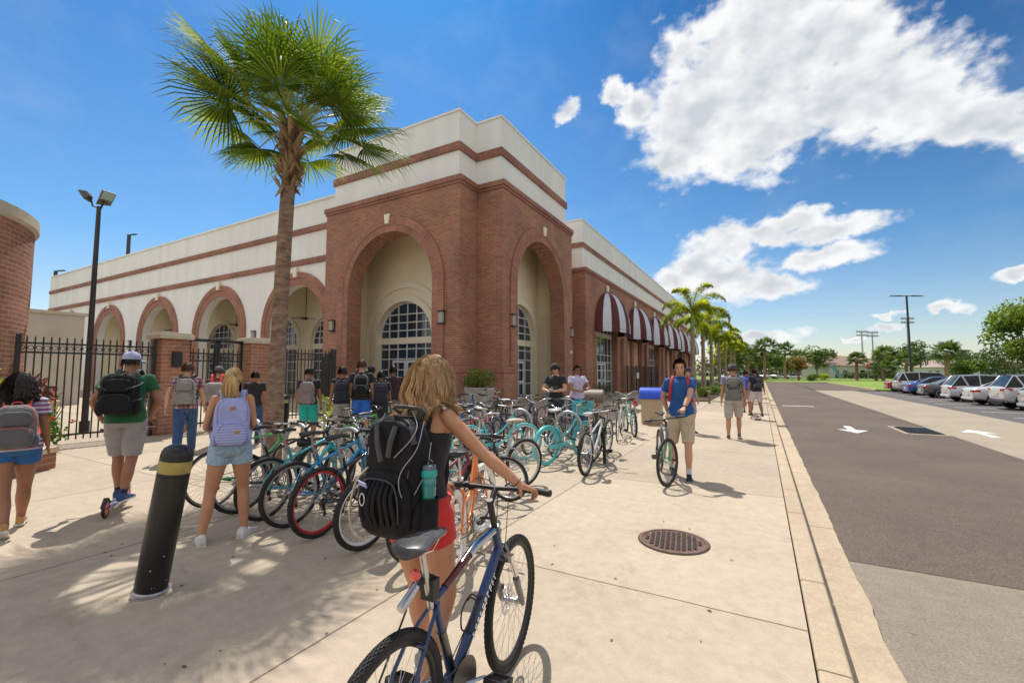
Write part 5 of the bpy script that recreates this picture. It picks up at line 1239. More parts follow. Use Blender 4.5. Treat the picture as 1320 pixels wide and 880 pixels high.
# ------------------------------------------------------------------ far plants, houses, cars
def wp(px, D_):  # bearing on the horizon ring
    a = (px-660)/570*D_; return (a*.872-D_*.4894, a*.4894+D_*.872)
PT = 'palms on the far lawn'
for i, (px, d, h, cr, lab) in enumerate(((1103,92,4.4,2.3,'sabal palm with clear brown trunk standing alone on the far lawn'),(1219,74,5.0,3.0,'sabal palm with thick reddish trunk behind the parked cars'),(1167,92,4.2,2.8,'sabal palm just left of the double-armed lamp'),(1137,85,2.4,2.6,'short bushy palm behind the stop sign'),(1128,89,2.2,2.2,'short palm left of the bushy one'),(1140,120,6.8,3.4,'tall palm in front of the pale-roofed house'),(1011,112,7.0,3.3,'tall palm, leftmost of the far lawn trees'),(985,96,7.0,3.2,'slender palm near the end of the pavement'),(1031,120,5.6,3.4,'round-headed palm beside the brown tree'),(963,88,4.6,2.8,'broad palm at the end of the palm row'),(975,100,5.2,2.8,'palm between the pavement and the parked pickups'))):
    x, y = wp(px, d); sabal('lawn_palm', lab, (x,y,-.05), h, (.2,.1), cr, 26, 22, 40+i, PALMB, .27, False, PT, tm=FT, blade=.13)
FTREE = [(1175,118,10.5,6.5,DGRN,'spreading dark oak behind the double-armed lamp'),(1150,128,8.5,5,GRN,'rounded oak left of the spreading dark oak'),(1240,150,9,8,DGRN,'dark wide tree between the two rightmost palms'),(1205,170,10,8,DGRN,'dark distant tree behind the lamp post'),
 (1052,130,9,5,GRN,'bushy green tree above the parked pickups'),(1068,150,8,5,GRN,'mid green tree left of the house'),(1028,92,5.2,2.0,None,'small tree with yellow-brown leaves on the lawn'),(1000,128,8,4,GRN,'green tree right of the pavement end'),
 (950,105,9,4.5,GRN,'leafy green tree behind the walking man'),(935,90,8,4,YGRN,'light green tree behind the palm row'),(1083,170,8,5,DGRN,'dark tree peeking over the house'),(968,130,8,5,GRN,'tree behind the far end of the pavement'),(1240,75,3.4,2.2,GRN,'small pale tree behind the parked cars'),(1252,110,5,3.2,GRN,'low tree right of the thick palm'),
 (1300,120,9,7,DGRN,'dark tree behind the parking lot pair'),(1015,150,7,5,GRN,'rounded tree beyond the tall palm'),(985,140,7,5,DGRN,'dark tree at the road end')]
BRN = attr_mat('leaf_brown', (.10,.06,.015), (.42,.28,.06), trans=.3)
for i, (px, d, h, r, m, lab) in enumerate(FTREE):
    x, y = wp(px, d); tree('far_tree', lab, (x,y,-.05), h, r, 1900, .55 if r > 3 else .3, m or BRN, 200+i, .25, .3, 'trees beyond the parking lot')
mb = MB()
for k in range(70):
    x, y = wp(900+k*6.5, 190+8*math.sin(k*2.1)); leafcloud(mb, (x,y,3.2+1.5*math.sin(k*1.7)), (7,5,4+1.2*math.sin(k)), 130, 1.3, 1.6, seed=500+k)
tag(mb.build('distant_woodland', DGRN), 'continuous dark band of distant woodland along the horizon', 'woodland', kind='stuff')
mb = MB()
for k in range(14):
    x, y = wp(1088+k*5.2, 112); leafcloud(mb, (x,y,.9), (1.0,.8,1.0), 150, .35, 1.6, seed=700+k, shell=.1)
tag(mb.build('clipped_hedge', DGRN), 'long clipped dark hedge in front of the brown-roofed house', 'hedge')
for (px, d, lab) in ((1061,100,'round yellow-green bush on the lawn right of the pickups'),(1045,86,'low dark green bush on the lawn edge')):
    x, y = wp(px, d); shrub('lawn_bush', lab, (x,y,-.05), (1.5,1.5,.8), 700, .3, YGRN if px > 1050 else GRN, px)
def house(label, px0, px1, d, hw, hr, roofc, rz=29.3):
    x0, y0 = wp(px0, d); x1, y1 = wp(px1, d); L_ = math.dist((x0,y0),(x1,y1)); t = thing('house', label, 'house', (x0,y0,0), R(rz))
    Wd = 14
    MB().box(0,L_,0,Wd,0,hw).build('wall', mat('pale_wall', (.55,.55,.52), rough=.9), t)
    r = MB(); e = .7; r.add([(-e,-e,hw),(L_+e,-e,hw),(L_+e,Wd+e,hw),(-e,Wd+e,hw),(4,Wd/2,hr),(L_-4,Wd/2,hr)], [(0,1,5,4),(1,2,5),(2,3,4,5),(3,0,4),(3,2,1,0)]); r.build('roof', mat(roofc[0], roofc[1], rough=.9, var=.15, vs=2), t)
    for k in range(3):
        w = MB().box(L_*(.2+.27*k), L_*(.2+.27*k)+1.3, -.04,-.005, .9, 2.3).build('window', GLASS, t); MB().box(L_*(.2+.27*k)-.1, L_*(.2+.27*k)+1.4, -.08,-.04, 2.3, 2.42).build('window_frame', WFRAME, w)
    MB().box(L_*.08,L_*.08+1.1,-.04,-.005,0,2.2).build('door', mat('dark_door', (.08,.08,.09), rough=.5), t)
    return t
house('single-storey pale house with a brown hipped roof beyond the lawn', 1069, 1152, 128, 3.6, 6.6, ('roof_brown', (.28,.19,.15)))
house('low pale building with a pinkish roof behind the reddish palm', 1190, 1262, 150, 3.4, 6.0, ('roof_pink', (.42,.33,.30)))
ss = thing('stop_sign', 'small red octagonal stop sign on a thin post at the far lawn', 'sign', (*wp(1118,88),0), R(29.3))
MB().tube([(0,0,0),(0,0,3.0)], .05, 8).build('post', GALV, ss)
MB().prism([[(.42*math.cos(pi/8+pi/4*k),.42*math.sin(pi/8+pi/4*k)) for k in range(8)]], (0,-.06,2.9), (1,0,0), (0,0,1), (0,-1,0), .03).build('sign_plate', RED, ss)
text_mesh('lettering', 'STOP', .32, frameM(V((0,-.066,2.9)), V((1,0,0)), V((0,-1,0))), WFRAME, ss)
ff = thing('feather_flag', 'white and teal feather flag on the far lawn', 'flag', (*wp(1080,88),0), R(29.3))
MB().tube([(0,0,0),(-.1,0,1.6),(-.9,0,3.0)], .03, 6).build('flag_pole', BLACKM, ff)
MB().add([(.0,0,.5),(.55,0,.3),(-.3,0,2.6),(-1.1,0,3.1),(-1.8,0,3.0)], [(0,1,2),(0,2,3,4)]).build('banner', mat('banner_teal', (.15,.32,.38), rough=.7, var=.3, vs=1), ff)

CARG = mat('car_glass', (.012,.015,.017), rough=.08, var=.3, spec=.35)
def car(label, loc, rz, color, kind='sedan', parent_group=None, L_=4.6, Wd=1.82, H=1.46, lamp=(.55,.02,.015), far=False, cat='car'):
    """local +X forward, origin on the ground under the rear bumper centre"""
    t = thing('parked_pickup' if kind == 'pickup' else 'parked_car', label, cat, loc, rz, parent_group)
    pm = mat('car_paint_'+'_'.join('%d' % round(c*100) for c in color), color, rough=.28, metal=.3, var=.04, coat=1)
    hw = Wd/2
    if kind == 'sedan': prof = [(0,.45,.78,.80),(.04,.36,.88,.90),(.25,.25,.97,.97),(.9,.2,1.0,1),(1.6,.2,.97,1),(2.9,.2,.94,1),(3.6,.2,.86,1),(4.2,.22,.76,.95),(4.5,.28,.66,.86),(4.6,.4,.55,.72)]; gh = [(.75,.98,.0),(1.55,H-.04,1),(2.2,H,1),(2.75,H-.05,1),(3.55,.90,0)]
    elif kind == 'hatch': prof = [(0,.45,.85,.82),(.05,.34,.95,.92),(.25,.25,1.0,.98),(.9,.2,1.0,1),(1.6,.2,.98,1),(2.7,.2,.95,1),(3.5,.2,.88,1),(4.1,.22,.78,.95),(4.4,.28,.66,.86),(4.5,.4,.55,.72)]; gh = [(.10,.98,0),(.55,H-.05,1),(1.5,H,1),(2.5,H-.06,1),(3.35,.92,0)]
    elif kind == 'suv': prof = [(0,.5,.95,.86),(.05,.4,1.06,.95),(.25,.3,1.1,1),(.9,.25,1.1,1),(1.6,.25,1.08,1),(2.9,.25,1.05,1),(3.6,.25,1.0,1),(4.2,.28,.9,.96),(4.5,.33,.78,.88),(4.62,.45,.6,.74)]; gh = [(.08,1.08,0),(.42,H-.06,1),(1.5,H,1),(2.6,H-.05,1),(3.45,1.02,0)]
    else: prof = [(0,.5,1.0,.95),(.05,.42,1.08,1),(.5,.35,1.1,1),(1.6,.35,1.1,1),(2.2,.35,1.1,1),(3.2,.35,1.1,1),(4.0,.35,1.08,1),(4.7,.35,1.02,.97),(5.2,.4,.95,.92),(5.3,.5,.8,.85)]; gh = [(1.95,1.08,0),(2.05,H-.05,1),(2.6,H,1),(3.1,H-.04,1),(3.8,1.08,0)]
    k = L_/prof[-1][0]; P = [(x*k,a,b,c) for x, a, b, c in prof]; rg = []
    for x, z0, z1, w in P:
        y = hw*w; zs = z0+(z1-z0)
        h = z1-z0; half = [(y*.86,z0),(y*.97,z0+h*.15),(y,z0+h*.45),(y*.985,z0+h*.72),(y*.93,z0+h*.93),(y*.80,z1),(y*.4,z1+.02)]
        rg.append([(x,a,b) for a, b in half]+[(x,-a,b) for a, b in half[::-1]])
    body = MB().loft(rg); bo_ = body.build('body', pm, t, 50); sb = bo_.modifiers.new('s','SUBSURF'); sb.levels = 1; sb.render_levels = 1 if far else 2
    g = []; gl = [(x*k,z,u) for x, z, u in gh]
    zb = [.0]*5
    def belt(x):
        for i in range(len(P)-1):
            if P[i][0] <= x <= P[i+1][0]: s = (x-P[i][0])/(P[i+1][0]-P[i][0]); return P[i][2]*(1-s)+P[i+1][2]*s-.03
        return P[-1][2]
    base = [(gl[0][0],gl[0][1]-.03)]
    # cabin shell: glass block with roof skin
    n = 5; rings = []
    for i, (x, z, u) in enumerate(gl):
        b = belt(x)-.01; yb = hw*.90; yt = hw*.72 if u else hw*.84; zt = z if u else b+.02
        rings.append([(x,yb,b),(x,(yb+yt)/2+.01,(b+zt)/2),(x,yt,zt-.03 if u else zt),(x,yt*.8,zt),(x,0,zt+.015 if u else zt),(x,-yt*.8,zt),(x,-yt,zt-.03 if u else zt),(x,-(yb+yt)/2-.01,(b+zt)/2),(x,-yb,b)])
    MB().loft(rings).build('window_glass', CARG, t, 50)
    rf = MB(); rr = []
    for (x, z, u) in gl[1:4]: rr.append([(x,s*hw*.72*q,z+(.018 if abs(s*q) < .8 else -.012)) for s, q in ((1,1.01),(1,.8),(1,.4),(-1,.4),(-1,.8),(-1,1.01))])
    rf.loft(rr, cap=False)
    def pil(i, j, y0, y1, r=.035):
        a = rings[i]; b = rings[j]
        for s in (0, 8): rf.tube([a[s], b[2 if s == 0 else 6]], r, 6)
    rf.tube([rings[0][0], rings[1][2], rings[2][2], rings[3][2], rings[4][0]], .022, 6); rf.tube([rings[0][8], rings[1][6], rings[2][6], rings[3][6], rings[4][8]], .022, 6)
    for s in (2, 6):
        a = V(rings[2][s]); b = V(rings[2][0 if s == 2 else 8]); rf.tube([a+V((-.1,0,0)), b+V((-.1,0,0))], .035, 6)
        if kind in ('hatch','suv'): a = V(rings[1][s]); b = V(rings[1][0 if s == 2 else 8]); rf.tube([a+V((.1,0,0)), b+V((.3,0,0))], .045, 6)
    rf.build('roof', pm, t, 60)
    r = .33 if kind != 'suv' and kind != 'pickup' else .37
    for x in (.17*L_+.0, L_*.80):
        for s in (-1,1):
            M = T(x, s*(hw-.10), r) @ Rx(pi/2)
            w = MB().lathe([(.19,-.11),(r*.93,-.11),(r,-.07),(r,.07),(r*.93,.11),(.19,.11)], 28, M).build('wheel', RUBBER, t, 40)
            q = MB(); q.lathe([(.001,-.06),(.22,-.06),(.22,.06),(.001,.06)], 20, M)
            q2 = MB()
            for kk in range(10): a = 2*pi*kk/10; q2.box(-.018,.018,.03,r*.68,-.02,.02, M @ Rz(a) @ T(0,0,.085*(-s)))
            q2.loft([[V(M @ V((rr_*math.cos(2*pi*i/24), rr_*math.sin(2*pi*i/24), zz*(-s)))) for rr_, zz in ((r*.62,.07),(r*.62,.112),(r*.70,.112),(r*.70,.07))] for i in range(24)], closed=True)
            q.build('wheel_well', BLK, w, 40); q2.build('rim', ALLOY, w)
            MB().tube([(x+(r+.045)*math.cos(a), s*(hw-.012), r+(r+.045)*math.sin(a)) for a in [pi*i/12 for i in range(13)]], .025, 6).build('wheel_arch', BLK if kind == 'suv' else pm, t, 60)
    zl = P[1][2]-.14
    for s in (-1,1):
        MB().loft([[(-.015,s*hw*.60,zl-.04),(-.015,s*hw*.60,zl+.05),(.02,s*hw*.86,zl+.07),(.02,s*hw*.86,zl-.05)],[(.03,s*hw*.60,zl-.04),(.03,s*hw*.60,zl+.05),(.3,s*hw*1.0,zl+.08),(.3,s*hw*1.0,zl-.03)]]).build('tail_light', mat('tail_light', lamp, rough=.15, coat=1), t, bevel=.01)
        MB().box(L_*.60,L_*.60+.2,s*(hw+.02)-.08,s*(hw+.02)+.08,P[5][2]+.0,P[5][2]+.14).build('wing_mirror', pm, t, bevel=.03)
    MB().box(-.03,.05,-hw*.82,hw*.82,.28,.42).build('bumper', BLK if kind == 'suv' else pm, t, bevel=.03)
    MB().box(-.02,.02,-.27,.27,P[0][2]-.32,P[0][2]-.18).build('number_plate', mat('plate', (.55,.52,.45), rough=.4, var=.15, vs=30), t)
    if kind in ('sedan','hatch','suv'): pass
    return t
W_ = (.68,.68,.68)
CARS = [(9.75,27.1,'hatch',(.42,.43,.44),4.5,1.5,'silver car cut off by the right edge of the photograph'),(9.75,29.9,'suv',W_,4.6,1.66,'white sport utility car with dark lower bumper, third from the right edge'),(9.75,33.3,'sedan',W_,4.9,1.47,'white sedan with pale reddish tail lamps beside the white sport utility car'),(9.75,36.6,'hatch',(.62,.64,.66),4.4,1.6,'silver-white hatchback with red wrap-around tail lamps'),(9.7,41.2,'sedan',(.10,.11,.125),4.9,1.45,'dark grey sedan with multi-spoke alloy wheel'),(9.8,45.3,'sedan',(.02,.10,.42),4.4,1.42,'blue sedan between the grey sedan and the white van-like car'),(9.8,48.6,'suv',W_,4.9,1.78,'tall white family car behind the blue sedan'),(9.9,52.0,'sedan',(.35,.012,.02),4.6,1.42,'red car at the far end of the parked row')]
for x, y, kd, c, L_, H_, lab in CARS:
    car(lab, (x,y,ZR), 0, c, kd, 'cars parked tail-out along the lane', L_, 1.82, H_)
car('dark navy sport utility car nose-in behind the tree trunks', (16.2,33.5,ZR), 0, (.015,.02,.045), 'suv', 'cars in the second parking row', 4.9, 1.9, 1.85)
car('black van-like car parked behind the white sport utility car', (16.2,38.5,ZR), 0, (.012,.012,.014), 'suv', 'cars in the second parking row', 5.0, 1.9, 1.9)
car('dark blue car parked behind the dark grey sedan', (16.2,45,ZR), 0, (.02,.035,.08), 'suv', 'cars in the second parking row', 4.8, 1.85, 1.7)
for i, (px, c, kd, lab) in enumerate(((991,W_,'pickup','white pickup at the left of the far road'),(1003,(.55,.56,.56),'pickup','silver-white double-cab pickup on the far road'),(1019,W_,'sedan','white car right of the pickups on the far road'),(1033,W_,'hatch','small white car on the far road near the yellow bush'),(976,(.5,.5,.5),'sedan','pale car behind the skateboarder on the far road'),(953,(.6,.6,.62),'suv','white car seen behind the walking man'))):
    x, y = wp(px, 112); car(lab, (x,y,-.1), R(150 if kd == 'pickup' else 175), c, kd, 'cars on the far road', 5.3 if kd == 'pickup' else 4.5, 1.85, 1.75 if kd == 'pickup' else 1.5, far=True)
# ------------------------------------------------------------------ people
def skin(name, c): return mat('skin_'+name, c, rough=.5, var=.08, vs=14, bump=.12, bs=220, bd=.002, spec=.4)
SK_L = skin('light', (.55,.30,.20)); SK_T = skin('tan', (.50,.245,.14)); SK_M = skin('medium', (.34,.155,.085)); SK_D = skin('brown', (.24,.11,.06))
HAIRM = dict(blond=attr_mat('hair_blond', (.13,.07,.028), (.90,.62,.34), rough=.38, trans=.1, spec=.6, c3=(.48,.29,.135)),
 pale=attr_mat('hair_pale_blond', (.32,.19,.07), (.75,.55,.28), rough=.42, trans=0, c3=(.55,.36,.15)),
 dark=attr_mat('hair_dark', (.006,.005,.004), (.035,.02,.013), rough=.4, trans=0, c3=(.015,.01,.007)),
 brown=attr_mat('hair_brown', (.03,.015,.008), (.20,.09,.04), rough=.45, trans=0, c3=(.09,.042,.02)))
def ik(S_, W_, l1, l2, hint):
    S_ = V(S_); W_ = V(W_); d = W_-S_; L_ = min(d.length, (l1+l2)*.9985); L_ = max(L_, abs(l1-l2)+.02); u = d.normalized(); W_ = S_+u*L_
    a = (l1*l1-l2*l2+L_*L_)/(2*L_); h = math.sqrt(max(0, l1*l1-a*a)); p = V(hint)-u*V(hint).dot(u)
    return S_+u*a+p.normalized()*h, W_
def ering(c, rx, ry, n=20, pw=1, M=None):
    r = []
    for j in range(n):
        a = 2*pi*j/n; ca, sa = math.cos(a), math.sin(a); q = V((c[0]+rx*math.copysign(abs(ca)**pw, ca), c[1]+ry*math.copysign(abs(sa)**pw, sa), c[2])); r.append(M @ q if M else q)
    return r
def strands(mb, Mh, n, length, seed, er=(.080,.100,.118), wave=.01, w=.0022, seg=14, puff=.01, neck=None, bodyc=None, part=.0, lo=-.35, flow=None, root_dark=True, gather=None, faceY=.35, clumps=0):
    """hair strands that start on the scalp, hug the head, then hang; Mh = head matrix (metres)"""
    g = random.Random(seed); Mi = Mh.inverted(); dn = (Mi.to_3x3() @ V((0,0,-1))).normalized()
    def root():
        while True:
            a = g.uniform(0, 2*pi); z = g.uniform(lo, 1); q = math.sqrt(1-z*z); d = V((q*math.cos(a), q*math.sin(a), z))
            if d.y > faceY and d.z < .62: continue
            if d.y > .05 and d.z < -.05: continue
            return d
    CLP = [(root(), g.uniform(0,1), g.uniform(0,6.28), g.uniform(16,26), g.uniform(.5,1.3), g.uniform(.2,.8), g.uniform(.78,1.05), g.uniform(-.5,1.0)) for _ in range(clumps)]
    for i in range(n):
        cl = CLP[i % clumps] if clumps else None
        d = root() if not cl else (cl[0]+V((g.gauss(0,.07),g.gauss(0,.07),g.gauss(0,.07)))).normalized()
        lay = g.uniform(0, 1) if not cl else min(1,max(0,cl[1]+g.gauss(0,.08))); off = 1+puff*lay/.1*(1-.75*max(0,d.z))
        p = V((d.x*er[0], d.y*er[1], d.z*er[2]))*off; pts = []; L_ = length*g.uniform(.75,1.05)
        t = V((d.x*1.0+(.3 if d.x > part else -.3), d.y*.8-.25, 0)).normalized()*.8+dn*.6
        if flow: t = V(flow)+d*.25
        t.normalize(); ph = g.uniform(0,6.28); fr = g.uniform(30,60); wv = wave*g.uniform(.3,1.2)
        if cl: ph = cl[2]+g.gauss(0,.18); fr = cl[3]; wv = wave*cl[4]; L_ = length*cl[6]*g.uniform(.93,1.03)
        st = L_/seg
        for k in range(seg+1):
            pts.append(p.copy())
            if gather is not None and k < seg*.45: t = (t+(V(gather)-p).normalized()*1.2).normalized()
            else: t = (t+dn*(.35 if not flow else .05)).normalized()
            p = p+t*st
            u = V((p.x/er[0], p.y/er[1], p.z/er[2]))
            if u.length < off and u.z > -.9: u = u.normalized()*off; p = V((u.x*er[0], u.y*er[1], u.z*er[2]))
            if bodyc:
                for (c, r) in bodyc:
                    v = p-c
                    if v.length < r+.012*lay: p = c+v.normalized()*(r+.012*lay)
        out = []
        for k, p in enumerate(pts):
            s = k/seg; o = wv*s*math.sin(fr*s*L_*2+ph+(d.x*3 if not cl else 0)); ex = V((0,0,0)) if not cl else V((p.x,p.y,0))*(.28*s*s*cl[7])+V((0,0,0)); out.append(Mh @ (p+V((o, o*.6*math.cos(ph), 0))+ex))
        tone = g.uniform(.15,.85)*(.75 if lay < .35 else 1) if not cl else max(.04, min(.95, cl[5]+g.gauss(0,.12)))*(.55+.45*lay)
        o0 = len(mb.v); mb.t = tone; mb.tube(out, [w*(.8+.4*math.sin(pi*k/seg))*(1-.7*(k/seg)**3) for k in range(seg+1)], 3, cap=False)
        if root_dark:
            for k in range(seg+1):
                for j in range(3): mb.tone[o0+k*3+j] = max(.02, min(.98, tone*(.7+.5*k/seg)))
    return mb
def hand(mb, W_, d, pn, s, side, curl=.5, spread=.0, fcurl=None, thumb=None):
    """palm, four fingers, thumb. d: along the hand, pn: palm facing, side: +1 thumb towards d x pn"""
    d = V(d).normalized(); pn = (V(pn)-d*V(pn).dot(d)).normalized(); ac = d.cross(pn)*side
    P = lambda a, b, c: W_+(d*a+ac*b+pn*c)*s
    rings = []
    for a, w, t in ((-.02,.024,.019),(.01,.029,.018),(.035,.037,.016),(.065,.041,.0145),(.088,.040,.012),(.098,.034,.009)):
        rings.append([P(a, w*math.cos(q), t*math.sin(q)) for q in [2*pi*j/14 for j in range(14)]])
    mb.loft(rings)
    fc = fcurl or [curl]*4
    for i, (b, L_, r) in enumerate(((.030,.068,.0088),(.0105,.076,.0092),(-.010,.070,.0088),(-.029,.056,.0078))):
        a = 0; p = P(.075, b, 0); pts = [p, P(.094, b, -.001)]; q = pts[-1]
        for k, f in enumerate((.44,.32,.26)):
            a += fc[i]*(1.0,1.15,.8)[k]; v = d*math.cos(a)+pn*math.sin(a)+ac*(b*spread); q = q+v.normalized()*L_*f*s; pts.append(q)
        mb.tube(spline(pts,2), [x*s for x in ([r]*3+[r*1.04,r]+[r*.97]*2+[r*.88]*1+[r*.62])][:9], 8)
    th = thumb or (.55,.8,.35)
    p0 = P(.015,.02,.004); v = (d*th[0]+ac*th[1]+pn*th[2]).normalized(); v2 = (v+pn*.35*(.4+curl)+d*.35).normalized()
    mb.tube([p0, p0+v*.04*s, p0+v*.04*s+v2*.03*s, p0+v*.04*s+v2*.054*s], [x*s for x in (.014,.0125,.0105,.0075)], 9)
def person(label, loc, rz, H=1.75, fem=False, lean=0, twist=0, hyaw=0, hpitch=0, feet=None, hands=None, sk=None, top=('tee',None), bottom=('shorts',None,.5), shoes=None, sock=None, hair=('short','brown'), group=None, vox=.011, curl=.45, face=False, bulk=1.0, lift=0, hdirs=None, ehint=None, handfn=None, hhair=None, sleeve=.55, hat=None, top2=None):
    s = H/1.75; t = thing('person', label, 'person', (loc[0],loc[1],lift), rz, group); sk = sk or SK_L
    U = T(0,0,.95) @ Rx(-lean) @ Rz(twist) @ T(0,0,-.95); Sc = Matrix.Scale(s, 4)
    wf = (.92 if fem else 1)*bulk
    hw_sh = (.155 if fem else .178)*bulk
    TR = [(.84,.09,.085,0),(.89,.150,.112,-.01),(.95,.168,.118,-.012),(1.0,.166,.112,-.01),(1.07,.145,.10,0),(1.13,.136,.095,0),(1.20,.142,.10,0),(1.28,.155,.110,0),(1.35,.165,.112,0),(1.405,.165,.10,-.005),(1.44,.135,.08,-.01),(1.47,.075,.06,-.012),(1.50,.055,.055,-.01)] if not fem else \
         [(.84,.10,.09,0),(.89,.162,.118,-.012),(.95,.175,.122,-.015),(1.0,.165,.11,-.01),(1.07,.132,.09,0),(1.13,.120,.085,0),(1.20,.128,.092,.002),(1.28,.140,.108,.008),(1.35,.145,.10,.002),(1.405,.142,.085,-.005),(1.44,.115,.07,-.01),(1.47,.065,.052,-.012),(1.50,.048,.05,-.01)]
    MU = lambda z: (T(0,0,0) if z < .93 else U)
    def torso(mb, z0, z1, m, flare=0, cap=True):
        rings = []
        zs = [r for r in TR if z0-.001 <= r[0] <= z1+.001]
        def at(z):
            for a, b in zip(TR, TR[1:]):
                if a[0] <= z <= b[0]: f = (z-a[0])/(b[0]-a[0]); return (z, *[a[i]*(1-f)+b[i]*f for i in (1,2,3)])
            return TR[0] if z < TR[0][0] else TR[-1]
        zs = [at(z0)]+[r for r in zs if z0+.005 < r[0] < z1-.005]+[at(z1)]
        for (z, a, b, y) in zs:
            e = m+flare*max(0, (1.15-z))
            rings.append(ering((0,y,z), a*bulk+e, b*bulk+e, 24, .88, Sc @ MU(z)))
        mb.loft(rings); return mb
    feet = feet or {}; hands = hands or {}
    J = {}
    for sd in (-1, 1):
        k = 'L' if sd < 0 else 'R'
        hip = V((sd*.088*bulk,0,.895)); f = feet.get(k, {}); ank = V(f.get('p', (sd*.095,0,0)))+V((0,0,.085)); hd = f.get('h', -sd*.12); pt = f.get('pitch', 0)
        if pt: ank = ank+V((0, .0, math.sin(pt)*.11))
        kn, an2 = ik(hip, ank, .425, .405, f.get('hint', (sd*.08,1,0))); J['hip'+k] = hip; J['knee'+k] = kn; J['ank'+k] = an2; J['fh'+k] = (hd, pt)
        sh = U @ V((sd*(hw_sh-.004),-.005,1.415)); W_ = V(hands.get(k, (sd*(.25 if not fem else .22)*bulk,.04,.86))); 
        if k not in hands: W_ = U @ V((sd*(.25 if not fem else .23)*bulk,.05,.87))
        hint = (ehint or {}).get(k, (sd*.35,-1,-.1))
        el, W_ = ik(sh, W_, .285 if not fem else .27, .25 if not fem else .24, hint); J['sh'+k] = sh; J['el'+k] = el; J['wr'+k] = W_
    HC = U @ V((0,.012,1.625)); HM = T(*HC) @ Rz(hyaw+twist) @ Rx(-hpitch-lean*.5)
    HMs = Sc @ HM
    mb = MB(); torso(mb, .84, 1.50, 0)
    q = lambda p: V(p)*s
    lt = bulk*(1.0 if not fem else 1.02)
    for k in 'LR':
        hip, kn, an = J['hip'+k], J['knee'+k], J['ank'+k]; back = V((0,-.02,0))
        mb.tube([q(x) for x in spline([hip+V((0,0,.03)), hip.lerp(kn,.3), hip.lerp(kn,.7), kn, kn.lerp(an,.3)+back, kn.lerp(an,.6)+back*.5, an+V((0,0,.01))], 3)], [s*lt*r for r in (.088,.088,.087,.085,.080,.075,.068,.064,.060,.056,.053,.053,.054,.055,.053,.048,.042,.037,.035)], 16)
        el, wr, sh = J['el'+k], J['wr'+k], J['sh'+k]; am = (1 if not fem else .86)*bulk**.6
        mb.ell(q(sh), .051*s*am, 12, 8)
        mb.tube([q(x) for x in spline([sh, sh.lerp(el,.5), el, el.lerp(wr,.35), el.lerp(wr,.75), wr], 3)], [s*am*r for r in (.052,.051,.050,.048,.044,.040,.038,.040,.042,.041,.038,.034,.031,.028,.026,.024)], 14, flat=.95)
        sd = -1 if k == 'L' else 1
        if handfn and k in handfn: handfn[k](mb, q(wr), s, q(el))
        else:
            fd = (wr-el).normalized(); hdv = (hdirs or {}).get(k)
            if hdv: hand(mb, q(wr)+fd*.01, hdv[0], hdv[1], s*(.95 if not fem else .88), hdv[2] if len(hdv) > 2 else sd, hdv[3] if len(hdv) > 3 else .9)
            else:
                pn = V((-sd,0,0)); side = 1 if (fd.cross((pn-fd*pn.dot(fd)).normalized())).y > 0 else -1
                hand(mb, q(wr)+fd*.01, fd+V((0,.1,0)), pn, s*(.95 if not fem else .88), side, curl)
        # foot core
        hd, pt = J['fh'+k]; Fm = Sc @ T(*an) @ Rz(hd) @ Rx(-pt)
        mb.tube([Fm @ V((0,0,.03)), Fm @ V((0,.0,-.03)), Fm @ V((0,.06,-.055)), Fm @ V((0,.12,-.06))], [.034*s,.034*s,.03*s,.022*s], 12)
    # neck + head
    mb.tube([Sc @ U @ V((0,-.015,1.42)), HMs @ V((0,-.02,-.07)), HMs @ V((0,-.01,-.03))], [.056*s*wf,.050*s*wf,.05*s*wf], 14)
    E3 = lambda c, r, n=16, m_=12: mb.ell((0,0,0), 1, n, m_, M=HMs @ T(*c) @ Matrix.Diagonal((*r,1)))
    fw = .96 if fem else 1
    E3((0,-.008,.022), (.073*fw,.092,.092)); E3((0,.022,-.035), (.060*fw,.066,.075)); E3((0,.050,-.080), (.032*fw,.034,.026)); E3((0,.045,-.02), (.056*fw,.046,.06))
    for sd in (-1,1):
        E3((sd*.075*fw,-.004,-.012), (.010,.017,.028), 8, 6); E3((sd*.036,.066,-.022), (.022,.018,.018), 8, 6)
        E3((sd*.026,.078,.018), (.022,.012,.008), 8, 6)
    mb.tube([HMs @ V((0,.086,.008)), HMs @ V((0,.100,-.014)), HMs @ V((0,.111,-.033)), HMs @ V((0,.094,-.040))], [.009*s,.010*s,.013*s,.011*s], 8)
    E3((0,.088,-.058), (.024,.010,.007), 8, 6); E3((0,.087,-.068), (.020,.010,.007), 8, 6)
    body = mb.build('body', sk, t, 180, remesh=vox, sm=3)
    if face:
        f = MB()
        for sd in (-1,1): f.ell((0,0,0), 1, 10, 8, M=HMs @ T(sd*.030,.083,.003) @ Matrix.Diagonal((.013,.008,.007,1)))
        f.build('eyes', mat('eye_white', (.6,.57,.53), rough=.3), t, 180)
        f = MB()
        for sd in (-1,1): f.ell((0,0,0), 1, 8, 6, M=HMs @ T(sd*.030,.088,.003) @ Matrix.Diagonal((.006,.0045,.006,1)))
        f.build('pupils', BLK, t, 180)
        f = MB()
        for sd in (-1,1): f.tube([HMs @ V((sd*.014,.093,.017)), HMs @ V((sd*.032,.092,.025)), HMs @ V((sd*.050,.078,.018))], [.004*s,.0045*s,.0025*s], 6)
        f.build('eyebrows', mat('brow', (.03,.018,.012), rough=.8), t, 180)
        f = MB().tube([HMs @ V((-.024,.092,-.064)), HMs @ V((0,.099,-.061)), HMs @ V((.024,.092,-.064))], [.002*s,.0058*s,.002*s], 8); f.build('mouth', mat('lips', (.34,.12,.09), rough=.5), t, 180)
    # clothes
    tt, tm = top[0], top[1]
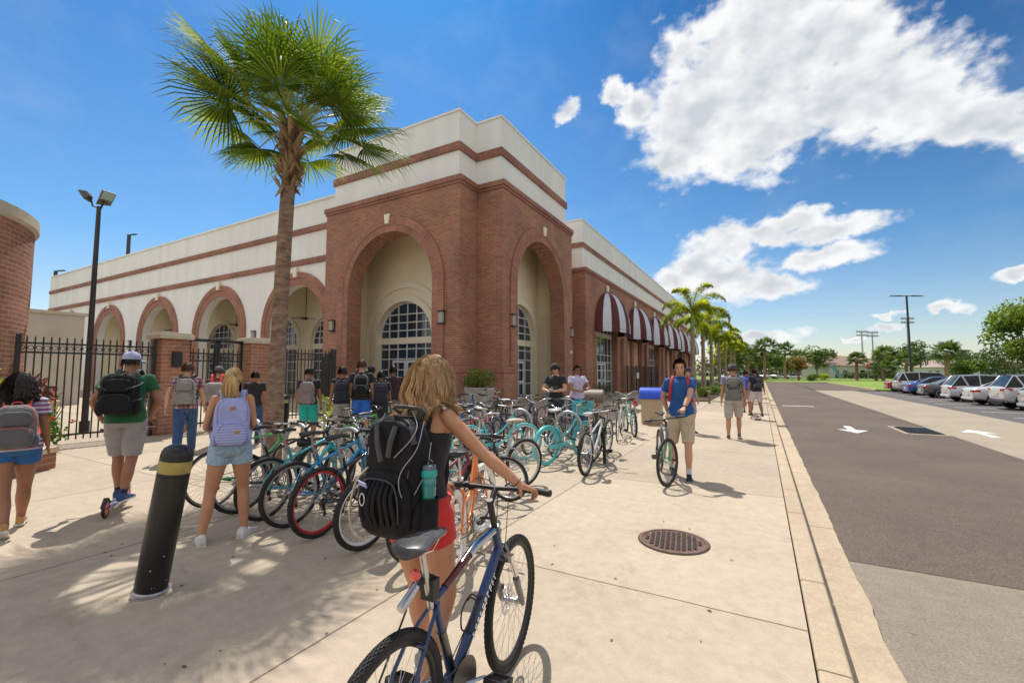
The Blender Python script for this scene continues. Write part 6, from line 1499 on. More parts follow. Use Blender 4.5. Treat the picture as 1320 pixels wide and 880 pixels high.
    if tt:
        c = MB(); m = .014 if tt != 'tank' else .006
        hem = .90 if tt in ('tee','polo') else .93
        torso(c, hem, 1.46 if tt != 'tank' else 1.335, m, .05 if tt != 'tank' else .0)
        if tt == 'tank':
            for sd in (-1,1): c.tube([Sc @ U @ V((sd*.085,-.085,1.31)), Sc @ U @ V((sd*.088,-.07,1.42)), Sc @ U @ V((sd*.085,-.02,1.468)), Sc @ U @ V((sd*.085,.06,1.42)), Sc @ U @ V((sd*.08,.10,1.31))], .019*s, 8, flat=.5)
        else:
            for k in 'LR':
                sh, el = J['sh'+k], J['el'+k]; e = sh.lerp(el, sleeve); d = (el-sh).normalized()
                c.ell(q(sh+V((-.012 if k == 'R' else .012,0,-.004))), .064*s*bulk, 14, 10); c.tube([q(sh+V((0,0,.006))-d*.03), q(sh+V((0,0,.005))), q(sh.lerp(el,sleeve*.5)), q(e)], [.056*s*bulk,.063*s*bulk,.064*s*bulk,.069*s*bulk], 16)
            c.tube([Sc @ U @ V((0,-.012,1.43)), Sc @ U @ V((0,-.012,1.485))], [.085*s,.064*s], 16)
        c.build('shirt' if tt != 'tank' else 'tank_top', tm, t, 180, remesh=max(.008, vox*.9), sm=3)
        if tt == 'polo':
            k_ = MB(); k_.loft([ering((0,-.012,1.475), .068, .066, 20, 1, Sc @ U), ering((0,-.012,1.505), .062, .060, 20, 1, Sc @ U), ering((0,-.012,1.50), .07, .068, 20, 1, Sc @ U), ering((0,-.008,1.465), .084, .082, 20, 1, Sc @ U)], closed=True); k_.build('collar', tm, t, 180)
    bt, bm, fr = bottom
    c = MB(); torso(c, .845, 1.005, .012 if bt != 'jeans' else .008)
    for k in 'LR':
        hip, kn, an = J['hip'+k], J['knee'+k], J['ank'+k]; 
        if bt == 'jeans': pts = spline([hip+V((0,0,.04)), hip.lerp(kn,.5), kn, kn.lerp(an,.5), an+V((0,0,-.01))], 3); rs = [.105,.103,.101,.097,.092,.088,.083,.080,.077,.074,.070,.067,.064]
        else:
            e = hip.lerp(kn, fr) if fr <= 1 else kn.lerp(an, fr-1); pts = [hip+V((0,0,.04)), hip.lerp(kn, fr*.5), e]; rs = [.102,.102,.098-.012*(fr > .8)+(0.004 if fr < .4 else 0)]
        rs = [r*lt*(1.0 if bt != 'hot' else 1)*s for r in rs]; c.tube([q(x) for x in pts], rs, 18)
    so_ = c.build('jeans' if bt == 'jeans' else 'shorts', bm, t, 180, remesh=max(.008, vox*.9), sm=3)
    c = MB(); c.loft([ering((0,-.01,.995), TR[3][1]*bulk+.016, TR[3][2]*bulk+.016, 24, .88, Sc), ering((0,-.01,1.02), TR[3][1]*bulk+.012, TR[3][2]*bulk+.014, 24, .88, Sc)]); c.build('waistband', bm, so_, 40)
    shm = shoes or BLK
    for k in 'LR':
        hd, pt = J['fh'+k]; an = J['ank'+k]; Fm = Sc @ T(*an) @ Rz(hd) @ Rx(-pt)
        rg = [(-.075,.024,.0,-.075),(-.07,.034,.035,-.078),(-.03,.037,.05,-.08),(.02,.036,.035,-.08),(.07,.040,.012,-.08),(.12,.046,-.004,-.08),(.165,.044,-.018,-.08),(.195,.032,-.032,-.078),(.205,.015,-.045,-.072)]
        c = MB(); rr = []
        for y, w, zt, zb in rg:
            zt = zt-.028; h = (zt-zb)/2; zc = (zt+zb)/2; rr.append([Fm @ V((w*math.copysign(abs(math.cos(a))**.7, math.cos(a)), y, zc+h*math.copysign(abs(math.sin(a))**.7, math.sin(a)))) for a in [2*pi*j/14 for j in range(14)]])
        c.loft(rr); sh_ = c.build('shoe', shm, t, 60)
        c = MB(); c.loft([[Fm @ V((x,y,-.0845)) for x, y in sole_],[Fm @ V((x*.99,y,-.066)) for x, y in sole_]] if False else [[Fm @ V((w*1.06*sx_, y, z)) for (y, w, _, _) in rg for sx_ in (1,)]+[Fm @ V((-w*1.06, y, z)) for (y, w, _, _) in rg[::-1]] for z in (-.085,-.066)]); c.build('sole', WFRAME if shoes is not None and shoes != BLK else mat('sole_grey', (.2,.2,.2), rough=.7), sh_)
        if sock: MB().tube([Fm @ V((0,-.004,-.02)), Fm @ V((0,-.002,.02)), q(an.lerp(J['knee'+k],.18))], [.039*s,.038*s,.042*s], 14).build('sock', sock, t, 80)
    # hair and hats
    hk, hc = hair; hm = HAIRM[hc]
    if hk:
        cp = MB(); cp.t = .3
        rr = []
        er = (.0745,.0945,.108)
        for i in range(9):
            z = -.35+1.34*i/8 if i < 8 else .995; z = min(z, .995); qx = math.sqrt(1-z*z); ring_ = []
            for j in range(24):
                a = 2*pi*j/24; x = qx*math.cos(a); y = qx*math.sin(a); yy = min(y, .52+.5*max(0, z-.35)) if z < .75 else y
                ring_.append(HMs @ V((x*er[0], yy*er[1]-.008-(.0 if y < .3 or z > .6 else .01), z*er[2]+.012)))
            rr.append(ring_)
        cp.loft(rr); hb = cp.build('hair', hm, t, 180)
        neckc = None
        if hk in ('long','curly'): neckc = [(HM.inverted() @ (U @ V((0,-.02,1.47))), .058), (HM.inverted() @ (U @ V((-.1,-.01,1.40))), .085), (HM.inverted() @ (U @ V((.1,-.01,1.40))), .085), (HM.inverted() @ (U @ V((0,0,1.36))), .125)]
        args = dict(short=dict(n=1100,length=.034,wave=.003,w=.003,seg=4,puff=.016,lo=-.3), curly=dict(n=2600,length=.23,wave=.032,w=.0035,seg=16,puff=.06), pony=dict(n=700,length=.10,wave=.001,w=.0024,seg=7,puff=.006,gather=(.0,-.115,.03)), long=dict(n=6500,length=.34,wave=.011,w=.0013,seg=20,puff=.028), cap=dict(n=400,length=.035,wave=.001,w=.0025,seg=4,puff=.004,lo=-.3))[hk if hk in ('short','curly','pony','long','cap') else 'short']
        args.update(hhair or {}); n_ = args.pop('n'); ln = args.pop('length')
        st = strands(MB(), HMs if abs(s-1) < 2 else HMs, n_, ln, 5, bodyc=neckc, **args)
        if hk == 'pony':
            g = random.Random(3)
            for i in range(420):
                a = g.uniform(0,6.28); r = .016*math.sqrt(g.random()); p0 = V((r*math.cos(a), -.112, .035+r*math.sin(a))); sp_ = g.uniform(.4,1.6); st.t = g.uniform(.15,.95)
                pts = [p0, p0+V((r*math.cos(a)*.4,-.035,-.005)), p0+V((math.cos(a)*.03*sp_,-.06+.02*math.sin(a),-.06)), p0+V((math.cos(a)*.04*sp_,-.05+.03*math.sin(a)*sp_,-.14)), p0+V((math.cos(a)*.035*sp_,-.035+.03*math.sin(a),-.21*g.uniform(.8,1.1)))]
                st.tube([HMs @ x for x in spline(pts,3)], .0022, 3, cap=False)
        st.build('hair_strands', hm, hb)
        if hk == 'pony': MB().tube([HMs @ V((.02*math.cos(a),-.118,.035+.02*math.sin(a))) for a in [2*pi*j/12 for j in range(12)]], .006, 6, closed=True).build('hair_tie', mat('tie_teal', (.05,.3,.35), rough=.6), hb)
    if hat:
        hm_ = hat[0]; rr = [ering((0,-.006,z), rx, ry, 24, 1, HMs) for z, rx, ry in ((.030,.083,.103),(.055,.083,.103),(.085,.077,.096),(.11,.062,.078),(.128,.036,.045),(.134,.004,.004))]
        ho = MB().loft(rr).build('cap', hm_, t, 60); by = hat[1]
        br = []
        for (y, w, z) in ((.075,.066,.034),(.12,.070,.030),(.16,.055,.020),(.178,.025,.012)): br.append([HMs @ Rz(by) @ V((w*x_, y-.015*x_*x_, z-.014*x_*x_+dz)) for x_, dz in ((-1,0),(-.5,0),(0,0),(.5,0),(1,0),(1,-.004),(.5,-.004),(0,-.004),(-.5,-.004),(-1,-.004))])
        MB().loft(br).build('brim', hm_, ho, 60)
    return t, J, U, s, HMs
def W2(t): return T(*t.location) @ Rz(t.rotation_euler.z)
def backpack(label, pr, mats, w=.30, h=.46, d=.17, z0=.97, tilt=0, group=None, lines=None, pockets=2, straps=True, dx=0, yb=-.108, webs=False, patch=None, detail=1, fs=(1,1)):
    t_, J, U, s, _ = pr; M = W2(t_) @ Matrix.Scale(s,4) @ U @ T(dx,yb,z0) @ Rx(tilt)
    t = thing('backpack', label, 'backpack', (0,0,0), 0, group); l, r_, sc_ = M.decompose(); t.location = l; t.rotation_euler = r_.to_euler(); t.scale = sc_
    m0, m1, m2 = mats
    def lump(w, h, d, z, y, pw=.55, bulge=0):
        rr = []
        for i in range(13):
            f = i/12; k = 1-abs(2*f-1)**4.0*.30; kk = k-.10*(f > .7)*(f-.7)/.3; dd = k*(1.10-.35*f+bulge*math.sin(pi*f)); 
            if i in (0,12): kk *= .82; dd *= .7
            rr.append([V((w/2*kk*math.copysign(abs(math.cos(a))**pw, math.cos(a)), y-d/2+d/2*dd*math.copysign(abs(math.sin(a))**pw, math.sin(a))*(1 if math.sin(a) < 0 else .9), z+h*f)) for a in [2*pi*j/28 for j in range(28)]])
        return rr
    MB().loft(lump(w,h,d,0,0)).build('main_compartment', m0, t, 70)
    if webs == 'soft':
        MB().loft(lump(w*.94,h*.54,d*.40,.005,-d*.74,.7)).build('front_pocket', m1, t, 70); MB().loft(lump(w*.88,h*.56,d*.26,h*.40,-d*.72,.7)).build('upper_pocket', m1, t, 70); pockets = 0; webs = False
    if pockets >= 1: MB().loft(lump(w*.86,h*.48,d*.5,.015,-d*.78)).build('front_pocket', m1, t, 70)
    if pockets >= 2: MB().loft(lump(w*.74,h*.34,d*.35,h*.52,-d*.80)).build('upper_pocket', m1, t, 70)
    for sx_ in (-1,1):
        MB().ell((sx_*w*.46,-d*.5,h*.17), (w*.11,d*.38,h*.18), 12, 8).build('side_pocket', m1, t, 80)
    MB().tube(spline([(-.035,-.0,h*.97),(-.03,-.01,h*1.05),(.03,-.01,h*1.05),(.035,-.0,h*.97)], 5), .008, 6).build('top_handle', m2, t, 80)
    z = MB()
    for q, hh in ((.985,1.0),):
        z.tube(spline([(-w*.40,-d*.93,h*.5),(-w*.40,-d*.80,h*.82),(-w*.26,-d*.72,h*.955),(0,-d*.68,h*.985),(w*.26,-d*.72,h*.955),(w*.40,-d*.80,h*.82),(w*.40,-d*.93,h*.5)], 5), .004, 5)
    z.tube(spline([(-w*.37,-d*1.15,h*.15),(-w*.36,-d*1.2,h*.36),(-w*.22,-d*1.2,h*.475),(w*.22,-d*1.2,h*.475),(w*.36,-d*1.2,h*.36),(w*.37,-d*1.15,h*.15)], 5), .0035, 5)
    z.build('piping', lines or m2, t, 80)
    if straps:
        for sx_ in (-1,1):
            MB().tube(spline([(sx_*a*fs[0]-dx,b*fs[1],c) for a, b, c in ((.075,.0,h*.88),(.088,.045,h*.5+.27),(.10,.11,.535),(.115,.19,.47),(.125,.235,.34),(.145,.22,.2),(.165,.12,.09),(.15,.01,.05))], 6), .026 if fs[0] == 1 else .021, 10, flat=.28, up=(0,0,1)).build('shoulder_strap', m2, t, 80)
    if webs:
        for sx_ in (-1,1):
            MB().tube(spline([(sx_*w*.50,-.02,h*.80),(sx_*w*.52,-d*.5,h*.74),(sx_*w*.40,-d*1.08,h*.66),(sx_*w*.22,-d*1.18,h*.60)], 5), .011, 6, flat=.3).build('compression_strap', m2, t, 80)
            MB().tube(spline([(sx_*w*.50,-.02,h*.40),(sx_*w*.53,-d*.5,h*.37),(sx_*w*.42,-d*1.15,h*.33)], 5), .011, 6, flat=.3).build('compression_strap', m2, t, 80)
            MB().cbox((sx_*w*.34,-d*1.17,h*.64), (.035,.012,.028)).build('buckle', BLK, t, bevel=.004)
    if patch: 
        for (px_, pz_, pw_, ph_) in patch: MB().cbox((px_*w, -d*1.10-.0*pz_-(.14*d if pz_ < .5 else .02*d), pz_*h), (pw_,.006,ph_)).build('leather_patch', mat('leather_patch', (.35,.20,.09), rough=.6), t, bevel=.003)
    return t, M
CL = cloth
F = lambda x, y, h=0, pitch=0, **k: dict(p=(x,y,0), h=h, pitch=pitch, **k)
# --- hero girl
hl = W2(hero); gl = (-1.53,1.77)
def wgrip(hw, s): e = HE[s]; p = hw @ HQ @ (e[-1]+(e[-4]-e[-1]).normalized()*.045); return p
hw_ = Matrix.LocRotScale(hero.location, hero.rotation_euler, None)
gR = wgrip(hw_, -1); gL = wgrip(hw_, 1)
bx = ((hw_ @ HQ @ HE[-1][-1])-(hw_ @ HQ @ HE[-1][-4])).normalized()   # along the right grip, outwards
GS = 1.70/1.75
wrR = gR+V((-.045,-.088,.022)); wrL = gL+V((-.0,-.085,.02))
Wi = (T(gl[0],gl[1],0) @ Rz(R(7))).inverted()
loc_ = lambda p: (Wi @ p)/GS
rot = Wi.to_3x3()
def hero_hand(sd, gp, bdir, wr):
    def fn(mb, w, s, el):
        g = Wi @ gp; b = (rot @ bdir).normalized()   # bar direction outward (to the thumb's opposite side)
        d = (g-w); d = (d-b*d.dot(b)*.75); d.normalize(); pn = V((0,0,-1)); 
        side = 1 if d.cross((pn-d*pn.dot(d)).normalized()).dot(b) < 0 else -1
        if sd > 0: hand(mb, w, d+b*.10, pn, s*.93, side, .95, .9, fcurl=[.30,.72,.85,.92], thumb=(.75,.55,.45))
        else: hand(mb, w, d, pn, s*.93, side, .95, .5, thumb=(.75,.55,.5))
    return fn
BLKC = CL('tank_black', (.014,.014,.016)); REDC = CL('shorts_red', (.62,.028,.025), bs=9, bump=.8)
g1 = person('girl with golden brown shoulder-length hair and red shorts wheeling a bicycle', gl, R(7), 1.70, True, lean=R(7), twist=R(-9), hyaw=R(-6), hpitch=R(4),
 feet=dict(L=F(-.10,.24,.05), R=F(.10,-.10,-.05,.35)), hands=dict(R=loc_(wrR), L=loc_(wrL)), ehint=dict(R=(.35,-.25,-1), L=(-.6,-.3,-1)), sk=SK_T, top=('tank',BLKC), bottom=('shorts',REDC,.26), shoes=mat('shoe_grey', (.3,.3,.32), rough=.7), hair=('long','blond'), vox=.0052, handfn=dict(R=hero_hand(1,gR,bx,wrR), L=hero_hand(-1,gL,-bx,wrL)), hhair=dict(n=7000, length=.255, wave=.028, w=.0016, puff=.044, part=-.01, lo=-.45, clumps=170))
wr = W2(g1[0]) @ (g1[1]['wrR']*GS); el = W2(g1[0]) @ (g1[1]['elR']*GS); d = (wr-el).normalized(); u = d.orthogonal().normalized(); w2 = d.cross(u)
c0 = wr-d*.022
tag(MB().tube([c0+u*.027*math.cos(a)+w2*.027*math.sin(a) for a in [2*pi*j/24 for j in range(24)]], .0022, 6, closed=True).build('bracelet', BLK, None, 180), 'thin black hair band worn on the right wrist above the handlebar', 'bracelet')
bo_ = bpy.data.objects['bracelet']
for v in bo_.data.vertices: v.co -= c0
bo_.location = c0
BPK = CL('pack_black', (.0075,.0075,.009), rough=.7, bs=10, bump=1.0, vs=6, var=.5, sheen=0, spec=.25); BPG = CL('pack_dark_grey', (.035,.035,.04), rough=.55, bump=.8); REFL = mat('reflective_piping', (.35,.37,.40), rough=.4)
hp, HPM = backpack('large black hiking-style backpack with reflective piping worn by the girl with the bicycle', g1, (BPK,BPK,BPG), .335, .54, .19, .88, R(5), None, BPG, 2, True, dx=.065, yb=-.115, fs=(.80,.86), webs='soft')
z = MB()
for pts in ([(.155,-.10,.52),(.16,-.15,.40),(.115,-.20,.30),(.12,-.21,.22),(.15,-.17,.12)],[(-.10,-.10,.55),(-.13,-.16,.42),(-.10,-.2,.36)],[(.06,-.08,.565),(.13,-.12,.50),(.14,-.17,.44),(.07,-.2,.36)],[(.165,-.06,.42),(.175,-.10,.30),(.16,-.16,.20)]): MB().tube(spline(pts,6), .0022, 5).build('reflective_cord', REFL, hp, 80)
MB().tube(spline([(.07,-.02,.56),(.085,-.07,.575),(.0,-.11,.585),(-.08,-.06,.57),(-.08,-.02,.55)], 6), .014, 8, flat=.6).build('grab_loop', BPG, hp, 80)
for (a, b) in (((-.06,-.19,.50),(.0,-.215,.34)),((.06,-.185,.50),(.04,-.21,.36)),((.12,-.14,.50),(.15,-.16,.42))):
    MB().tube(spline([a, (V(a)+V(b))/2+V((0,-.008,0)), b], 5), .016, 8, flat=.35).build('webbing', BPG, hp, 80)
MB().tube(spline([(-.12,-.18,.30),(-.135,-.235,.24),(-.13,-.27,.12),(-.10,-.27,.03),(-.06,-.245,.0)], 6), .005, 6).build('cream_cord', mat('cord_cream', (.45,.40,.28), rough=.8), hp, 80)
MB().tube([V((-.075+.016*math.cos(a), -.248, .17+.026*math.sin(a))) for a in [2*pi*j/16 for j in range(16)]], .004, 6, closed=True).build('carabiner', ALLOY, hp, 80)
MB().loft([[(-.10,-.252,.255),(-.045,-.255,.245),(-.04,-.25,.225),(-.09,-.248,.235)],[(-.10,-.258,.255),(-.045,-.261,.245),(-.04,-.256,.225),(-.09,-.254,.235)]]).build('zip_pull_tag', mat('tag_blue', (.35,.38,.65), rough=.5), hp)
# folds / gathered panels
g = random.Random(2)
for k in range(7):
    x = -.11+.035*k; MB().tube(spline([(x,-.215+.02*abs(x)*5,.05),(x+.01*g.uniform(-1,1),-.24+.02*abs(x)*5,.12),(x*.9,-.245+.02*abs(x)*5,.19),(x*.85,-.22+.02*abs(x)*5,.25)], 5), [.008]*2+[.013]*12+[.008]*2, 8, flat=.5).build('fabric_fold', BPK, hp, 80)
wb = thing('water_bottle', 'turquoise water bottle with grey lid in the side pocket of the black backpack', 'bottle', HPM @ V((.182,-.09,.07)), 0)
wb.rotation_euler = hp.rotation_euler; wb.scale = (.9,.9,.92)
tq = mat('bottle_turquoise', (.01,.20,.19), rough=.15, spec=.7, coat=.5)
MB().lathe([(.001,0),(.034,.002),(.036,.02),(.036,.10),(.033,.13),(.036,.16),(.036,.20),(.030,.215)], 28).build('bottle_body', tq, wb, 50)
MB().lathe([(.038,.213),(.040,.218),(.040,.240),(.036,.246),(.001,.246)], 28).build('collar', mat('bottle_teal_ring', (.02,.36,.33), rough=.3), wb, 50)
MB().lathe([(.034,.246),(.034,.262),(.028,.268),(.001,.268)], 28).build('lid', mat('lid_grey', (.12,.16,.17), rough=.3), wb, 50)
MB().tube(spline([(-.03,0,.262),(-.02,0,.285),(.02,0,.285),(.03,0,.262)],5), .004, 6).build('carry_loop', BLK, wb, 80)
net = MB()
for k in range(9):
    a = 2*pi*k/9
net.lathe([(.02,.02),(.046,.0),(.048,.12),(.046,.135),(.044,.135),(.045,.12),(.043,.02),(.02,.03)], 24, T(.182,-.09,.045)); net.build('bottle_pocket', BPK, hp, 60)
# --- girl with lilac backpack
LIL = CL('pack_lilac', (.34,.37,.66), bs=22, bump=.5); DEN = CL('denim_light', (.30,.43,.55), vs=30, var=.25); WSH = mat('shoe_white', (.72,.70,.72), rough=.6)
g2 = person('blond ponytailed girl in light denim shorts and white canvas shoes', (-4.53,2.47), R(62), 1.66, True, lean=R(2), hyaw=R(-10),
 feet=dict(L=F(-.21,-.02,.1), R=F(.15,.03,-.55)), hands=dict(L=(-.16,.22,1.04), R=(.10,.20,1.10)), ehint=dict(L=(-.5,-1,-.3), R=(.5,-1,-.3)), sk=SK_T, top=('tank',CL('tank_maroon', (.10,.02,.03))), bottom=('shorts',DEN,.30), shoes=WSH, hair=('pony','pale'), vox=.0075)
def stripes_mat(name, c1, c2, sc, axis=2, c3=None):
    m, nt, b = _nt(name); N_ = nt.nodes; L = nt.links; b.inputs['Roughness'].default_value = .85
    tc = N_.new('ShaderNodeTexCoord'); sx_ = N_.new('ShaderNodeSeparateXYZ'); L.new(tc.outputs['Object'], sx_.inputs[0])
    f = math_node(nt, 'FRACT', math_node(nt, 'MULTIPLY', sx_.outputs[axis], sc)); r = N_.new('ShaderNodeValToRGB'); r.color_ramp.interpolation = 'CONSTANT'
    r.color_ramp.elements[0].color = col4(c1); r.color_ramp.elements[1].color = col4(c2); r.color_ramp.elements[1].position = .5
    if c3: e = r.color_ramp.elements.new(.78); e.color = col4(c3)
    L.new(f, r.inputs[0]); L.new(r.outputs[0], b.inputs['Base Color']); MC[name] = m; return m
LST = stripes_mat('pack_lilac_stripes', (.40,.43,.70), (.27,.30,.58), 38)
backpack('lilac striped backpack with small tan leather patches worn by the ponytailed girl', g2, (LIL,LST,LIL), .31, .47, .16, .96, R(3), None, mat('piping_lilac', (.22,.23,.5), rough=.7), 1, True, 0, -.10, patch=[(0,.80,.05,.035),(.14,.30,.055,.035)])
# --- scooter boy
sc = thing('kick_scooter', 'silver kick scooter with red wheels under the boy in the green T-shirt', 'scooter', (-6.67,2.37,0), math.atan2(.42,-.64))
SX = .38
def swheel(x):
    w = MB().tube([(x+.082*math.cos(2*pi*i/32),0,.10+.082*math.sin(2*pi*i/32)) for i in range(32)], .017, 8, closed=True, up=(0,1,0)).build('wheel', BLK, sc, 80)
    q = MB().lathe([(.02,-.014),(.07,-.012),(.07,.012),(.02,.014)], 24, T(x,0,.10) @ Rx(pi/2))
    q.build('rim', RED, w, 40)
swheel(-SX); swheel(SX)
MB().box(-.30,.24,-.055,.055,.075,.10).tube([(.2,0,.09),(.33,0,.16),(.34,0,.22)], .02, 8).tube([(-.3,.03,.09),(-.39,.03,.10)], .008, 6).tube([(-.3,-.03,.09),(-.39,-.03,.10)], .008, 6).build('deck', ALLOY, sc, 60, bevel=.006)
MB().tube([(SX,.03,.10),(.36,.03,.2),(.345,0,.24),(.29,0,.90)], [.008,.009,.018,.014], 10).tube([(SX,-.03,.10),(.36,-.03,.2),(.345,0,.24)], [.008,.009,.018], 8).build('steering_column', ALLOY, sc, 60)
MB().loft([[(-SX-.1,s_*.022,.13+0*s_) for s_ in (-1,1)]+[(-SX-.1,.022,.14),(-SX-.1,-.022,.14)],[(-SX,-.022,.215),(-SX,.022,.215),(-SX,.022,.222),(-SX,-.022,.222)],[(-.28,-.022,.14),(-.28,.022,.14),(-.28,.022,.15),(-.28,-.022,.15)]]).build('rear_brake_fender', BLK, sc)
hb_ = MB().tube([(.29,-.2,.90),(.29,.2,.90)], .012, 8).build('handlebar', ALLOY, sc, 60)
for s_ in (-1,1): MB().tube([(.29,s_*.19,.90),(.29,s_*.27,.90)], .017, 8).build('grip', mat('grip_brown', (.10,.03,.025), rough=.6), hb_, 60)
gsc = (-6.70,2.42); rzs = math.atan2(.42,-.64)-pi/2; GR = CL('tee_green', (.012,.10,.035)); GY = CL('shorts_grey', (.30,.28,.27))
gi = (T(*gsc,0) @ Rz(rzs)).inverted(); SS = 1.76/1.75
def scg(s_): return (gi @ (T(*sc.location) @ Rz(sc.rotation_euler.z) @ V((.27,s_*.24,.93))))/SS
p1 = person('boy in green T-shirt, grey shorts and pale blue cap riding a kick scooter', gsc, rzs, 1.76, False, lean=R(7), feet=dict(L=F(-.05,.08,0), R=F(.045,-.12,-.25,.0)), hands=dict(L=scg(1)+V((0,-.08,.01)), R=scg(-1)+V((0,-.08,.01))), hyaw=R(-25), hdirs=dict(L=((0,1,-.1),(0,0,-1),-1,1.1), R=((0,1,-.1),(0,0,-1),1,1.1)), ehint=dict(L=(-1,-.6,-.5), R=(1,-.6,-.5)), sk=SK_M, top=('tee',GR), bottom=('shorts',GY,.92), shoes=mat('shoe_blue', (.03,.07,.2), rough=.7), hair=('cap','dark'), hat=(CL('cap_pale_blue', (.38,.40,.60)),R(-18)), lift=.10, vox=.009, bulk=1.08, sock=CL('sock_navy', (.02,.02,.05)))
for fk in 'LR': pass
backpack('bulky black backpack worn by the boy on the scooter', p1, (BPK,BPK,BPG), .36, .48, .23, .98, R(4), None, BPG, 2, True, -.02, -.12, True)
# --- left girl
CORAL = mat('coral_webbing', (.75,.10,.09), rough=.7)
BLS = CL('shorts_blue', (.02,.12,.33)); STR = stripes_mat('striped_tee', (.55,.48,.55), (.30,.06,.10), 22, 2, (.12,.10,.35))
g3 = person('girl with dark curly hair, striped top and blue shorts walking at the left edge', (-6.62,1.50), R(74), 1.60, True, lean=R(4), feet=dict(L=F(-.02,-.30,.0,.55), R=F(.07,.26,-.05)), hyaw=R(-12), sk=SK_M, top=('tee',STR), bottom=('shorts',BLS,.32), shoes=mat('shoe_tan', (.45,.24,.09), rough=.8), hair=('curly','dark'), vox=.009, bulk=1.12, sock=CL('sock_grey', (.05,.055,.08)))
PGR = CL('pack_grey', (.17,.165,.17)); 
backpack('grey backpack with coral pink straps and trim worn by the girl at the left edge', g3, (PGR,CL('pack_darker', (.10,.10,.105)),CORAL), .34, .46, .20, .93, R(4), None, CORAL, 2, True, 0, -.115)
# --- plaid shirt boy
def plaid_mat(name):
    m, nt, b = _nt(name); N_ = nt.nodes; L = nt.links; b.inputs['Roughness'].default_value = .85
    tc = N_.new('ShaderNodeTexCoord'); sx_ = N_.new('ShaderNodeSeparateXYZ'); L.new(tc.outputs['Object'], sx_.inputs[0])
    f = lambda o, k: math_node(nt, 'GREATER_THAN', math_node(nt, 'FRACT', math_node(nt, 'MULTIPLY', o, k)), .55)
    v = math_node(nt, 'MULTIPLY', math_node(nt, 'ADD', f(sx_.outputs[2], 14), math_node(nt, 'ADD', f(sx_.outputs[0], 14), f(sx_.outputs[1], 14))), .33)
    r = N_.new('ShaderNodeValToRGB'); r.color_ramp.elements[0].color = (.40,.36,.38,1); r.color_ramp.elements[1].color = (.05,.04,.08,1); e = r.color_ramp.elements.new(.4); e.color = (.25,.08,.10,1)
    L.new(v, r.inputs[0]); L.new(r.outputs[0], b.inputs['Base Color']); MC[name] = m; return m
JN = CL('denim_dark', (.025,.07,.17), vs=20, var=.3)
p2 = person('boy in plaid shirt and blue jeans walking beside the brick gate pillar', (-9.55,4.35), R(58), 1.80, False, lean=R(3), feet=dict(L=F(-.06,-.34,0,.6), R=F(.08,.30,0)), hands=dict(L=(-.27,-.12,.93), R=(.26,.20,.92)), hyaw=R(-8), sk=SK_L, top=('tee',plaid_mat('plaid')), bottom=('jeans',JN,1), shoes=mat('shoe_tan', (0,0,0)), hair=('short','brown'))
backpack('grey backpack worn by the boy in the plaid shirt', p2, (CL('pack_mid_grey', (.22,.21,.20)),CL('pack_mid_grey', (0,0,0)),BPG), .31, .46, .18, .98, R(3), None, BPG, 2)
p3 = person('person in dark grey cap walking ahead of the ponytailed girl', (-10.4,5.35), R(50), 1.74, sk=SK_L, top=('tee',CL('tee_maroon', (.12,.03,.03))), bottom=('jeans',JN,1), hair=('cap','brown'), hat=(CL('cap_grey', (.10,.09,.12)),0), feet=dict(L=F(-.08,.22), R=F(.08,-.2,0,.4)))
backpack('large light grey duffel-shaped backpack on the person in the grey cap', p3, (CL('pack_light_grey', (.26,.25,.25)),CL('pack_light_grey', (0,0,0)),CORAL), .44, .40, .26, 1.02, R(10), None, BPG, 1)
p4 = person('dark-haired student glimpsed left of the palm trunk', (-10.05,5.95), R(45), 1.64, sk=SK_M, top=('tee',CL('tee_black', (.014,.014,.016))), bottom=('jeans',JN,1), hair=('short','dark'))
# --- teal shorts boy and the group by the door
TB = CL('tee_black', (.010,.010,.012), sheen=0); NV = CL('tee_navy', (.014,.016,.04))
p5 = person('boy in black T-shirt and bright teal shorts with a grey backpack', (-8.9,6.5), R(42), 1.72, lean=R(3), hyaw=R(-38), hpitch=R(10), feet=dict(L=F(-.1,.02), R=F(.1,.1)), sk=SK_M, top=('tee',TB), bottom=('shorts',CL('shorts_teal', (.01,.38,.34)),.95), hair=('short','dark'), bulk=1.05)
backpack('mauve grey backpack with a hanging red strap on the boy in teal shorts', p5, (CL('pack_mauve', (.20,.17,.18)),CL('pack_mauve', (0,0,0)),CL('pack_strap_grey', (.2,.2,.2))), .32, .50, .19, .92, R(4), None, RED, 1)
p6 = person('boy in dark tank top and grey shorts walking to the porch', (-8.35,6.95), R(50), 1.74, hyaw=R(-12), feet=dict(L=F(-.09,-.2,0,.4), R=F(.08,.22)), sk=SK_M, top=('tee',NV), sleeve=.12, bottom=('shorts',CL('shorts_grey', (0,0,0)),.95), hair=('short','dark'))
backpack('dark navy backpack on the boy in the dark tank top', p6, (CL('pack_navy', (.012,.014,.03)),CL('pack_navy', (0,0,0)),BPG), .30, .46, .17, .98, 0)
p7 = person('tall boy in black T-shirt and bright blue shorts walking to the porch', (-8.0,7.2), R(45), 1.90, feet=dict(L=F(-.08,.22), R=F(.1,-.2,0,.4)), sk=SK_L, top=('tee',TB), bottom=('shorts',CL('shorts_bright_blue', (.02,.15,.62)),.85), hair=('short','brown'), hyaw=R(-20))
backpack('black and grey rounded backpack on the tall boy in bright blue shorts', p7, (CL('pack_charcoal', (.05,.05,.055)),BPK,BPG), .30, .44, .17, 1.0, 0, None, REFL)
p8 = person('student in dark clothes nearest the porch doors', (-8.6,8.05), R(60), 1.78, sk=SK_D, top=('tee',TB), bottom=('jeans',JN,1), hair=('short','dark'), hyaw=R(-50))
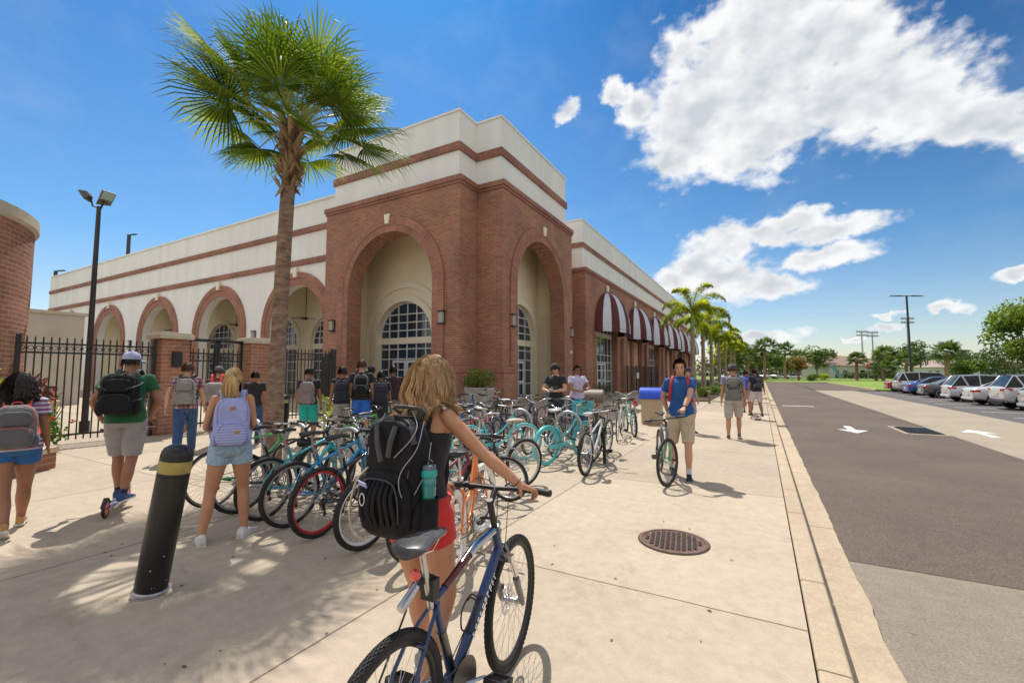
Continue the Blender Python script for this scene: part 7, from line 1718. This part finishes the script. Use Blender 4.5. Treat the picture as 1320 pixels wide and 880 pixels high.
p9 = person('shorter student in dark blue top walking in the doorway group', (-7.75,7.55), R(48), 1.64, sk=SK_D, top=('tee',NV), bottom=('jeans',CL('denim_black', (.02,.022,.03)),1), hair=('short','dark'))
backpack('blue-black backpack on the shorter student in the doorway group', p9, (CL('pack_navy', (0,0,0)),CL('pack_navy', (0,0,0)),BPG), .30, .48, .19, .98, 0)
p10 = person('student in dark maroon shirt at the right of the doorway group', (-8.15,8.35), R(45), 1.78, sk=SK_D, top=('tee',CL('tee_dark_maroon', (.04,.012,.018))), bottom=('jeans',JN,1), hair=('short','dark'))
# --- two boys looking at phones
def phone(label, p, rz): 
    t = thing('phone', label, 'phone', p, rz); t.rotation_euler = (R(-35),0,rz); MB().box(-.036,.036,-.072,.072,-.004,.004).build('case', BLK, t, bevel=.003); MB().box(-.032,.032,-.066,.066,.0045,.005).build('screen', GLASS, t)
q1 = person('boy in black T-shirt and backwards dark cap looking down at a phone by the porch', (-4.2,9.6), R(186), 1.82, lean=R(4), hpitch=R(28), feet=None, hands=dict(L=(-.06,.30,1.13), R=(.07,.30,1.12)), ehint=dict(L=(-1,-.3,-.6), R=(1,-.3,-.6)), hdirs=dict(L=((.7,.5,.1),(0,0,1),1,.7), R=((-.7,.5,.1),(0,0,1),-1,.7)), sk=SK_L, top=('tee',TB), bottom=('jeans',CL('denim_black', (0,0,0)),1), hair=('short','dark'), face=True, hat=(CL('cap_black', (.015,.015,.015)),pi))
M_ = W2(q1[0]); phone('dark phone held by the boy in the black T-shirt', M_ @ V((.0,.40,1.20)), R(186))
Mt = M_ @ q1[2]
pr = MB(); FM = frameM(V((0,.138,1.29)), V((-1,0,0)), V((0,1,.05))); g = random.Random(8)
for r0 in (.018,-.026):
    x = -.085
    while x < .08:
        w = g.uniform(.008,.014); pr.box(x,x+.004,r0-.012,r0+.014*g.uniform(.5,1.2),0,.001,FM); pr.box(x+.004,x+w,r0-.012,r0-.007,0,.001,FM)
        if g.random() < .5: pr.box(x+.004,x+w,r0+.004,r0+.009,0,.001,FM)
        x += w+.005
pr.build('shirt_print', mat('print_grey', (.45,.47,.5), rough=.8), q1[0])
q2 = person('boy in pale lilac T-shirt and sunglasses standing side-on with arms raised over a phone', (-4.12,10.75), R(225), 1.80, hpitch=R(18), hands=dict(L=(-.10,.32,1.13), R=(.05,.30,1.10)), ehint=dict(L=(-1,-.3,-.6), R=(1,-.3,-.6)), hdirs=dict(L=((.5,.7,.1),(0,0,1),1,.7), R=((-.5,.7,.1),(0,0,1),-1,.7)), sk=SK_M, top=('tee',CL('tee_lilac', (.50,.47,.68))), bottom=('jeans',JN,1), hair=('short','dark'), face=True)
HM_ = q2[4]; MB().tube([HM_ @ V((x,.098-.25*abs(x)**1.4,.004)) for x in (-.066,-.045,-.03,-.012,0,.012,.03,.045,.066)], [.006,.014,.017,.014,.006,.014,.017,.014,.006], 8, flat=.4).build('sunglasses', BLK, q2[0], 60)
phone('dark phone held by the boy in the lilac T-shirt', W2(q2[0]) @ V((-.02,.42,1.2)), R(225))
# --- boy with bicycle
bl = (-1.10,7.33); brz = R(183); Bi = (T(*bl,0) @ Rz(brz)).inverted(); BS = 1.80/1.75
bw = Matrix.LocRotScale(boyb.location, boyb.rotation_euler, None)
gl_ = bw @ BQ @ (BE[1][-1]+(BE[1][-4]-BE[1][-1]).normalized()*.05); sdl = bw @ (BP['sd']+V((.02,.05,0)))
c1 = (Bi @ (gl_+V((.0,.075,.03))))/BS; c2 = (Bi @ (sdl+V((.05,.04,.03))))/BS
POLO = CL('shirt_blue', (.008,.075,.26)); KH = CL('shorts_khaki', (.47,.385,.27)); 
p11 = person('boy in royal blue collared shirt and khaki shorts walking a bicycle towards the camera', bl, brz, 1.80, lean=R(2), hyaw=R(6), hpitch=R(8), feet=dict(L=F(-.10,.14,.1), R=F(.17,-.16,-.1,.25)), hands=dict(L=c1, R=c2), ehint=dict(L=(-1,-.5,-.4), R=(1,-.8,-.2)), hdirs=dict(L=((.15,1,-.3),(0,-.2,-1),-1,.9), R=((.0,.7,-.6),(-.3,-.5,-1),1,.9)), sk=SK_L, top=('polo',POLO), bottom=('shorts',KH,.93), hair=('short','dark'), face=True, vox=.008, sock=CL('sock_white', (.6,.6,.65)), bulk=1.0, hhair=dict(n=1300, length=.042, puff=.012, flow=(.15,.55,.75)))
for sd in (-1,1):
    st = MB().tube([V((sd*.095,-.06,1.475)), V((sd*.105,.0,1.505)), V((sd*.115,.085,1.45)), V((sd*.125,.135,1.36)), V((sd*.14,.13,1.22)), V((sd*.17,.06,1.12))], .021, 10, flat=.3, up=(0,0,1)); st.v = [p*BS for p in st.v]
    st.build('backpack_strap', CL('strap_red', (.40,.02,.035)), p11[0], 80)
backpack('dark red backpack mostly hidden behind the boy in the blue shirt', p11, (CL('strap_red', (0,0,0)),CL('strap_red', (0,0,0)),CL('strap_red', (0,0,0))), .28, .44, .15, .98, 0, straps=False)
wt = p11[1]; MB().tube([wt['wrL']*BS-V((0,0,0))+V((.03*math.cos(a),0,.03*math.sin(a))) for a in [2*pi*j/16 for j in range(16)]], .008, 6, closed=True).build('wristwatch', BLK, p11[0], 80)
# --- others on the pavement
p12 = person('boy in dark blue cap and blue shirt passing behind the boy with the bicycle', (-1.72,12.7), R(225), 1.74, sk=SK_L, top=('tee',CL('tee_sky_blue', (.06,.20,.42))), bottom=('shorts',GY,.9), hair=('cap','dark'), hat=(CL('cap_navy', (.012,.02,.06)),0), face=True)
p13 = person('man in grey-blue T-shirt, light grey shorts and dark cap walking away along the pavement', (-.60,12.05), R(4), 1.80, lean=R(2), feet=dict(L=F(-.13,-.02,.05), R=F(.10,.10,-.05,.25)), sk=SK_T, top=('tee',CL('tee_greyblue', (.20,.22,.33))), bottom=('shorts',CL('shorts_light', (.42,.39,.36)),.97), shoes=mat('shoe_brown', (.12,.08,.05), rough=.8), hair=('cap','brown'), hat=(CL('cap_charcoal', (.05,.05,.06)),R(10)), bulk=1.03)
backpack('grey and black tall backpack on the man walking away', p13, (CL('pack_ash', (.16,.155,.14)),CL('pack_ash', (0,0,0)),BPK), .32, .52, .2, .92, 0, None, BPK, 2, webs=True)
sk_ = thing('skateboard', 'dark longboard under the boy with the black backpack', 'skateboard', (-.20,17.45,0), R(100))
MB().loft([[(x,-w,.105+z),(x,w,.105+z),(x,w,.117+z),(x,-w,.117+z)] for x, w, z in ((-.45,.05,.03),(-.4,.1,.01),(0,.12,0),(.4,.1,.01),(.45,.05,.03))]).build('deck', mat('deck_wood', (.16,.10,.06), rough=.6), sk_)
for x in (-.3,.3):
    MB().tube([(x,-.1,.05),(x,.1,.05)], .012, 6).box(x-.03,x+.03,-.04,.04,.05,.105).build('truck', ALLOY, sk_)
    for y in (-.1,.1): MB().lathe([(.001,-.02),(.038,-.02),(.038,.02),(.001,.02)], 14, T(x,y,.04) @ Rx(pi/2)).build('wheel', WS, sk_, 40)
p14 = person('boy in navy T-shirt and pale shorts riding a longboard away from the camera', (-.16,17.4), R(28), 1.62, lean=R(5), feet=dict(L=F(-.14,.16,0), R=F(.12,-.14,-.4)), hands=dict(R=(.38,.12,.86), L=(-.24,.05,.88)), sk=SK_M, top=('tee',NV), bottom=('shorts',CL('shorts_pale', (.52,.45,.46)),.9), hair=('short','dark'), lift=.117, bulk=1.08)
backpack('black round backpack on the longboard rider', p14, (BPK,BPG,BPK), .32, .40, .2, 1.02, 0)
p15 = person('distant walker in blue beyond the man with the grey backpack', (.02-.55,20.2), R(0), 1.70, sk=SK_M, top=('tee',CL('tee_royal', (.02,.10,.40))), bottom=('shorts',GY,.9), hair=('short','dark'))
backpack('bright blue backpack on the distant walker', p15, (CL('pack_royal', (.02,.08,.5)),CL('pack_royal', (0,0,0)),BPG), .32, .46, .2, .98, 0)
p16 = person('distant walker in a blue top at the right edge of the pavement', (-.35,33), R(5), 1.72, sk=SK_M, top=('tee',CL('tee_royal', (0,0,0))), bottom=('jeans',JN,1), hair=('short','dark'))
# pavement debris: small painted mark near the red-rimmed wheel
S.render.engine = 'CYCLES'; S.cycles.max_bounces = 6; S.cycles.transparent_max_bounces = 6; S.cycles.sample_clamp_indirect = 6
